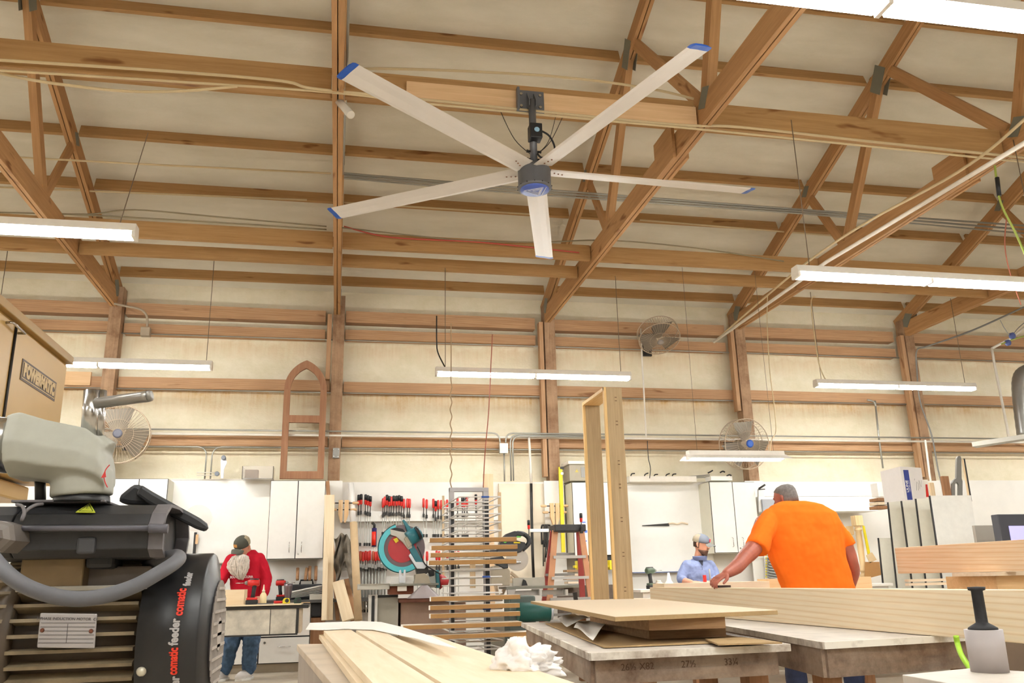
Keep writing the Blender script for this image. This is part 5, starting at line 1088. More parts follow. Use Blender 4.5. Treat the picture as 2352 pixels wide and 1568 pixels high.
# ================================================================== TABLES AND TIMBER
TOPW = plain('painted_top', '#cdc4b8', .6, var=.18, scale=7)
CHIP = wood('chipped_paint', '#e2dcd0', '#e2dcd0', 'x', 60, dirt='#7a5a3c')
APR = wood('dirty_apron', '#8f8174', '#a8917c', 'x', 9, dirt='#8a6a50')
def polytop(name, pts, th, mat, parent): g = MB(); g.prism(pts, (0, 0, -th)); return obj(name, g, mat, parent, .004)
def table(c, z, label, th, ap, inset, legs, name='assembly_table', chipped=True, apm=None):
    P = [V((x, y, z)) for x, y in c]; m = sum(P, V())/4
    t = thing(name, label, 'table', (m.x, m.y, 0))
    tp_ = polytop('top', P, th, TOPW, t)
    for i in range(4): a, b = P[i], P[(i+1) % 4]; plank('chipped_edge', a+V((0, 0, -th/2)), b+V((0, 0, -th/2)), .012, th+.002, CHIP, tp_)
    Q = [p+(m-p).normalized()*inset for p in P]
    for i in range(4):
        a, b = Q[i], Q[(i+1) % 4]; q0 = V((0, 0, -th-ap/2)); plank('apron', a+q0, b+q0, .03, ap, apm or APR, t)
    for f in legs:
        p = Q[f[0]]+(m-Q[f[0]])*f[1]; obj('leg', MB().box(p.x-.045, p.x+.045, p.y-.045, p.y+.045, 0, z-th-.001), f[2] if len(f) > 2 else BROWNZ, t)
    return t, Q
T1 = [(.985, 3.41), (1.86, 3.46), (2.16, 6.0), (1.27, 6.06)]
t1, Q1 = table(T1, .7, 'paint-chipped assembly table carrying the MDF sheet', .026, .1, .1, [(0, .12), (1, .12), (2, .1), (3, .1)], apm=APR)
# lettering pencilled on the front apron
a, b = Q1[0], Q1[1]; d = (b-a).normalized(); nf = V((d.y, -d.x, 0)); zc = .7-.026-.05
PENCIL = plain('pencil', '#5c4636', .9)
for s, u in (('26½ X82', .22), ('27½', .5), ('33¼', .74)):
    text('pencil_note', s, .038, basis(a+(b-a)*u+nf*.0165+V((0, 0, zc+.01-a.z)), d, nf), PENCIL, t1, .0003)
one('brown_paper_sheet', MB().prism([V((1.1, 3.6, .703)), V((1.8, 3.62, .703)), V((2.0, 5.6, .703)), V((1.35, 5.7, .703))], (0, 0, .006)), MDFE, 'thin brown hardboard sheet covering the MDF table top', 'board')
g = MB(); g.prism([PZ(1620, 1470, .712), PZ(1650, 1482, .712), PZ(1797, 1478, .712), PZ(1700, 1465, .712)], (0, 0, .006)); one('hardboard_offcut', g, MDFE, 'loose hardboard offcut at the right corner of the chipped table', 'board')
# boxes under the sheet: two walnut boards stacked
zb1 = .711
def boxat(p0, p1, depth, z0, z1): # front-left, front-right pixel at z0, depth away
    A = PZ(*p0, z0); B = PZ(*p1, z0); d = (B-A).normalized(); n = V((-d.y, d.x, 0)); 
    g = MB(); q = [A, B, B+n*depth, A+n*depth]; g.hexa(q+[v+V((0, 0, z1-z0)) for v in q]); return g
one('walnut_block', boxat((1492, 1468), (1668, 1462), 1.0, zb1, zb1+.048), WALNUT, 'lower thick walnut board under the MDF sheet', 'board', 'thick walnut boards under the MDF sheet')
one('walnut_block', boxat((1491, 1448), (1667, 1442), 1.0, zb1+.0485, zb1+.0965), WALNUT, 'upper thick walnut board under the MDF sheet', 'board', 'thick walnut boards under the MDF sheet')
zs = zb1+.097
S = [PZ(1413, 1427, zs), PZ(1787, 1411, zs), PZ(1483, 1380, zs), PZ(1219, 1386, zs)]
t = thing('mdf_sheet', 'large tan MDF sheet balanced on walnut boards', 'board', (S[0]+S[2])/2)
g = MB(); g.prism(S, (0, 0, .018)); obj('sheet', g, MDFE, t, .001)
g = MB(); g.prism([s+V((0, 0, .018)) for s in S], (0, 0, .0012)); obj('face', g, MDFW, t)
# plans sticking out under the sheet
for k, (pts, z) in enumerate(((((1276, 1422), (1320, 1408), (1352, 1420), (1302, 1436)), .74), (((1318, 1441), (1332, 1424), (1392, 1434), (1362, 1466)), .735))):
    g = MB(); P = [PZ(x, y, z) for x, y in pts]
    def fn(u, v, P=P): p = P[0]*(1-u)*(1-v)+P[1]*(1-u)*v+P[2]*u*v+P[3]*u*(1-v); return p+V((0, 0, .008*math.sin(u*5+v*4)))
    g.sheet(fn, 8, 8, (0, 0, .001)); one('printed_plan', g, PAPER, ('left' if k == 0 else 'right')+' crumpled printed plan sticking out under the MDF sheet', 'paper', 'plans under the MDF sheet')
# table 2
T2 = [(2.03, 3.48), (2.98, 3.62), (3.3, 5.6), (2.36, 5.75)]
t2, Q2 = table(T2, .7, 'paint-stained assembly table under the long pine beam', .026, .12, .06, [(0, .12), (1, .12), (2, .1), (3, .1)], apm=APR)
# long pine beam lying along the shop
t = thing('pine_beam', 'long pale pine beam with wavy grain lying across the stained table', 'beam', (2.62, 4.7, .7))
g = plank('timber', (2.655, 7.15, .802), (2.655, 2.1, .802), .085, .199, BEAMW, t, bevel=.003)
one('beam_behind', MB().box(PY(1526, 1345, 7.6).x, PY(1768, 1345, 7.6).x, 7.6, 7.9, .84, PY(1640, 1337, 7.6).z), MAPLE, 'drilled pale panel edge lying beyond the pine beam', 'board')
one('pale_plank', MB().box(PY(1768, 1345, 7.9).x, PY(2010, 1345, 7.9).x, 7.95, 8.15, .8, PY(1900, 1326, 7.95).z), PALEW, 'pale plank lying behind the man in orange', 'board')
bench(3.62, 6.4, 7.5, 8.9, .8, 'long pale workbench beyond the man in orange', MAPLE, .04)
bench(3.1, 6.0, 10.0-.1, 10.9, .88, 'back bench where the man in blue works', MAPLE, .04) if False else None
# right beam on box
t = thing('fir_beam', 'thick fir beam resting on a plywood box at the right picture edge', 'beam', (4.42, 5, .965))
plank('timber', (4.44, 6.3, 1.066), (4.44, 3.6, 1.066), .09, .2, BEAM2, t, bevel=.003)
one('beam_support_board', MB().box(4.3, 5.0, 5.15, 5.55, .94, .964), MAPLE, 'pale board between the fir beam and the plywood box', 'board')
one('plywood_box', MB().box(4.36, 5.05, 5.2, 5.7, .7, .939), wood('ply_box', '#cda777', '#dcb98a'), 'plywood box carrying the fir beam', 'box')
bench(4.2, 6.6, 4.9, 6.9, .7, 'work table beneath the plywood box', TOPW, .03)
for k in range(2): one('pale_lath', MB().box(4.55, 5.2, 6.4, 6.45, .93+k*.03-.06, .95+k*.03-.06), MAPLE, ('lower' if k == 0 else 'upper')+' pale lath left of the plywood box', 'board', 'laths left of the plywood box')
t = thing('red_yellow_carton', 'small red and yellow printed carton at the right picture edge', 'carton', PY(2335, 1335, 6.8))
obj('box', fbox(2312, 1327, 2360, 1342, 6.8, .1), plain('carton_red', '#c23a22', .5), t); obj('yellow_print', fbox(2314, 1330, 2345, 1339, 6.795, .005), YELP, t)
cable('black_cable', [PY(2300, 1352, 6.6), PY(2320, 1342, 6.6), PY(2352, 1346, 6.6), PY(2380, 1352, 6.6)], .012, CORDB, 'black cord lying at the right edge beyond the beam', 'cord')
# brown panel behind the right table, lime hose
one('dark_sheet', MB().box(3.1, 4.4, 3.9, 3.95, .3, .69), plain('dark_brown_ply', '#6d5a48', .7, var=.2, scale=4), 'dark brown panel standing behind the lime hose', 'panel')
cable('lime_hose', [PY(2196, 1460, 3.3), PY(2200, 1480, 3.3), PY(2209, 1505, 3.25), PY(2226, 1532, 3.2), PY(2245, 1560, 3.1)], .012, plain('lime_hose', '#a4d43c', .4), 'lime green air hose hanging beside the stained table', 'hose')
# near right table and roll with knob
T3 = [(1.2, 2.18), (1.95, 2.0), (2.3, 2.75), (1.62, 2.65)]
P3 = [PZ(2072, 1549, .7), PZ(2352, 1600, .7), PZ(2500, 1560, .7), PZ(2352, 1541, .7), PZ(2227, 1534, .7)]
t = thing('near_table', 'grey-white near table corner at the bottom right', 'table', (1.7, 2.1, 0))
g = MB(); g.prism([p for p in P3], (0, 0, -.03)); obj('top', g, TOPW, t, .002)
m_ = sum(P3, V())/5
g = MB(); Pq = [p+(m_-p)*.06-V((0, 0, .03)) for p in P3]; g.prism(Pq, (0, 0, -.12)); obj('apron', g, plain('apron_grey', '#6f7479', .6), t)
for p in (Pq[0], Pq[1], Pq[2], Pq[4]): q = p+(m_-p)*.15; obj('leg', MB().box(q.x-.03, q.x+.03, q.y-.03, q.y+.03, 0, .551), BROWNZ, t)
base = PZ(2274, 1542, .7); tp = PY(2258, 1445, base.y)
t = thing('wrap_roll', 'grey stretch wrap roll with black handle on the near table', 'roll', base)
ax = (tp-base); L_ = ax.length; ax.normalize(); k_ = mpp(base.y)
g = MB(); g.lathe(base, ax, [(0, 41*k_), (L_, 42*k_)], 40); rl = obj('roll', g, plain('roll_grey', '#aaa2a0', .5, var=.04), t)
g = MB(); g.lathe(base+ax*L_, ax, [(0, 33*k_), (4*k_, 32*k_), (9*k_, 24*k_), (15*k_, 14*k_), (17*k_, 13.5*k_), (88*k_, 13*k_), (90*k_, 19*k_), (97*k_, 20*k_), (98*k_, 0)], 28); obj('handle', g, plain('dusty_black', '#26262a', .6, var=.5, scale=40), t)
# ------------------------------------------------------------------ left bench with planks
ZB = .70; B_ = [PZ(682, 1479, ZB), PZ(1005, 1473, ZB), PZ(1330, 1600, ZB), PZ(800, 1612, ZB)]
t = thing('plank_bench', 'low plywood bench carrying maple planks in the foreground', 'workbench', (.35, 3, 0))
g = MB(); g.prism(B_, (0, 0, -.03)); obj('top', g, plain('bench_ply', '#c9b9a4', .7, var=.15, scale=5), t, .002)
m_ = sum(B_, V())/4; Bq = [p+(m_-p)*.03-V((0, 0, .03)) for p in B_]; g = MB(); g.prism(Bq, (0, 0, -.45)); obj('body', g, plain('bench_side', '#a09488', .7, var=.15, scale=6), t)
for p in Bq: q = p+(m_-p)*.1; obj('leg', MB().box(q.x-.04, q.x+.04, q.y-.04, q.y+.04, 0, .23), BROWNZ, t)
PK_ = wood('maple_plank', '#dfcbab', '#ecdcc2', 'x', 12)
def lplank(farL, farR, vpx, ynear, z, th, label):
    a = PZ(*farL, z); b = PZ(*farR, z); va = PZ(farL[0]+(farL[0]-vpx)*(ynear-farL[1])/(farL[1]-1338), ynear, z); w = (b-a).length
    d = (va-a).normalized(); c = (a+b)/2; o = plank('maple_plank', c-V((0, 0, th/2)), c+d*(va-a).length-V((0, 0, th/2)), w, th, PK_); setp(o, label=label, category='board', group='maple planks on the foreground bench')
lplank((745, 1447), (804, 1446), 640, 1640, .748, .022, 'leftmost top maple plank of the foreground stack')
lplank((735, 1456), (800, 1455), 640, 1640, .7245, .022, 'maple plank beneath the leftmost top plank')
lplank((822, 1446), (866, 1446), 640, 1640, .748, .03, 'middle maple plank of the foreground stack')
lplank((896, 1459), (985, 1459), 640, 1640, .722, .02, 'rightmost and lowest maple plank of the foreground stack')
one('spacer_block', MB().box(*sorted((PZ(800, 1450, .72).x, PZ(865, 1450, .72).x)), 4.5, 4.6, .7005, .717), WALNUT, 'dark spacer under the far end of the planks', 'block')
pp = [(702, 1446), (712, 1431), (770, 1429), (830, 1427), (875, 1429), (925, 1441), (990, 1462), (1050, 1490), (1000, 1480), (960, 1468), (890, 1453), (855, 1446), (790, 1444), (740, 1447)]
g = MB(); g.prism([PZ(x, y, .752) for x, y in pp], (0, 0, .003)); o = one('white_sheet', g, PAPER, 'white paper sheet draped over the far ends of the planks', 'paper')
# crumpled white rag
RAG = plain('rag_white', '#efebe8', .9, var=.02)
g = MB(); bm_ = g.bm; c = PZ(1208, 1552, .70)
bmesh.ops.create_icosphere(bm_, subdivisions=5, radius=1)
from mathutils import noise as mn
for v in bm_.verts:
    d = v.co.normalized(); n1 = mn.noise(d*1.8+V((3, 1, 7))); n2 = 1-abs(mn.noise(d*3.4+V((1, 5, 2))))*2; n3 = mn.noise(d*8)
    r_ = .75+.42*n1+.2*n2+.06*n3
    x, y, z = d.x*r_*.115, d.y*r_*.1, d.z*r_*.062
    v.co = c+V((x+.012*n2, y, max(0, z+.03)*(1.0+.35*(d.x < -.1))))
for f in bm_.faces: f.smooth = True
one('white_rag', g, RAG, 'crumpled white rag on the right corner of the foreground bench', 'rag')
# ================================================================== MAN IN RED'S TABLE
YT = 9.35; ztt = PY(600, 1388, YT).z
t = thing('outfeed_table', 'small workbench with stained white apron in front of the man in red', 'workbench', (PY(590, 1420, YT).x, YT+.35, 0))
X0, X1, Z0, Z1 = FB(440, 1400, 684, 1458, YT)
obj('front_panel', MB().box(X0, X1, YT+.02, YT+.05, Z0, Z1), plain('stained_white', '#d8d0c0', .6, var=.35, scale=7), t)
xm = PY(620, 1430, YT).x; obj('seam', MB().box(xm-.003, xm+.003, YT+.016, YT+.02, Z0, Z1).box(X1-.02, X1+.006, YT+.012, YT+.05, Z0, Z1).box(X0, X1, YT+.012, YT+.05, Z0-.015, Z0), DARKM, t)
obj('side_panel', MB().box(X1+.006, X1+.03, YT+.05, YT+.5, Z0, Z1), MAPLE, t)
obj('top', MB().box(X0-.02, X1+.1, YT, YT+.52, Z1, ztt-.012), DARKM, t, .006)
g = MB(); g.box(X0, X1+.03, YT-.04, YT+.5, ztt-.0115, ztt); obj('top_board', g, PLYW, t)
obj('pedestal', MB().box(X0-.25, X0+.2, YT+.1, YT+.45, 0, Z1), CREAMP, t)
z0 = ztt
def onT(px, Y): p = PY(px, 1385, Y); p.z = z0; return p
p = onT(535, 9.6); t = thing('ply_drawer', 'open pale plywood drawer box on the bench of the man in red', 'box', p)
xa, xb = PY(497, 1370, 9.5).x, PY(561, 1370, 9.5).x; hb = PY(530, 1354, 9.5).z-z0
obj('front', MB().box(xa, xb, 9.5, 9.512, z0, z0+hb), PLYW, t); obj('back', MB().box(xa, xb, 9.8, 9.812, z0, z0+hb), PLYW, t)
obj('side', MB().box(xb-.012, xb, 9.512, 9.8, z0, z0+hb), PLYW, t); obj('side', MB().box(xa, xa+.012, 9.512, 9.8, z0, z0+hb), PLYW, t)
xx = PY(532, 1370, 9.5).x; obj('divider', MB().box(xx-.006, xx+.006, 9.512, 9.8, z0, z0+hb-.01), PLYW, t)
drill(578, 1385, 9.5, z0, -1, 'red cordless drill with long bit standing on the bench', 0, 1.0)
t = thing('glue_bottle', 'cream glue bottle with pointed nozzle on the bench', 'bottle', onT(604, 9.55)); p = onT(604, 9.55)
g = MB(); g.lathe(p, (0, 0, 1), [(0, .03), (.01, .034), (.09, .034), (.11, .022), (.12, .014)], 18); obj('body', g, plain('glue_cream', '#f0dfae', .4), t)
g = MB(); g.lathe(p+V((0, 0, .12)), (0, 0, 1), [(0, .016), (.02, .016), (.022, .01), (.075, .004)], 14); obj('nozzle', g, plain('nozzle_cream', '#e6e0c4', .4), t)
for px, c_, nm in ((657, YELP, 'yellow and black'), (683, plain('tape_green', '#1f3a28', .5), 'dark green')):
    p = onT(px, 9.45); t = thing('tape_measure', nm+' tape measure on the bench', 'tape measure', p, 'tape measures on the bench')
    g = MB(); g.prism([p+V((-.036, 0, .001)), p+V((.036, 0, .001)), p+V((.038, 0, .03)), p+V((.028, 0, .055)), p+V((-.02, 0, .057)), p+V((-.036, 0, .035))], (0, .035, 0)); obj('case', g, c_, t, .006)
    g = MB(); g.lathe(p+V((.008, 0, .03)), (0, -1, 0), [(0, .02), (.003, .02)], 16); obj('disc', g, BLACK, t)
t = thing('try_square', 'dark flat square tool lying on the bench behind the drill', 'tool', onT(610, 9.42)); p = onT(612, 9.42)
obj('blade', MB().box(p.x-.09, p.x+.07, 9.4, 9.46, z0, z0+.012), BLACK, t, .004); obj('edge', MB().box(p.x-.09, p.x+.07, 9.385, 9.4, z0, z0+.008), GREYM, t)
t = thing('screwdriver', 'screwdriver with red handle lying on the bench', 'screwdriver', onT(636, 9.6)); p = onT(636, 9.6)
g = MB(); g.tube([p+V((-.03, 0, .016)), p+V((.05, .03, .014))], .014, 10); obj('grip', g, REDP, t); g = MB(); g.tube([p+V((.05, .03, .014)), p+V((.14, .06, .012))], .004, 6); obj('shank', g, STEEL, t)
one('carpenter_pencil', MB().tube([onT(692, 9.5)+V((0, 0, .006)), onT(712, 9.42)+V((0, 0, .006))], .004, 6), PALEW, 'pencil lying at the right end of the bench', 'pencil')
# ================================================================== BLUE MAN'S SURROUNDINGS
zbb = .86
t = bench(PY(1456, 1340, 9.2).x, 6.2, 9.0, 9.5, zbb, 'long white-topped back bench before the man in blue', WHITE, .03)
drill(1497, 1350, 9.25, zbb, 1, 'green and black cordless drill standing on the white-topped bench', .3, .9, plain('drill_green', '#4a5a48', .5))
t = thing('glue_jar', 'pale translucent jar beside the green drill', 'jar', (PY(1513, 1345, 9.25).x, 9.25, zbb)); p = V((PY(1513, 1345, 9.25).x, 9.25, zbb))
g = MB(); g.lathe(p, (0, 0, 1), [(0, .045), (.06, .045), (.07, .03)], 16); obj('body', g, plain('jar_pale', '#e9ddd2', .3), t); g = MB(); g.lathe(p+V((0, 0, .07)), (0, 0, 1), [(0, .03), (.02, .025)], 12); obj('lid', g, PVC, t)
t = thing('red_clamp_block', 'small red block standing by the hands of the man in blue', 'block', PY(1619, 1340, 9.1)); p = PY(1619, 1332, 9.1)
obj('block', MB().box(p.x-.018, p.x+.012, 9.08, 9.11, zbb+.06, zbb+.135), REDP, t, .003); obj('foot', MB().box(p.x-.05, p.x+.05, 9.05, 9.14, zbb, zbb+.06), PVC, t)
one('aluminium_rod', MB().tube([V((PY(1632, 1335, 9.1).x, 9.1, zbb)), PY(1629, 1306, 9.1)], .009, 8), GREYM, 'thin grey rod standing before the man in blue', 'rod')
one('white_funnel', MB().lathe((PY(1537, 1340, 9.6).x, 9.6, zbb+.0), (0, 0, 1), [(0, .09), (.03, .075), (.09, .03), (.17, .012)], 16) if False else MB().lathe((PY(1537, 1340, 9.42).x, 9.42, zbb), (0, 0, 1), [(0, .075), (.03, .06), (.09, .025), (.17, .01)], 16), PAPER, 'white cone standing left of the man in blue', 'cone')
# ================================================================== TAN MACHINE CABINET (left)
TAN = plain('machine_tan', '#bd9a5a', .35, var=.05, scale=3, spec=.5); TAN2 = plain('machine_tan_dark', '#a4834a', .4)
XF = -1.45; f1 = PX(22, 690, XF); yN, zTop = 3.2, PX(160, 825, XF).z; yFar = PX(160, 825, XF).y; zBot = PX(128, 1118, XF).z
t = thing('tan_machine', 'tall tan machine cabinet with a brand plate at the left edge', 'machine', (XF-.5, (yN+yFar)/2, 0))
obj('cabinet', MB().box(XF-1.1, XF-.012, yN, yFar, zBot, zTop), TAN, t, .006)
y_d = PX(30, 800, XF).y
dr = obj('door', MB().box(XF-.012, XF, y_d, yFar-.03, zBot+.02, zTop-.045), TAN, t, .004)
obj('door', MB().box(XF-.012, XF, yN+.02, y_d-.012, zBot+.02, zTop-.045), TAN, t, .004)
obj('top_trim', MB().box(XF-1.1, XF+.02, yN, yFar+.004, zTop-.03, zTop+.012), TAN2, t, .004)
obj('hinge', MB().tube([(XF+.004, y_d-.006, zBot+.03), (XF+.004, y_d-.006, zTop-.05)], .006, 8), DARKM, t)
g = MB(); g.tube([(XF, y_d-.12, zTop-.07), (XF+.03, y_d-.12, zTop-.07), (XF+.03, y_d+.03, zTop-.075), (XF, y_d+.03, zTop-.075)], .006, 6); obj('latch', g, STEEL, dr)
obj('door_handle', MB().box(XF, XF+.02, yFar-.1, yFar-.08, zBot+.12, zBot+.28), STEEL, dr, .003)
# brand plate
c4 = [PX(50, 823, XF), PX(128, 877, XF), PX(125, 921, XF), PX(46, 873, XF)]
y0_, y1_ = (c4[0].y+c4[3].y)/2, (c4[1].y+c4[2].y)/2; z1_, z0_ = (c4[0].z+c4[1].z)/2, (c4[2].z+c4[3].z)/2
PLT = plain('plate_brown', '#57483f', .5, var=.02)
pl_ = obj('brand_plate', MB().box(XF, XF+.003, y0_, y1_, z0_, z1_), PLT, dr)
GOLD = plain('plate_gold', '#c4a76e', .4, var=.02)
obj('plate_border', MB().box(XF+.003, XF+.004, y0_+.01, y1_-.01, z0_+.01, z0_+.014).box(XF+.003, XF+.004, y0_+.01, y1_-.01, z1_-.014, z1_-.01).box(XF+.003, XF+.004, y0_+.01, y0_+.014, z0_+.01, z1_-.01).box(XF+.003, XF+.004, y1_-.014, y1_-.01, z0_+.01, z1_-.01), GOLD, pl_)
hh = (z1_-z0_)*.62
tx = text('brand_lettering', 'POWERMATIC', hh*1.25, basis((XF+.0045, (y0_+y1_)/2, (z0_+z1_)/2), (0, 1, 0), (1, 0, 0)), GOLD, pl_, .0004, 1, .006)
w_ = tx.dimensions.x if tx.dimensions.x > 0 else max(v.co.x for v in tx.data.vertices)-min(v.co.x for v in tx.data.vertices)
sx_ = (y1_-y0_-.05)/w_; tx.data.transform(Matrix.Diagonal((sx_, 1, 1, 1)))
obj('underframe', MB().box(XF-1.05, XF-.1, yN+.1, yFar-.05, zBot-.09, zBot-.01), TAN, t, .01)
obj('base_column', MB().box(XF-.95, XF-.35, yN+.3, yFar-.25, 0, zBot-.09), TAN2, t, .01)
# ================================================================== POWER FEEDER (foreground left)
YM = 1.35; s_ = mpp(1.23)
CAST = plain('feeder_grey', '#a3a397', .55, var=.08, scale=30); DUST = plain('feeder_black', '#2f2f31', .5, var=.5, scale=18)
BRN = plain('motor_brown', '#4c3d2b', .6, var=.35, scale=22); COV = plain('cover_black', '#232325', .4, var=.4, scale=9)
t = thing('power_feeder', 'dusty power feeder with finned motor and black fan cover in the left foreground', 'power feeder', (PY(200, 1500, YM).x, YM, 0))
zc = PY(300, 1462, YM).z
def cylx(prof, n=48, mat=COV, name='fan_cover', par=t, c=None): g = MB(); g.lathe(c or (0, YM, zc), (1, 0, 0), prof, n, True, False if n < 20 else True); return obj(name, g, mat, par)
RC_ = .113
x0 = PY(312, 1462, YM-RC_).x; x1 = PY(455, 1462, YM-RC_).x; x2 = PY(497, 1462, YM).x
cov = cylx([(x0, RC_*.9), (x0, RC_), (x1-.003, RC_), (x1, RC_*.985), (x2-.004, RC_*.70), (x2, RC_*.66)])
# grille face of the cover: raised bars on a dark disc
g = MB(); 
GRL = plain('grille_dusty', '#a59c93', .7, var=.15, scale=40)
g.lathe((0, YM, zc), (1, 0, 0), [(x2, RC_*.66), (x2+.0015, RC_*.66)], 40); obj('grille_back', g, plain('grille_dark', '#3b3433', .8), cov)
g = MB(); g.lathe((0, YM, zc), (1, 0, 0), [(x2+.0015, RC_*.2), (x2+.004, RC_*.2)], 24)
for k in range(9):
    zz = -RC_*.56+k*RC_*.14; hw = .96*math.sqrt(max(0, (RC_*.64)**2-zz*zz)); g.box(x2+.0015, x2+.004, YM-hw, YM+hw, zc+zz-.002, zc+zz+.002)
for k in range(19):
    yy = -RC_*.6+k*RC_*.0667; hw = math.sqrt(max(0, (RC_*.66)**2-yy*yy)); g.box(x2+.0015, x2+.003, YM+yy-.001, YM+yy+.001, zc-hw, zc+hw)
obj('grille', g, GRL, cov)
# conical part also carries the dusty vent slots
for (bx_, by_) in ((325, 1541),):
    p = PY(bx_, by_, YM-RC_*.93); g = MB(); g.ball(p, .0065, 8); obj('screw', g, plain('screw_pale', '#cfcab8', .4, .4), cov)
# wrapped lettering on the cover
def wraptext(s, size, px, ya, yb, mat, nm):
    z_of = lambda y: PY(px, y, YM-RC_).z-zc
    aa = math.asin(max(-1, min(1, z_of(yb)/RC_))); ab = math.asin(max(-1, min(1, z_of(ya)/RC_)))
    L = (ab-aa)*RC_; am = (aa+ab)/2; X = PY(px, (ya+yb)/2, YM-RC_).x
    o = text(nm, s, size, Matrix.Identity(4), mat, None, .0005, 1, .0006); me = o.data
    xs = [v.co.x for v in me.vertices]; k = L/(max(xs)-min(xs)); m0 = (max(xs)+min(xs))/2
    for v in me.vertices:
        a = am+(v.co.x-m0)*k/RC_; r_ = RC_+.0006+v.co.z
        v.co = V((X-v.co.y, YM-r_*math.cos(a), zc+r_*math.sin(a)))
    bpy.data.objects.remove(o); o = bpy.data.objects.new(nm, me); COL.objects.link(o)
    o.parent = cov; c_ = origin(cov); o.matrix_local = Matrix.Translation(-c_)
LR_ = plain('letter_red', '#d8341c', .5, var=.02); LW_ = plain('letter_grey', '#a9a6a6', .5, var=.02)
wraptext('comatic', .016, 411, 1352, 1414, LR_, 'red_lettering'); wraptext('feeder', .016, 401, 1420, 1482, LW_, 'grey_lettering')
wraptext('comatic', .016, 397, 1487, 1550, LR_, 'red_lettering'); wraptext('feeder', .016, 397, 1553, 1612, LW_, 'grey_lettering'); wraptext('feeder', .013, 424, 1314, 1346, LW_, 'grey_lettering')
# motor body with lengthwise fins
RB = .088; xm0 = PY(-60, 1462, YM-RC_).x; 
mo = cylx([(xm0, RB), (x0+.002, RB)], 48, BRN, 'motor_body')
g = MB()
for k in range(34):
    a = 2*PI*k/34+.09; d = V((0, -math.cos(a), math.sin(a))); q = V((0, math.sin(a), math.cos(a)))
    g.hexa([V((xx, YM, zc))+d*rr+q*w_ for rr in (RB-.003, .106) for xx, w_ in ((xm0, -.0022), (x0-.004, -.0022), (x0-.004, .0022), (xm0, .0022))])
obj('cooling_fins', g, plain('fin_brown', '#85755a', .55, var=.35, scale=25), mo)
cylx([(PY(-40, 1462, YM-RC_).x, .1), (PY(8, 1462, YM-RC_).x, .109), (PY(14, 1462, YM-RC_).x, .1)], 48, BRN, 'end_flange')
# nameplate
def PM(x, y, d=.113): return PY(x, y, YM-d)
na = [PM(92, 1407), PM(223, 1409), PM(217, 1489), PM(84, 1487)]
g = MB(); g.prism(na, (0, .003, 0)); npl = obj('nameplate', g, plain('nameplate', '#a5a09e', .5, .3, var=.06), t, .0015)
INK = plain('plate_ink', '#565050', .7)
cN = PM(155, 1421, .1135); text('plate_lettering', '3-PHASE INDUCTION MOTOR  CE', .0048, basis(cN, na[1]-na[0], (0, -1, 0)), INK, npl, .0003)
g = MB()
for k in range(6): y = 1430+k*9.2; a, b = PM(94-k*1.2, y, .1132), PM(219-k*1.0, y, .1132); g.beam(a, b, .0006, .0006)
a, b = PM(156, 1432, .1132), PM(152, 1476, .1132); g.beam(a, b, .0006, .0006); obj('plate_lines', g, INK, npl)
for x, y in ((97, 1447), (209, 1449)): g = MB(); g.lathe(PM(x, y, .1132), (0, -1, 0), [(0, .0028), (.0015, .002)], 12); obj('rivet', g, plain('rust_rivet', '#6b3a22', .7), npl)
text('plate_lettering', 'F02-93D', .0045, basis(PM(188, 1478, .1135), na[1]-na[0], (0, -1, 0)), INK, npl, .0003) if False else None
# neck block and ridge on top of the motor
def boxpx(x0_, y0_, x1_, y1_, ya, yb, name, mat, bev=.003, par=t):
    X0, X1, Z0, Z1 = FB(x0_, y0_, x1_, y1_, ya); return obj(name, MB().box(X0, X1, ya, yb, Z0, Z1), mat, par, bev)
boxpx(45, 1280, 190, 1352, 1.24, 1.42, 'terminal_neck', plain('neck_tan', '#7b6645', .6, var=.2, scale=20))
boxpx(190, 1300, 345, 1352, 1.27, 1.42, 'body_shoulder', plain('shoulder_grey', '#7a6f66', .6, var=.2, scale=20))
boxpx(35, 1345, 330, 1356, 1.236, 1.3, 'seam_rib', plain('rib_grey', '#8f8a80', .5), .001)
# black switch box: profiled section along x
zz = lambda y: PY(200, y, 1.2).z
sec = [(1.30, zz(1152)), (1.235, zz(1155)), (1.205, zz(1180)), (1.192, zz(1204)), (1.186, zz(1209)), (1.186, zz(1214)), (1.195, zz(1220)), (1.197, zz(1262)), (1.215, zz(1279)), (1.30, zz(1284)), (1.38, zz(1275)), (1.40, zz(1220)), (1.38, zz(1165))]
def extr(sec, xa, xb, name, mat, par=t, bev=.003): g = MB(); g.prism([(xa, y, z) for y, z in sec], (xb-xa, 0, 0)); return obj(name, g, mat, par, bev)
cy_, cz_ = 1.295, (sec[0][1]+sec[9][1])/2
XA = PY(30, 1215, 1.2).x; XB = PY(345, 1215, 1.2).x; XC = PY(378, 1215, 1.2).x
sb = extr(sec, XA, XB, 'switch_box', DUST)
sm = [(cy_+(y-cy_)*.93, cz_+(z-cz_)*.92) for y, z in sec]; big = [(cy_+(y-cy_)*1.02, cz_+(z-cz_)*1.03) for y, z in sec]
g = MB(); n = len(sec)       # open collar at the right end
for i in range(n):
    a, b, c_, d_ = big[i], big[(i+1) % n], sm[(i+1) % n], sm[i]
    g.hexa([(XB, *a), (XB, *b), (XB, *c_), (XB, *d_), (XC, *a), (XC, *b), (XC, *c_), (XC, *d_)])
obj('end_collar', g, plain('collar_dust', '#6a6668', .6, var=.3, scale=20), sb)
extr([(cy_+(y-cy_)*1.03, cz_+(z-cz_)*.97) for y, z in sec], PY(-60, 1215, 1.2).x, XA-.001, 'left_cap', DUST, sb)
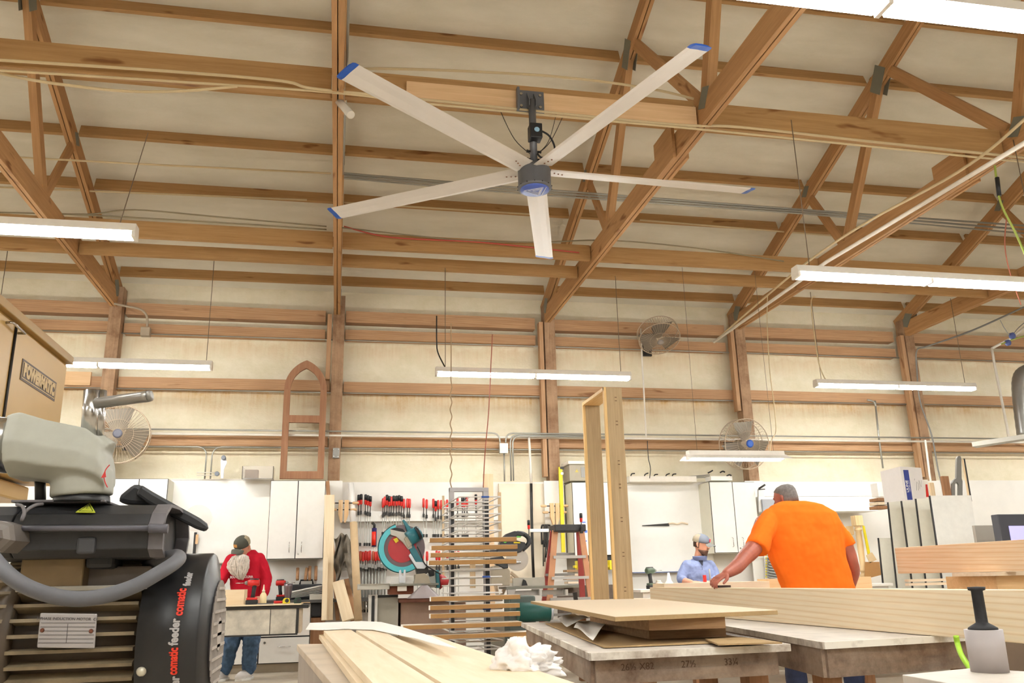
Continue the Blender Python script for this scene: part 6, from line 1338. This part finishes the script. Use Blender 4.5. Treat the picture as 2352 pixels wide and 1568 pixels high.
g = MB(); g.tube([PY(38, 1213, 1.184), PY(342, 1213, 1.184)], .0035, 8); obj('rib', g, plain('rib_dust', '#55535a', .5), sb)
g = MB(); g.tube([PY(342, 1213, 1.184), PY(386, 1214, 1.184)], .006, 8); obj('hinge_pin', g, plain('rib_dust', '#55535a', .5), sb)
boxpx(175, 1233, 218, 1272, 1.191, 1.2, 'raised_pad', plain('pad_dark', '#3a3a3c', .5), .003, sb)
# warning triangle with bolt
def ons(x, y):
    z = zz(y)
    for (ya_, za_), (yb_, zb_) in zip(sec[1:5], sec[2:6]):
        if zb_ <= z <= za_: ys_ = ya_+(yb_-ya_)*(za_-z)/(za_-zb_); return V((PY(x, y, ys_).x, ys_, z))
    return PY(x, y, 1.2)
tw = [ons(207, 1158), ons(219, 1184), ons(174, 1183)]
nrm = (tw[1]-tw[0]).cross(tw[2]-tw[0]).normalized(); nrm = nrm if nrm.y < 0 else -nrm
g = MB(); g.prism([p+nrm*.004 for p in tw], nrm*.001); wt = obj('warning_triangle', g, plain('warn_green_yellow', '#b9c23a', .5, var=.05), sb)
ctr = sum(tw, V())/3
g = MB(); TI = [ctr+(p-ctr)*.72+nrm*.0052 for p in tw]; g.tube(TI+[TI[0]], .0005, 4)
g.tube([ctr+nrm*.0052+V((.002, 0, .005)), ctr+nrm*.0052+V((-.001, 0, .0005)), ctr+nrm*.0052+V((.0015, 0, 0)), ctr+nrm*.0052+V((-.001, 0, -.0045))], .0005, 4); obj('bolt_symbol', g, plain('sym_dark', '#4b4c1c', .6), wt)
# strap clip and gland
g = MB(); g.tube(smooth_path([PY(38, 1158, 1.19), PY(52, 1163, 1.185), PY(56, 1180, 1.18), PY(50, 1195, 1.18), PY(58, 1175, 1.185), PY(80, 1160, 1.19), PY(98, 1157, 1.2)], 4), .0022, 6); obj('wire_clip', g, plain('collar_dust', '#6a6668', .6), sb)
g = MB(); g.lathe(PY(2, 1232, 1.17), (-.25, -1, 0), [(-.03, .02), (0, .02), (.006, .017), (.01, .01), (.02, .01)], 6, True, False); obj('cable_gland', g, plain('gland_grey', '#77706a', .5, .3, var=.2), t)
boxpx(195, 1272, 260, 1306, 1.24, 1.3, 'lower_latch', DUST, .006)
# hoses
HOSE = plain('hose_grey', '#5a5a5e', .6, var=.15, scale=30)
cable('power_hose', [PY(-30, 1262, 1.1), PY(0, 1300, 1.08), PY(40, 1335, 1.06), PY(100, 1362, 1.05), PY(170, 1375, 1.05), PY(240, 1368, 1.06), PY(310, 1345, 1.08), PY(365, 1315, 1.1), PY(400, 1293, 1.13), PY(412, 1280, 1.17), PY(398, 1276, 1.22), PY(360, 1286, 1.28), PY(330, 1305, 1.33), PY(300, 1330, 1.36)], .0085, HOSE, '', parent=t, n=16)
# casting: built from sections and fused
def fused(name, g, mat, par, voxel, sm_=4, lbl=None, disp=0, dscale=.05):
    o = obj(name, g, mat, par); r_ = o.modifiers.new('remesh', 'REMESH'); r_.mode = 'VOXEL'; r_.voxel_size = voxel; r_.use_smooth_shade = True
    if sm_: s__ = o.modifiers.new('smooth', 'SMOOTH'); s__.iterations = sm_; s__.factor = .5
    if disp:
        tx_ = bpy.data.textures.new(name+'_folds', 'CLOUDS'); tx_.noise_scale = dscale; tx_.noise_depth = 2
        d_ = o.modifiers.new('folds', 'DISPLACE'); d_.texture = tx_; d_.strength = disp; d_.mid_level = .5; d_.texture_coords = 'LOCAL'
    return o
YA = 1.2
g = MB()
def hexsec(px, cy, hh, Y, dep):   # octagonal section (flattened) at pixel x
    out = []
    for dy, dz in ((-.6, 1), (.6, 1), (1, .45), (1, -.5), (.5, -1), (-.5, -1), (-1, -.55), (-1, .05)):
        p = PY(px, cy-dz*hh, Y); out.append(V((p.x, Y+dy*dep, p.z)))
    return out
rings = [[g.bm.verts.new(p) for p in hexsec(px, cy, hh, YA+.04, dep)] for px, cy, hh, dep in ((34, 1032, 70, .05), (62, 1028, 73, .052), (120, 1040, 68, .05), (208, 1052, 62, .048), (240, 1068, 54, .04), (252, 1090, 40, .035))]
g.skinrings(rings, True, False)
ca = PY(190, 1085, YA+.04); cb = PY(188, 1140, YA+.04); g.tube([ca, cb], [.038, .0385], 32)
g.tube([PY(205, 1040, YA+.04), PY(232, 1058, YA+.04)], .03, 20)
cs = fused('arm_casting', g, CAST, t, .003, 2)
g = MB(); g.tube([PY(-60, 1018, YA+.04), PY(46, 1024, YA+.04)], .037, 40); obj('horizontal_column', g, STEEL, t)
g = MB(); g.lathe(PY(188, 1146, YA+.04), (0, 0, -1), [(-.004, .034), (.003, .035), (.005, .035)], 32); obj('swivel_ring', g, BLACK, t)
a, b = PY(204, 1000, YA+.035), PY(211, 897, YA+.035); g = MB(); g.tube([a, b], .0105, 24); obj('crank_post', g, STEEL, t)
a, b = PY(222, 1012, YA+.045), PY(230, 897, YA+.045); g = MB(); g.tube([a, b], .009, 24); obj('second_post', g, STEEL, t)
g = MB(); g.tube([PY(220, 926, YA+.01), PY(325, 912, YA-.01), PY(340, 910, YA-.012)], [.0075, .0075, .0078], 6); hd_ = obj('tommy_bar', g, plain('bar_grey', '#9a9690', .35, .8), t)
g = MB(); g.lathe(PY(338, 910, YA-.012), (PY(345, 909, YA-.013)-PY(338, 910, YA-.012)), [(.002, .0078), (.006, .007), (.007, .003)], 12); obj('bar_end', g, GREYM, hd_)
g = MB(); g.tube([PY(92, 1090, YA+.06), PY(93, 1160, YA+.06)], .0068, 16); obj('support_rod', g, DARKM, t)
boxpx(25, 1147, 240, 1153, 1.22, 1.38, 'top_plate', plain('collar_dust', '#6a6668', .6), .001)
# red arc arrow on the casting
pts = [PY(252, 1067, YA-.012), PY(243, 1078, YA-.012), PY(239, 1092, YA-.012), PY(241, 1106, YA-.01), PY(247, 1119, YA-.008)]
g = MB(); g.tube(smooth_path(pts, 5), .0007, 5); p = PY(238.5, 1090, YA-.013); g.prism([p+V((-.003, 0, -.004)), p+V((.003, 0, -.003)), p+V((.001, 0, .006))], (0, .001, 0)); obj('red_arrow', g, plain('arrow_red', '#c23230', .5), cs)
# black clamping lever
g = MB(); g.prism([PY(x, y, 1.34) for x, y in ((268, 1152), (276, 1135), (306, 1110), (318, 1112), (352, 1132), (352, 1160), (300, 1158))], (0, .05, 0)); lv = obj('lever_boss', g, DUST, t, .006)
g = MB(); rings = []
for px_, py_, w_ in ((318, 1124, 12), (345, 1142, 13), (400, 1173, 13), (455, 1202, 12), (472, 1211, 9), (477, 1216, 4)):
    rings.append([g.bm.verts.new(PY(px_+sx*w_*.45, py_-sx*w_, 1.33+dy)) for sx, dy in ((1, 0), (1, .03), (-1, .03), (-1, 0))])
g.skinrings(rings, True, False); obj('lever_arm', g, DUST, lv, .004)
g = MB(); g.box(xm0, x0-.02, YM-.06, YM+.06, 0, zc-.1); obj('pedestal', g, BRN, t, .01)
# ================================================================== PEOPLE
SKIN = plain('skin', '#c98f74', .5, var=.08, scale=30); SKIN2 = plain('skin_tanned', '#a85e4a', .5, var=.15, scale=14)
def P3(px, py, Y): return PY(px, py, Y)
def limb(g, pts, rs, n=14, caps=True):
    pts = [V(p) for p in pts]; g.tube(smooth_path(pts, 4) if len(pts) > 2 else pts, interp(rs, len(pts)) if len(pts) > 2 else rs, n)
    if caps:
        for p, r_ in ((pts[0], rs[0]), (pts[-1], rs[-1])): g.ball(p, r_*.98, 7)
def interp(rs, k):
    out = []
    for i in range(k-1):
        for j in range(4): f = j/4; out.append(rs[i]*(1-f)+rs[i+1]*f)
    return out+[rs[-1]]
def torso(g, rings_, n=22):   # rings: (center, half width, half depth, yaw)
    rr = []
    for c, a, b, yw in rings_:
        x = V((math.cos(yw), math.sin(yw), 0)); y = V((-math.sin(yw), math.cos(yw), 0))
        rr.append([g.bm.verts.new(V(c)+x*(a*math.copysign(abs(math.cos(t_))**.85, math.cos(t_)))+y*(b*math.copysign(abs(math.sin(t_))**.85, math.sin(t_)))) for t_ in [2*PI*i/n for i in range(n)]])
    g.skinrings(rr, True)
def hand(g, w, d, nrm, s=1.0, curl=.5, side=1, spread=.16):
    """palm and five fingers: w wrist, d pointing direction, nrm back of the hand"""
    w = V(w); d = V(d).normalized(); nrm = V(nrm); nrm = (nrm-d*nrm.dot(d)).normalized(); q = d.cross(nrm)*side
    pl = .095*s; rings_ = []
    for f, hw, ht in ((0, .027, .02), (.3, .036, .017), (.75, .042, .014), (1, .04, .012)):
        c = w+d*(pl*f); rings_.append([g.bm.verts.new(c+q*(hw*s*math.cos(a))+nrm*(ht*s*math.sin(a))) for a in [2*PI*i/12 for i in range(12)]])
    g.skinrings(rings_, True)
    for k, (off, L) in enumerate(((-.03, .072), (-.0105, .08), (.0095, .075), (.029, .06))):
        b = w+d*(pl*.97)+q*(off*s); dd = (d+q*(off*spread*16*.25)).normalized(); p = b; pts = [b-dd*.012*s]; rs = [.0095*s]; ang = 0
        for j, fr in enumerate((.45, .3, .25)):
            ang += curl*(.5+.35*j); v_ = dd*math.cos(ang)-nrm*math.sin(ang); p = p+v_*(L*s*fr); pts.append(p); rs.append((.0088-.0009*(j+1))*s)
        limb(g, pts, rs, 8)
    b = w+d*(pl*.3)-q*(.032*s); v1 = (d*.75-q*.62-nrm*.25*curl).normalized(); v2 = (d*.95-q*.2-nrm*.35*curl).normalized()
    limb(g, [b, b+v1*.042*s, b+v1*.042*s+v2*.03*s, b+v1*.042*s+v2*.052*s], [.0145*s, .012*s, .0105*s, .009*s], 8)
def head(g, c, up_, fwd, s=1.0):
    """skull, jaw, nose, ears, brow; returns a placing function"""
    up_ = V(up_).normalized(); fwd = V(fwd); fwd = (fwd-up_*fwd.dot(up_)).normalized(); rt_ = fwd.cross(up_)
    def L(x, y, z): return V(c)+(rt_*x+fwd*y+up_*z)*s
    secs = [(-.115, .02, .03, .045), (-.10, .045, .045, .035), (-.07, .058, .075, .012), (-.03, .067, .088, .004), (.01, .073, .094, 0), (.05, .075, .096, -.006), (.085, .062, .08, -.008), (.108, .035, .048, -.008), (.116, .01, .014, -.008)]
    rr = [[g.bm.verts.new(L(a*math.cos(t_), o_+b*math.sin(t_), z)) for t_ in [2*PI*i/20 for i in range(20)]] for z, a, b, o_ in secs]
    g.skinrings(rr, True)
    limb(g, [L(0, .088, .02), L(0, .108, -.012), L(0, .1, -.026)], [.009, .013, .008], 8)
    for sx in (-1, 1):
        limb(g, [L(sx*.072, -.01, .025), L(sx*.083, -.016, .01), L(sx*.079, -.008, -.022)], [.011, .013, .009], 8)
        limb(g, [L(sx*.014, .088, .034), L(sx*.045, .08, .034)], [.007, .006], 6)
    limb(g, [L(-.02, .089, -.05), L(0, .095, -.05), L(.02, .089, -.05)], [.006, .009, .006], 6)
    return L
def eyes(L, par, s=1.0):
    for sx in (-1, 1):
        g = MB(); g.ball(L(sx*.031, .083, .015), .0115*s, 7); e = obj('eye', g, plain('eye_white', '#e8e0d8', .3), par)
        g = MB(); g.ball(L(sx*.031, .0915, .012), .0055*s, 6); obj('iris', g, plain('iris_dark', '#2a1c14', .3), e)
def cap(L, par, mat, brim, matb, tilt=0):
    g = MB(); rr = []
    for z, k in ((.028, 1.09), (.05, 1.1), (.08, 1.02), (.105, .78), (.122, .45), (.128, .12)):
        rr.append([g.bm.verts.new(L(.079*k*math.cos(t_), -.006+.1*k*math.sin(t_), z)) for t_ in [2*PI*i/24 for i in range(24)]])
    g.skinrings(rr, True); cp = obj('cap', g, mat, par)
    g = MB(); g.sheet(lambda u, v: L((u-.5)*.15*(1-.12*v*v), .08+(.03+.075*v)*math.sqrt(max(0.05, 1-(2*u-1)**2*.75)), .036-.02*v-.05*(u-.5)**2*4*.5), 12, 6, V((0, 0, .004))); obj('brim', g, matb, cp)
    return cp
JEAN = plain('denim', '#4d6a8c', .85, var=.35, scale=22); JEAN2 = plain('denim_dark', '#2c3553', .85, var=.25, scale=22)
# ---------- man in the orange shirt, seen from behind, reaching left
Yo = 6.35

t = thing('person', 'man in an orange t-shirt seen from behind, leaning and sanding with his left arm', 'person', (3.75, Yo, 0))
g = MB()
hc = PY(1804, 1147, Yo+.06)
L = head(g, hc, (-.15, .25, 1), (-.55, .8, -.45), .95)
limb(g, [hc+V((.01, -.03, -.06)), PY(1822, 1172, Yo)], [.062, .07])
torso(g, [(PY(1835, 1185, Yo), .16, .09, 0), (PY(1845, 1260, Yo), .17, .11, 0), (PY(1875, 1350, Yo), .16, .11, 0), (PY(1885, 1400, Yo), .16, .11, 0)])
SL_, EL, WL = PY(1752, 1200, Yo), PY(1708, 1283, Yo-.28), PY(1668, 1317, Yo-.5)
limb(g, [SL_, PY(1733, 1255, Yo-.12), EL, PY(1692, 1301, Yo-.38), WL], [.062, .066, .055, .052, .033])
hand(g, WL, PY(1648, 1328, Yo-.53)-WL, (-.25, -.25, 1), 1.05, .55, 1)
SR, ER, WR = PY(1918, 1205, Yo), PY(1957, 1293, Yo), PY(1952, 1352, Yo+.1)
limb(g, [SR, PY(1945, 1258, Yo), ER, PY(1960, 1315, Yo+.05), WR], [.06, .056, .05, .05, .034])
hand(g, WR, (-.1, .3, -1), (1, 0, .1), 1.0, .4, -1)
for sx, x in ((-1, 3.45), (1, 3.93)): limb(g, [(3.7+sx*.1, Yo, .85), (x, Yo-.02, .48), (x, Yo+.03, .08)], [.08, .06, .045]); limb(g, [(x, Yo+.0, .05), (x, Yo+.14, .035)], [.04, .03])
TAN_S = SKIN2
body = fused('body', g, TAN_S, t, .006, 2)
g = MB()
for k in range(1): pass
rr = []
for z, k in ((-.045, .98), (-.01, 1.06), (.03, 1.08), (.06, 1.07), (.09, .96), (.112, .66), (.124, .2)):
    rr.append([g.bm.verts.new(L(.074*k*math.cos(t_), -.014+(.094*k*math.sin(t_) if math.sin(t_) < 0 else (.02+.05*(z > .05)+.02*(z > .08))*k*math.sin(t_)), z)) for t_ in [2*PI*i/24 for i in range(24)]])
g.skinrings(rr, True); obj('hair', g, plain('hair_grey', '#7c7672', .9, var=.3, scale=60), t)
g = MB()
def RW(xl, xr, y, dep, Y=Yo, yaw=0): a, b = PY(xl, y, Y), PY(xr, y, Y); return ((a+b)/2, (b.x-a.x)/2, dep, yaw)
torso(g, [RW(1793, 1848, 1151, .06), RW(1772, 1888, 1160, .1), RW(1755, 1917, 1178, .125), RW(1750, 1930, 1205, .14), RW(1757, 1935, 1240, .15), RW(1770, 1940, 1280, .15), RW(1787, 1951, 1320, .15), RW(1801, 1960, 1352, .155), RW(1806, 1966, 1385, .16), RW(1806, 1968, 1410, .165)], 28)
limb(g, [PY(1772, 1188, Yo), PY(1757, 1212, Yo-.05), PY(1744, 1240, Yo-.1)], [.078, .088, .084]); g.tube([PY(1747, 1235, Yo-.09), PY(1737, 1259, Yo-.13)], [.086, .088], 18)
limb(g, [PY(1900, 1192, Yo), PY(1922, 1215, Yo), PY(1934, 1230, Yo)], [.07, .068, .064]); g.tube([PY(1933, 1226, Yo), PY(1946, 1252, Yo)], [.066, .066], 18)
fused('t_shirt', g, plain('orange_cloth', '#ff7622', .9, var=.04, spec=.1), t, .008, 3, None, .022, .16)
g = MB(); torso(g, [((3.76, Yo, .92), .17, .13, 0), ((3.72, Yo, .78), .185, .14, 0)])
for sx, x in ((-1, 3.45), (1, 3.93)): limb(g, [(3.71+sx*.1, Yo, .8), ((3.71+sx*.1+x)/2, Yo-.02, .6), (x, Yo-.02, .45), (x, Yo+.02, .1)], [.11, .1, .085, .075], 16)
fused('jeans', g, JEAN2, t, .01, 3, None, .02, .08)
for x in (3.45, 3.93): g = MB(); limb(g, [(x, Yo-.05, .05), (x, Yo+.16, .045)], [.05, .045]); g.box(x-.045, x+.045, Yo-.09, Yo+.2, 0, .03); obj('shoe', g, DARKM, t)
hp = PY(1657, 1345, Yo-.53); one('sanding_block', MB().box(hp.x-.04, hp.x+.05, hp.y-.045, hp.y+.05, .902, .917), plain('sandpaper', '#3e2c26', .9), 'dark sanding pad under the hand of the man in orange', 'sanding pad')
# ---------- man in the blue pullover
Yb = 9.78
t = thing('person', 'bearded man in a blue zip pullover and grey cap working at the back bench', 'person', (PY(1605, 1340, Yb).x, Yb, 0))
g = MB(); hc = PY(1611, 1250, Yb-.06); L = head(g, hc, (.1, -.22, 1), (.62, -.75, -.3), .97)
limb(g, [hc+V((-.01, .02, -.06)), PY(1604, 1290, Yb)], [.055, .06])
torso(g, [(PY(1603, 1300, Yb), .15, .08, 0), (PY(1603, 1340, Yb), .14, .1, 0), ((PY(1603, 1340, Yb).x, Yb, .88), .14, .1, 0)])
SL_, EL, WL = PY(1576, 1300, Yb), PY(1566, 1331, Yb-.05), PY(1588, 1337, Yb-.27)
limb(g, [SL_, PY(1568, 1316, Yb), EL, PY(1576, 1335, Yb-.15), WL], [.05, .048, .04, .04, .028]); hand(g, WL, (.9, -.3, -.02), (0, -.2, 1), .95, .35, 1)
SR, ER, WR = PY(1634, 1298, Yb), PY(1645, 1330, Yb-.05), PY(1634, 1336, Yb-.28)
limb(g, [SR, PY(1641, 1315, Yb), ER, WR], [.05, .048, .04, .028]); hand(g, WR, (-.8, -.5, -.05), (0, -.2, 1), .95, .5, -1)
xb_ = PY(1603, 1340, Yb).x
for sx in (-1, 1): limb(g, [(xb_+sx*.09, Yb, .85), (xb_+sx*.11, Yb, .48), (xb_+sx*.12, Yb+.04, .08)], [.075, .055, .04])
fused('body', g, SKIN, t, .006, 2)
g = MB(); torso(g, [RW(1592, 1617, 1281, .07, Yb), RW(1583, 1626, 1290, .1, Yb), RW(1574, 1634, 1299, .115, Yb), RW(1573, 1638, 1318, .13, Yb), RW(1576, 1638, 1340, .13, Yb), ((xb_, Yb, .85), .165, .135, 0)], 26)
limb(g, [PY(1580, 1299, Yb), PY(1570, 1314, Yb-.01), PY(1566, 1330, Yb-.05), PY(1571, 1333, Yb-.1)], [.07, .064, .056, .052])
limb(g, [PY(1630, 1298, Yb), PY(1639, 1312, Yb-.01), PY(1645, 1330, Yb-.06), PY(1641, 1334, Yb-.14)], [.066, .06, .053, .046])
sh = fused('pullover', g, plain('blue_knit', '#7882a4', .95, var=.06, scale=40, spec=.1), t, .008, 2, None, .02, .07)
g = MB(); cN = PY(1607, 1283, Yb-.03); g.grid(lambda u, v: cN+V(((.078+.012*v)*math.cos(2*PI*u), (.07+.01*v)*math.sin(2*PI*u)-.01, -.02+.05*v)), 24, 3); co = obj('collar', g, plain('collar_blue', '#5c6486', .9), t)
co.modifiers.new('th', 'SOLIDIFY').thickness = .006
a = PY(1611, 1287, Yb-.115); g = MB(); g.prism([a+V((-.03, .02, .015)), a+V((.03, .02, .015)), a+V((.005, -.02, -.06))], (0, .01, 0)); obj('undershirt', g, plain('navy_cloth', '#20222e', .9), t)
g = MB(); g.tube([a+V((.004, -.02, -.055)), PY(1613, 1308, Yb-.137)], .003, 5); obj('zip', g, plain('collar_blue', '#5c6486', .9), t)
eyes(L, t, .9)
g = MB(); 
for z, a_, b_, o_ in (): pass
rr = [[g.bm.verts.new(L((a_)*math.cos(t_), o_+b_*math.sin(t_), z)) for t_ in [PI*i/16-.12+ .24*(i/16) for i in range(17)]] for z, a_, b_, o_ in ((-.12, .035, .045, .045), (-.1, .052, .053, .035), (-.075, .064, .08, .014), (-.058, .068, .088, .008))]
for a__, b__ in zip(rr, rr[1:]):
    for i in range(16): g.face([a__[i], a__[i+1], b__[i+1], b__[i]], True)
bd = obj('beard', g, plain('beard_brown', '#5e4234', .95, var=.3, scale=80), t); bd.modifiers.new('th', 'SOLIDIFY').thickness = .01
g = MB(); limb(g, [L(-.022, .096, -.036), L(0, .101, -.033), L(.022, .096, -.036)], [.005, .006, .005], 6); obj('moustache', g, plain('beard_brown', '#5e4234', .95), bd)
g = MB(); rr = [[g.bm.verts.new(L(.0765*k*math.cos(t_), -.012+.09*k*math.sin(t_), z)) for t_ in [PI+PI*i/16-.2+.4*i/16 for i in range(17)]] for z, k in ((-.035, .96), (0, 1.02), (.035, 1.04))]
for a__, b__ in zip(rr, rr[1:]):
    for i in range(16): g.face([a__[i], a__[i+1], b__[i+1], b__[i]], True)
hr = obj('hair', g, plain('hair_brown', '#4a362c', .95), t); hr.modifiers.new('th', 'SOLIDIFY').thickness = .006
cp = cap(L, t, plain('cap_grey', '#5d616b', .9, var=.06), 1, plain('cap_brim', '#62625e', .9))
g = MB(); rr = [[g.bm.verts.new(L(.0795*k*math.cos(t_), -.006+.1005*k*math.sin(t_), z)) for t_ in [PI+PI*i/16-.1+.2*i/16 for i in range(17)]] for z, k in ((.028, 1.1), (.05, 1.11), (.08, 1.03), (.105, .79), (.122, .46))]
for a__, b__ in zip(rr, rr[1:]):
    for i in range(16): g.face([a__[i], a__[i+1], b__[i+1], b__[i]], True)
obj('mesh_back', g, plain('cap_mesh', '#8f826e', .9), cp)
g = MB(); g.box(-.016, .016, -.001, .001, -.018, .018, basis(L(.0, .108, .066), L(.1, .1, .066)-L(0, .1, .066), L(0, .2, .066)-L(0, .1, .066)) @ Matrix.Rotation(PI/2, 4, 'X')); obj('cap_patch', g, plain('patch_red', '#b9404a', .8), cp)
g = MB(); torso(g, [((xb_, Yb, .88), .15, .11, 0), ((xb_, Yb, .78), .16, .12, 0)])
for sx in (-1, 1): limb(g, [(xb_+sx*.09, Yb, .78), (xb_+sx*.11, Yb, .45), (xb_+sx*.12, Yb+.02, .1)], [.1, .08, .07])
fused('trousers', g, JEAN2, t, .012, 2)
for sx in (-1, 1): x = xb_+sx*.12; g = MB(); limb(g, [(x, Yb+.06, .05), (x, Yb-.14, .045)], [.05, .045]); obj('shoe', g, DARKM, t)
# ---------- man in the red sweatshirt, head bowed
Yr = 10.42
t = thing('person', 'man in a red sweatshirt, jeans and dark cap with a long white beard, head bowed', 'person', (PY(562, 1400, Yr).x, Yr, 0))
g = MB(); hc = PY(556, 1256, Yr-.12); L = head(g, hc, (-.12, -.62, 1), (-.35, -.75, -.62), 1.0)
limb(g, [hc+V((.03, .07, -.02)), PY(567, 1275, Yr)], [.06, .065])
torso(g, [(PY(562, 1290, Yr), .16, .09, 0), (PY(562, 1340, Yr), .15, .11, 0), (PY(562, 1400, Yr), .15, .11, 0), (PY(560, 1440, Yr), .15, .11, 0)])
SL_, EL, WL = PY(531, 1290, Yr), PY(510, 1330, Yr-.12), PY(494, 1352, Yr-.45)
limb(g, [SL_, EL, WL], [.05, .042, .028]); hand(g, WL, (-.3, -.9, -.25), (0, -.2, 1), .98, .4, 1)
SR, ER, WR = PY(595, 1285, Yr), PY(613, 1332, Yr-.05), PY(604, 1372, Yr-.25)
limb(g, [SR, ER, WR], [.05, .042, .028]); hand(g, WR, (-.35, -.45, -.45), (.6, -.4, .5), .98, .4, -1)
fl, fr = PZ(512, 1552, .03), PZ(558, 1560, .03)
hipL, hipR = PY(538, 1440, Yr), PY(582, 1440, Yr)
for hp_, ft, kx in ((hipL, fl, PY(527, 1495, Yr-.04)), (hipR, fr, PY(574, 1497, Yr-.05))): limb(g, [hp_, kx, V((ft.x+.02, Yr+.05, .1))], [.08, .058, .042])
fused('body', g, SKIN, t, .006, 2)
RED = plain('red_fleece', '#b81f30', .95, var=.1, scale=12, spec=.1)
g = MB(); torso(g, [RW(550, 586, 1264, .07, Yr), RW(537, 597, 1274, .11, Yr), RW(527, 603, 1290, .13, Yr), RW(526, 601, 1320, .145, Yr), RW(530, 601, 1350, .15, Yr), RW(534, 602, 1380, .15, Yr), RW(534, 602, 1405, .15, Yr)], 26)
limb(g, [PY(534, 1286, Yr), PY(518, 1312, Yr-.06), PY(509, 1331, Yr-.14), PY(500, 1343, Yr-.3)], [.078, .068, .06, .045])
limb(g, [PY(595, 1284, Yr), PY(606, 1308, Yr-.02), PY(613, 1335, Yr-.05), PY(606, 1362, Yr-.19)], [.075, .068, .06, .045])
sw = fused('sweatshirt', g, RED, t, .008, 2, None, .03, .16)
g = MB(); torso(g, [(PY(562, 1402, Yr), .18, .13, 0), (PY(560, 1435, Yr), .185, .13, 0)])
for hp_, ft, kx in ((hipL, fl, PY(527, 1495, Yr-.06)), (hipR, fr, PY(574, 1497, Yr-.07))): limb(g, [hp_, (hp_+kx)/2+V((0, -.02, 0)), kx, V((ft.x+.03, Yr, .12))], [.105, .098, .082, .078], 16)
fused('jeans', g, JEAN, t, .009, 2, None, .03, .06)
SHOE = plain('shoe_white', '#e2dcd6', .6, var=.1)
for c_, dx in ((fl, -.05), (fr, -.06)):
    g = MB(); limb(g, [(c_.x+.03, Yr+.04, .06), (c_.x+dx*.5, Yr-.08, .052), (c_.x+dx, Yr-.19, .042)], [.052, .05, .04], 14); s__ = fused('shoe', g, SHOE, t, .007, 2)
    g = MB(); g.prism([(c_.x-.02, Yr+.09, 0), (c_.x+.08, Yr+.09, 0), (c_.x+.06, Yr-.1, 0), (c_.x+dx+.04, Yr-.22, 0), (c_.x+dx-.035, Yr-.22, 0), (c_.x-.045, Yr-.1, 0)], (0, 0, .025)); obj('sole', g, WHITE, s__, .004)
eyes(L, t)
# long beard: wavy sheet volume from the chin down the chest
WB = plain('beard_white', '#ddd2c6', .95, var=.22, scale=45)
g = MB(); rr = []
bp = [((552, 1273), .07, .05), ((550, 1283), .105, .065), ((547, 1294), .118, .065), ((547, 1305), .115, .06), ((549, 1316), .085, .05), ((552, 1325), .05, .035), ((555, 1331), .018, .015)]
for i, ((x, y), a_, b_) in enumerate(bp):
    c_ = PY(x, y, Yr-.22+.005*i)
    rr.append([g.bm.verts.new(c_+V((a_*math.cos(t_)*(1+.07*math.sin(9*t_+i)), b_*math.sin(t_)*(1+.16*math.sin(11*t_+i*.7)), .006*math.sin(5*t_)))) for t_ in [2*PI*k/44 for k in range(44)]])
g.skinrings(rr, True); bd = obj('beard', g, WB, t)
m_ = bd.modifiers.new('sub', 'SUBSURF'); m_.levels = 1; m_.render_levels = 2
tx_ = bpy.data.textures.new('beard_waves', 'CLOUDS'); tx_.noise_scale = .03; d_ = bd.modifiers.new('waves', 'DISPLACE'); d_.texture = tx_; d_.strength = .03; d_.texture_coords = 'LOCAL'
for k in range(90):
    u = random.uniform(-1, 1); y0_ = 1280+random.uniform(0, 25); x_ = 549+u*17; g_ = 1318+random.uniform(-12, 14)-abs(u)*14
    if k == 0: gg = MB()
    gg.tube(smooth_path([PY(x_, y0_, Yr-.285+.03*abs(u)), PY(x_+random.uniform(-2, 2), (y0_+g_)/2, Yr-.295+.03*abs(u)), PY(550+(x_-549)*.65+random.uniform(-2, 2), g_, Yr-.27)], 4), [.005]*3+[.006]*3+[.005, .004, .0015], 6)
obj('beard_locks', gg, WB, bd)
cp = cap(L, t, plain('cap_green', '#4a493f', .9, var=.15), 1, plain('cap_green_brim', '#55544a', .9))
g = MB(); rr = [[g.bm.verts.new(L(.0795*k*math.cos(t_), -.006+.1005*k*math.sin(t_), z)) for t_ in [PI*1.0+PI*i/16-.1+.2*i/16 for i in range(17)]] for z, k in ((.028, 1.1), (.05, 1.11), (.08, 1.03), (.105, .79), (.122, .46))]
for a__, b__ in zip(rr, rr[1:]):
    for i in range(16): g.face([a__[i], a__[i+1], b__[i+1], b__[i]], True)
obj('camo_back', g, plain('cap_camo', '#a3967c', .9, var=.35, scale=30), cp)
n_ = (L(0, .2, .0)-L(0, .1, .0)).normalized()
g = MB(); g.box(-.02, .02, -.018, .018, -.001, .001, basis(L(.02, .104, .07), L(.1, .1, .066)-L(0, .1, .066), n_)); obj('cap_patch', g, plain('patch_orange', '#d79a56', .8), cp)
# sweatshirt lettering follows the chest
def chest(s, size, px, py, nm, hw=.235, dep=.155):
    o = text(nm, s, size, Matrix.Identity(4), plain('print_white', '#e8dcdc', .8), None, .001, .8, .001)
    c_ = PY(px, py, Yr); xc_ = PY(564, py, Yr).x
    for v in o.data.vertices:
        X = c_.x+v.co.x; k = max(0, 1-(abs(X-xc_)/hw)**2.4)**(1/2.4)
        v.co = V((X, Yr-dep*k-.012-v.co.z, c_.z+v.co.y))
    o.parent = t; o.matrix_local = Matrix.Translation(-origin(t))
chest('SOUTH CAROLINA', .036, 558, 1325, 'shirt_lettering')
chest('. . . . . . .', .036, 558, 1319, 'shirt_lettering')
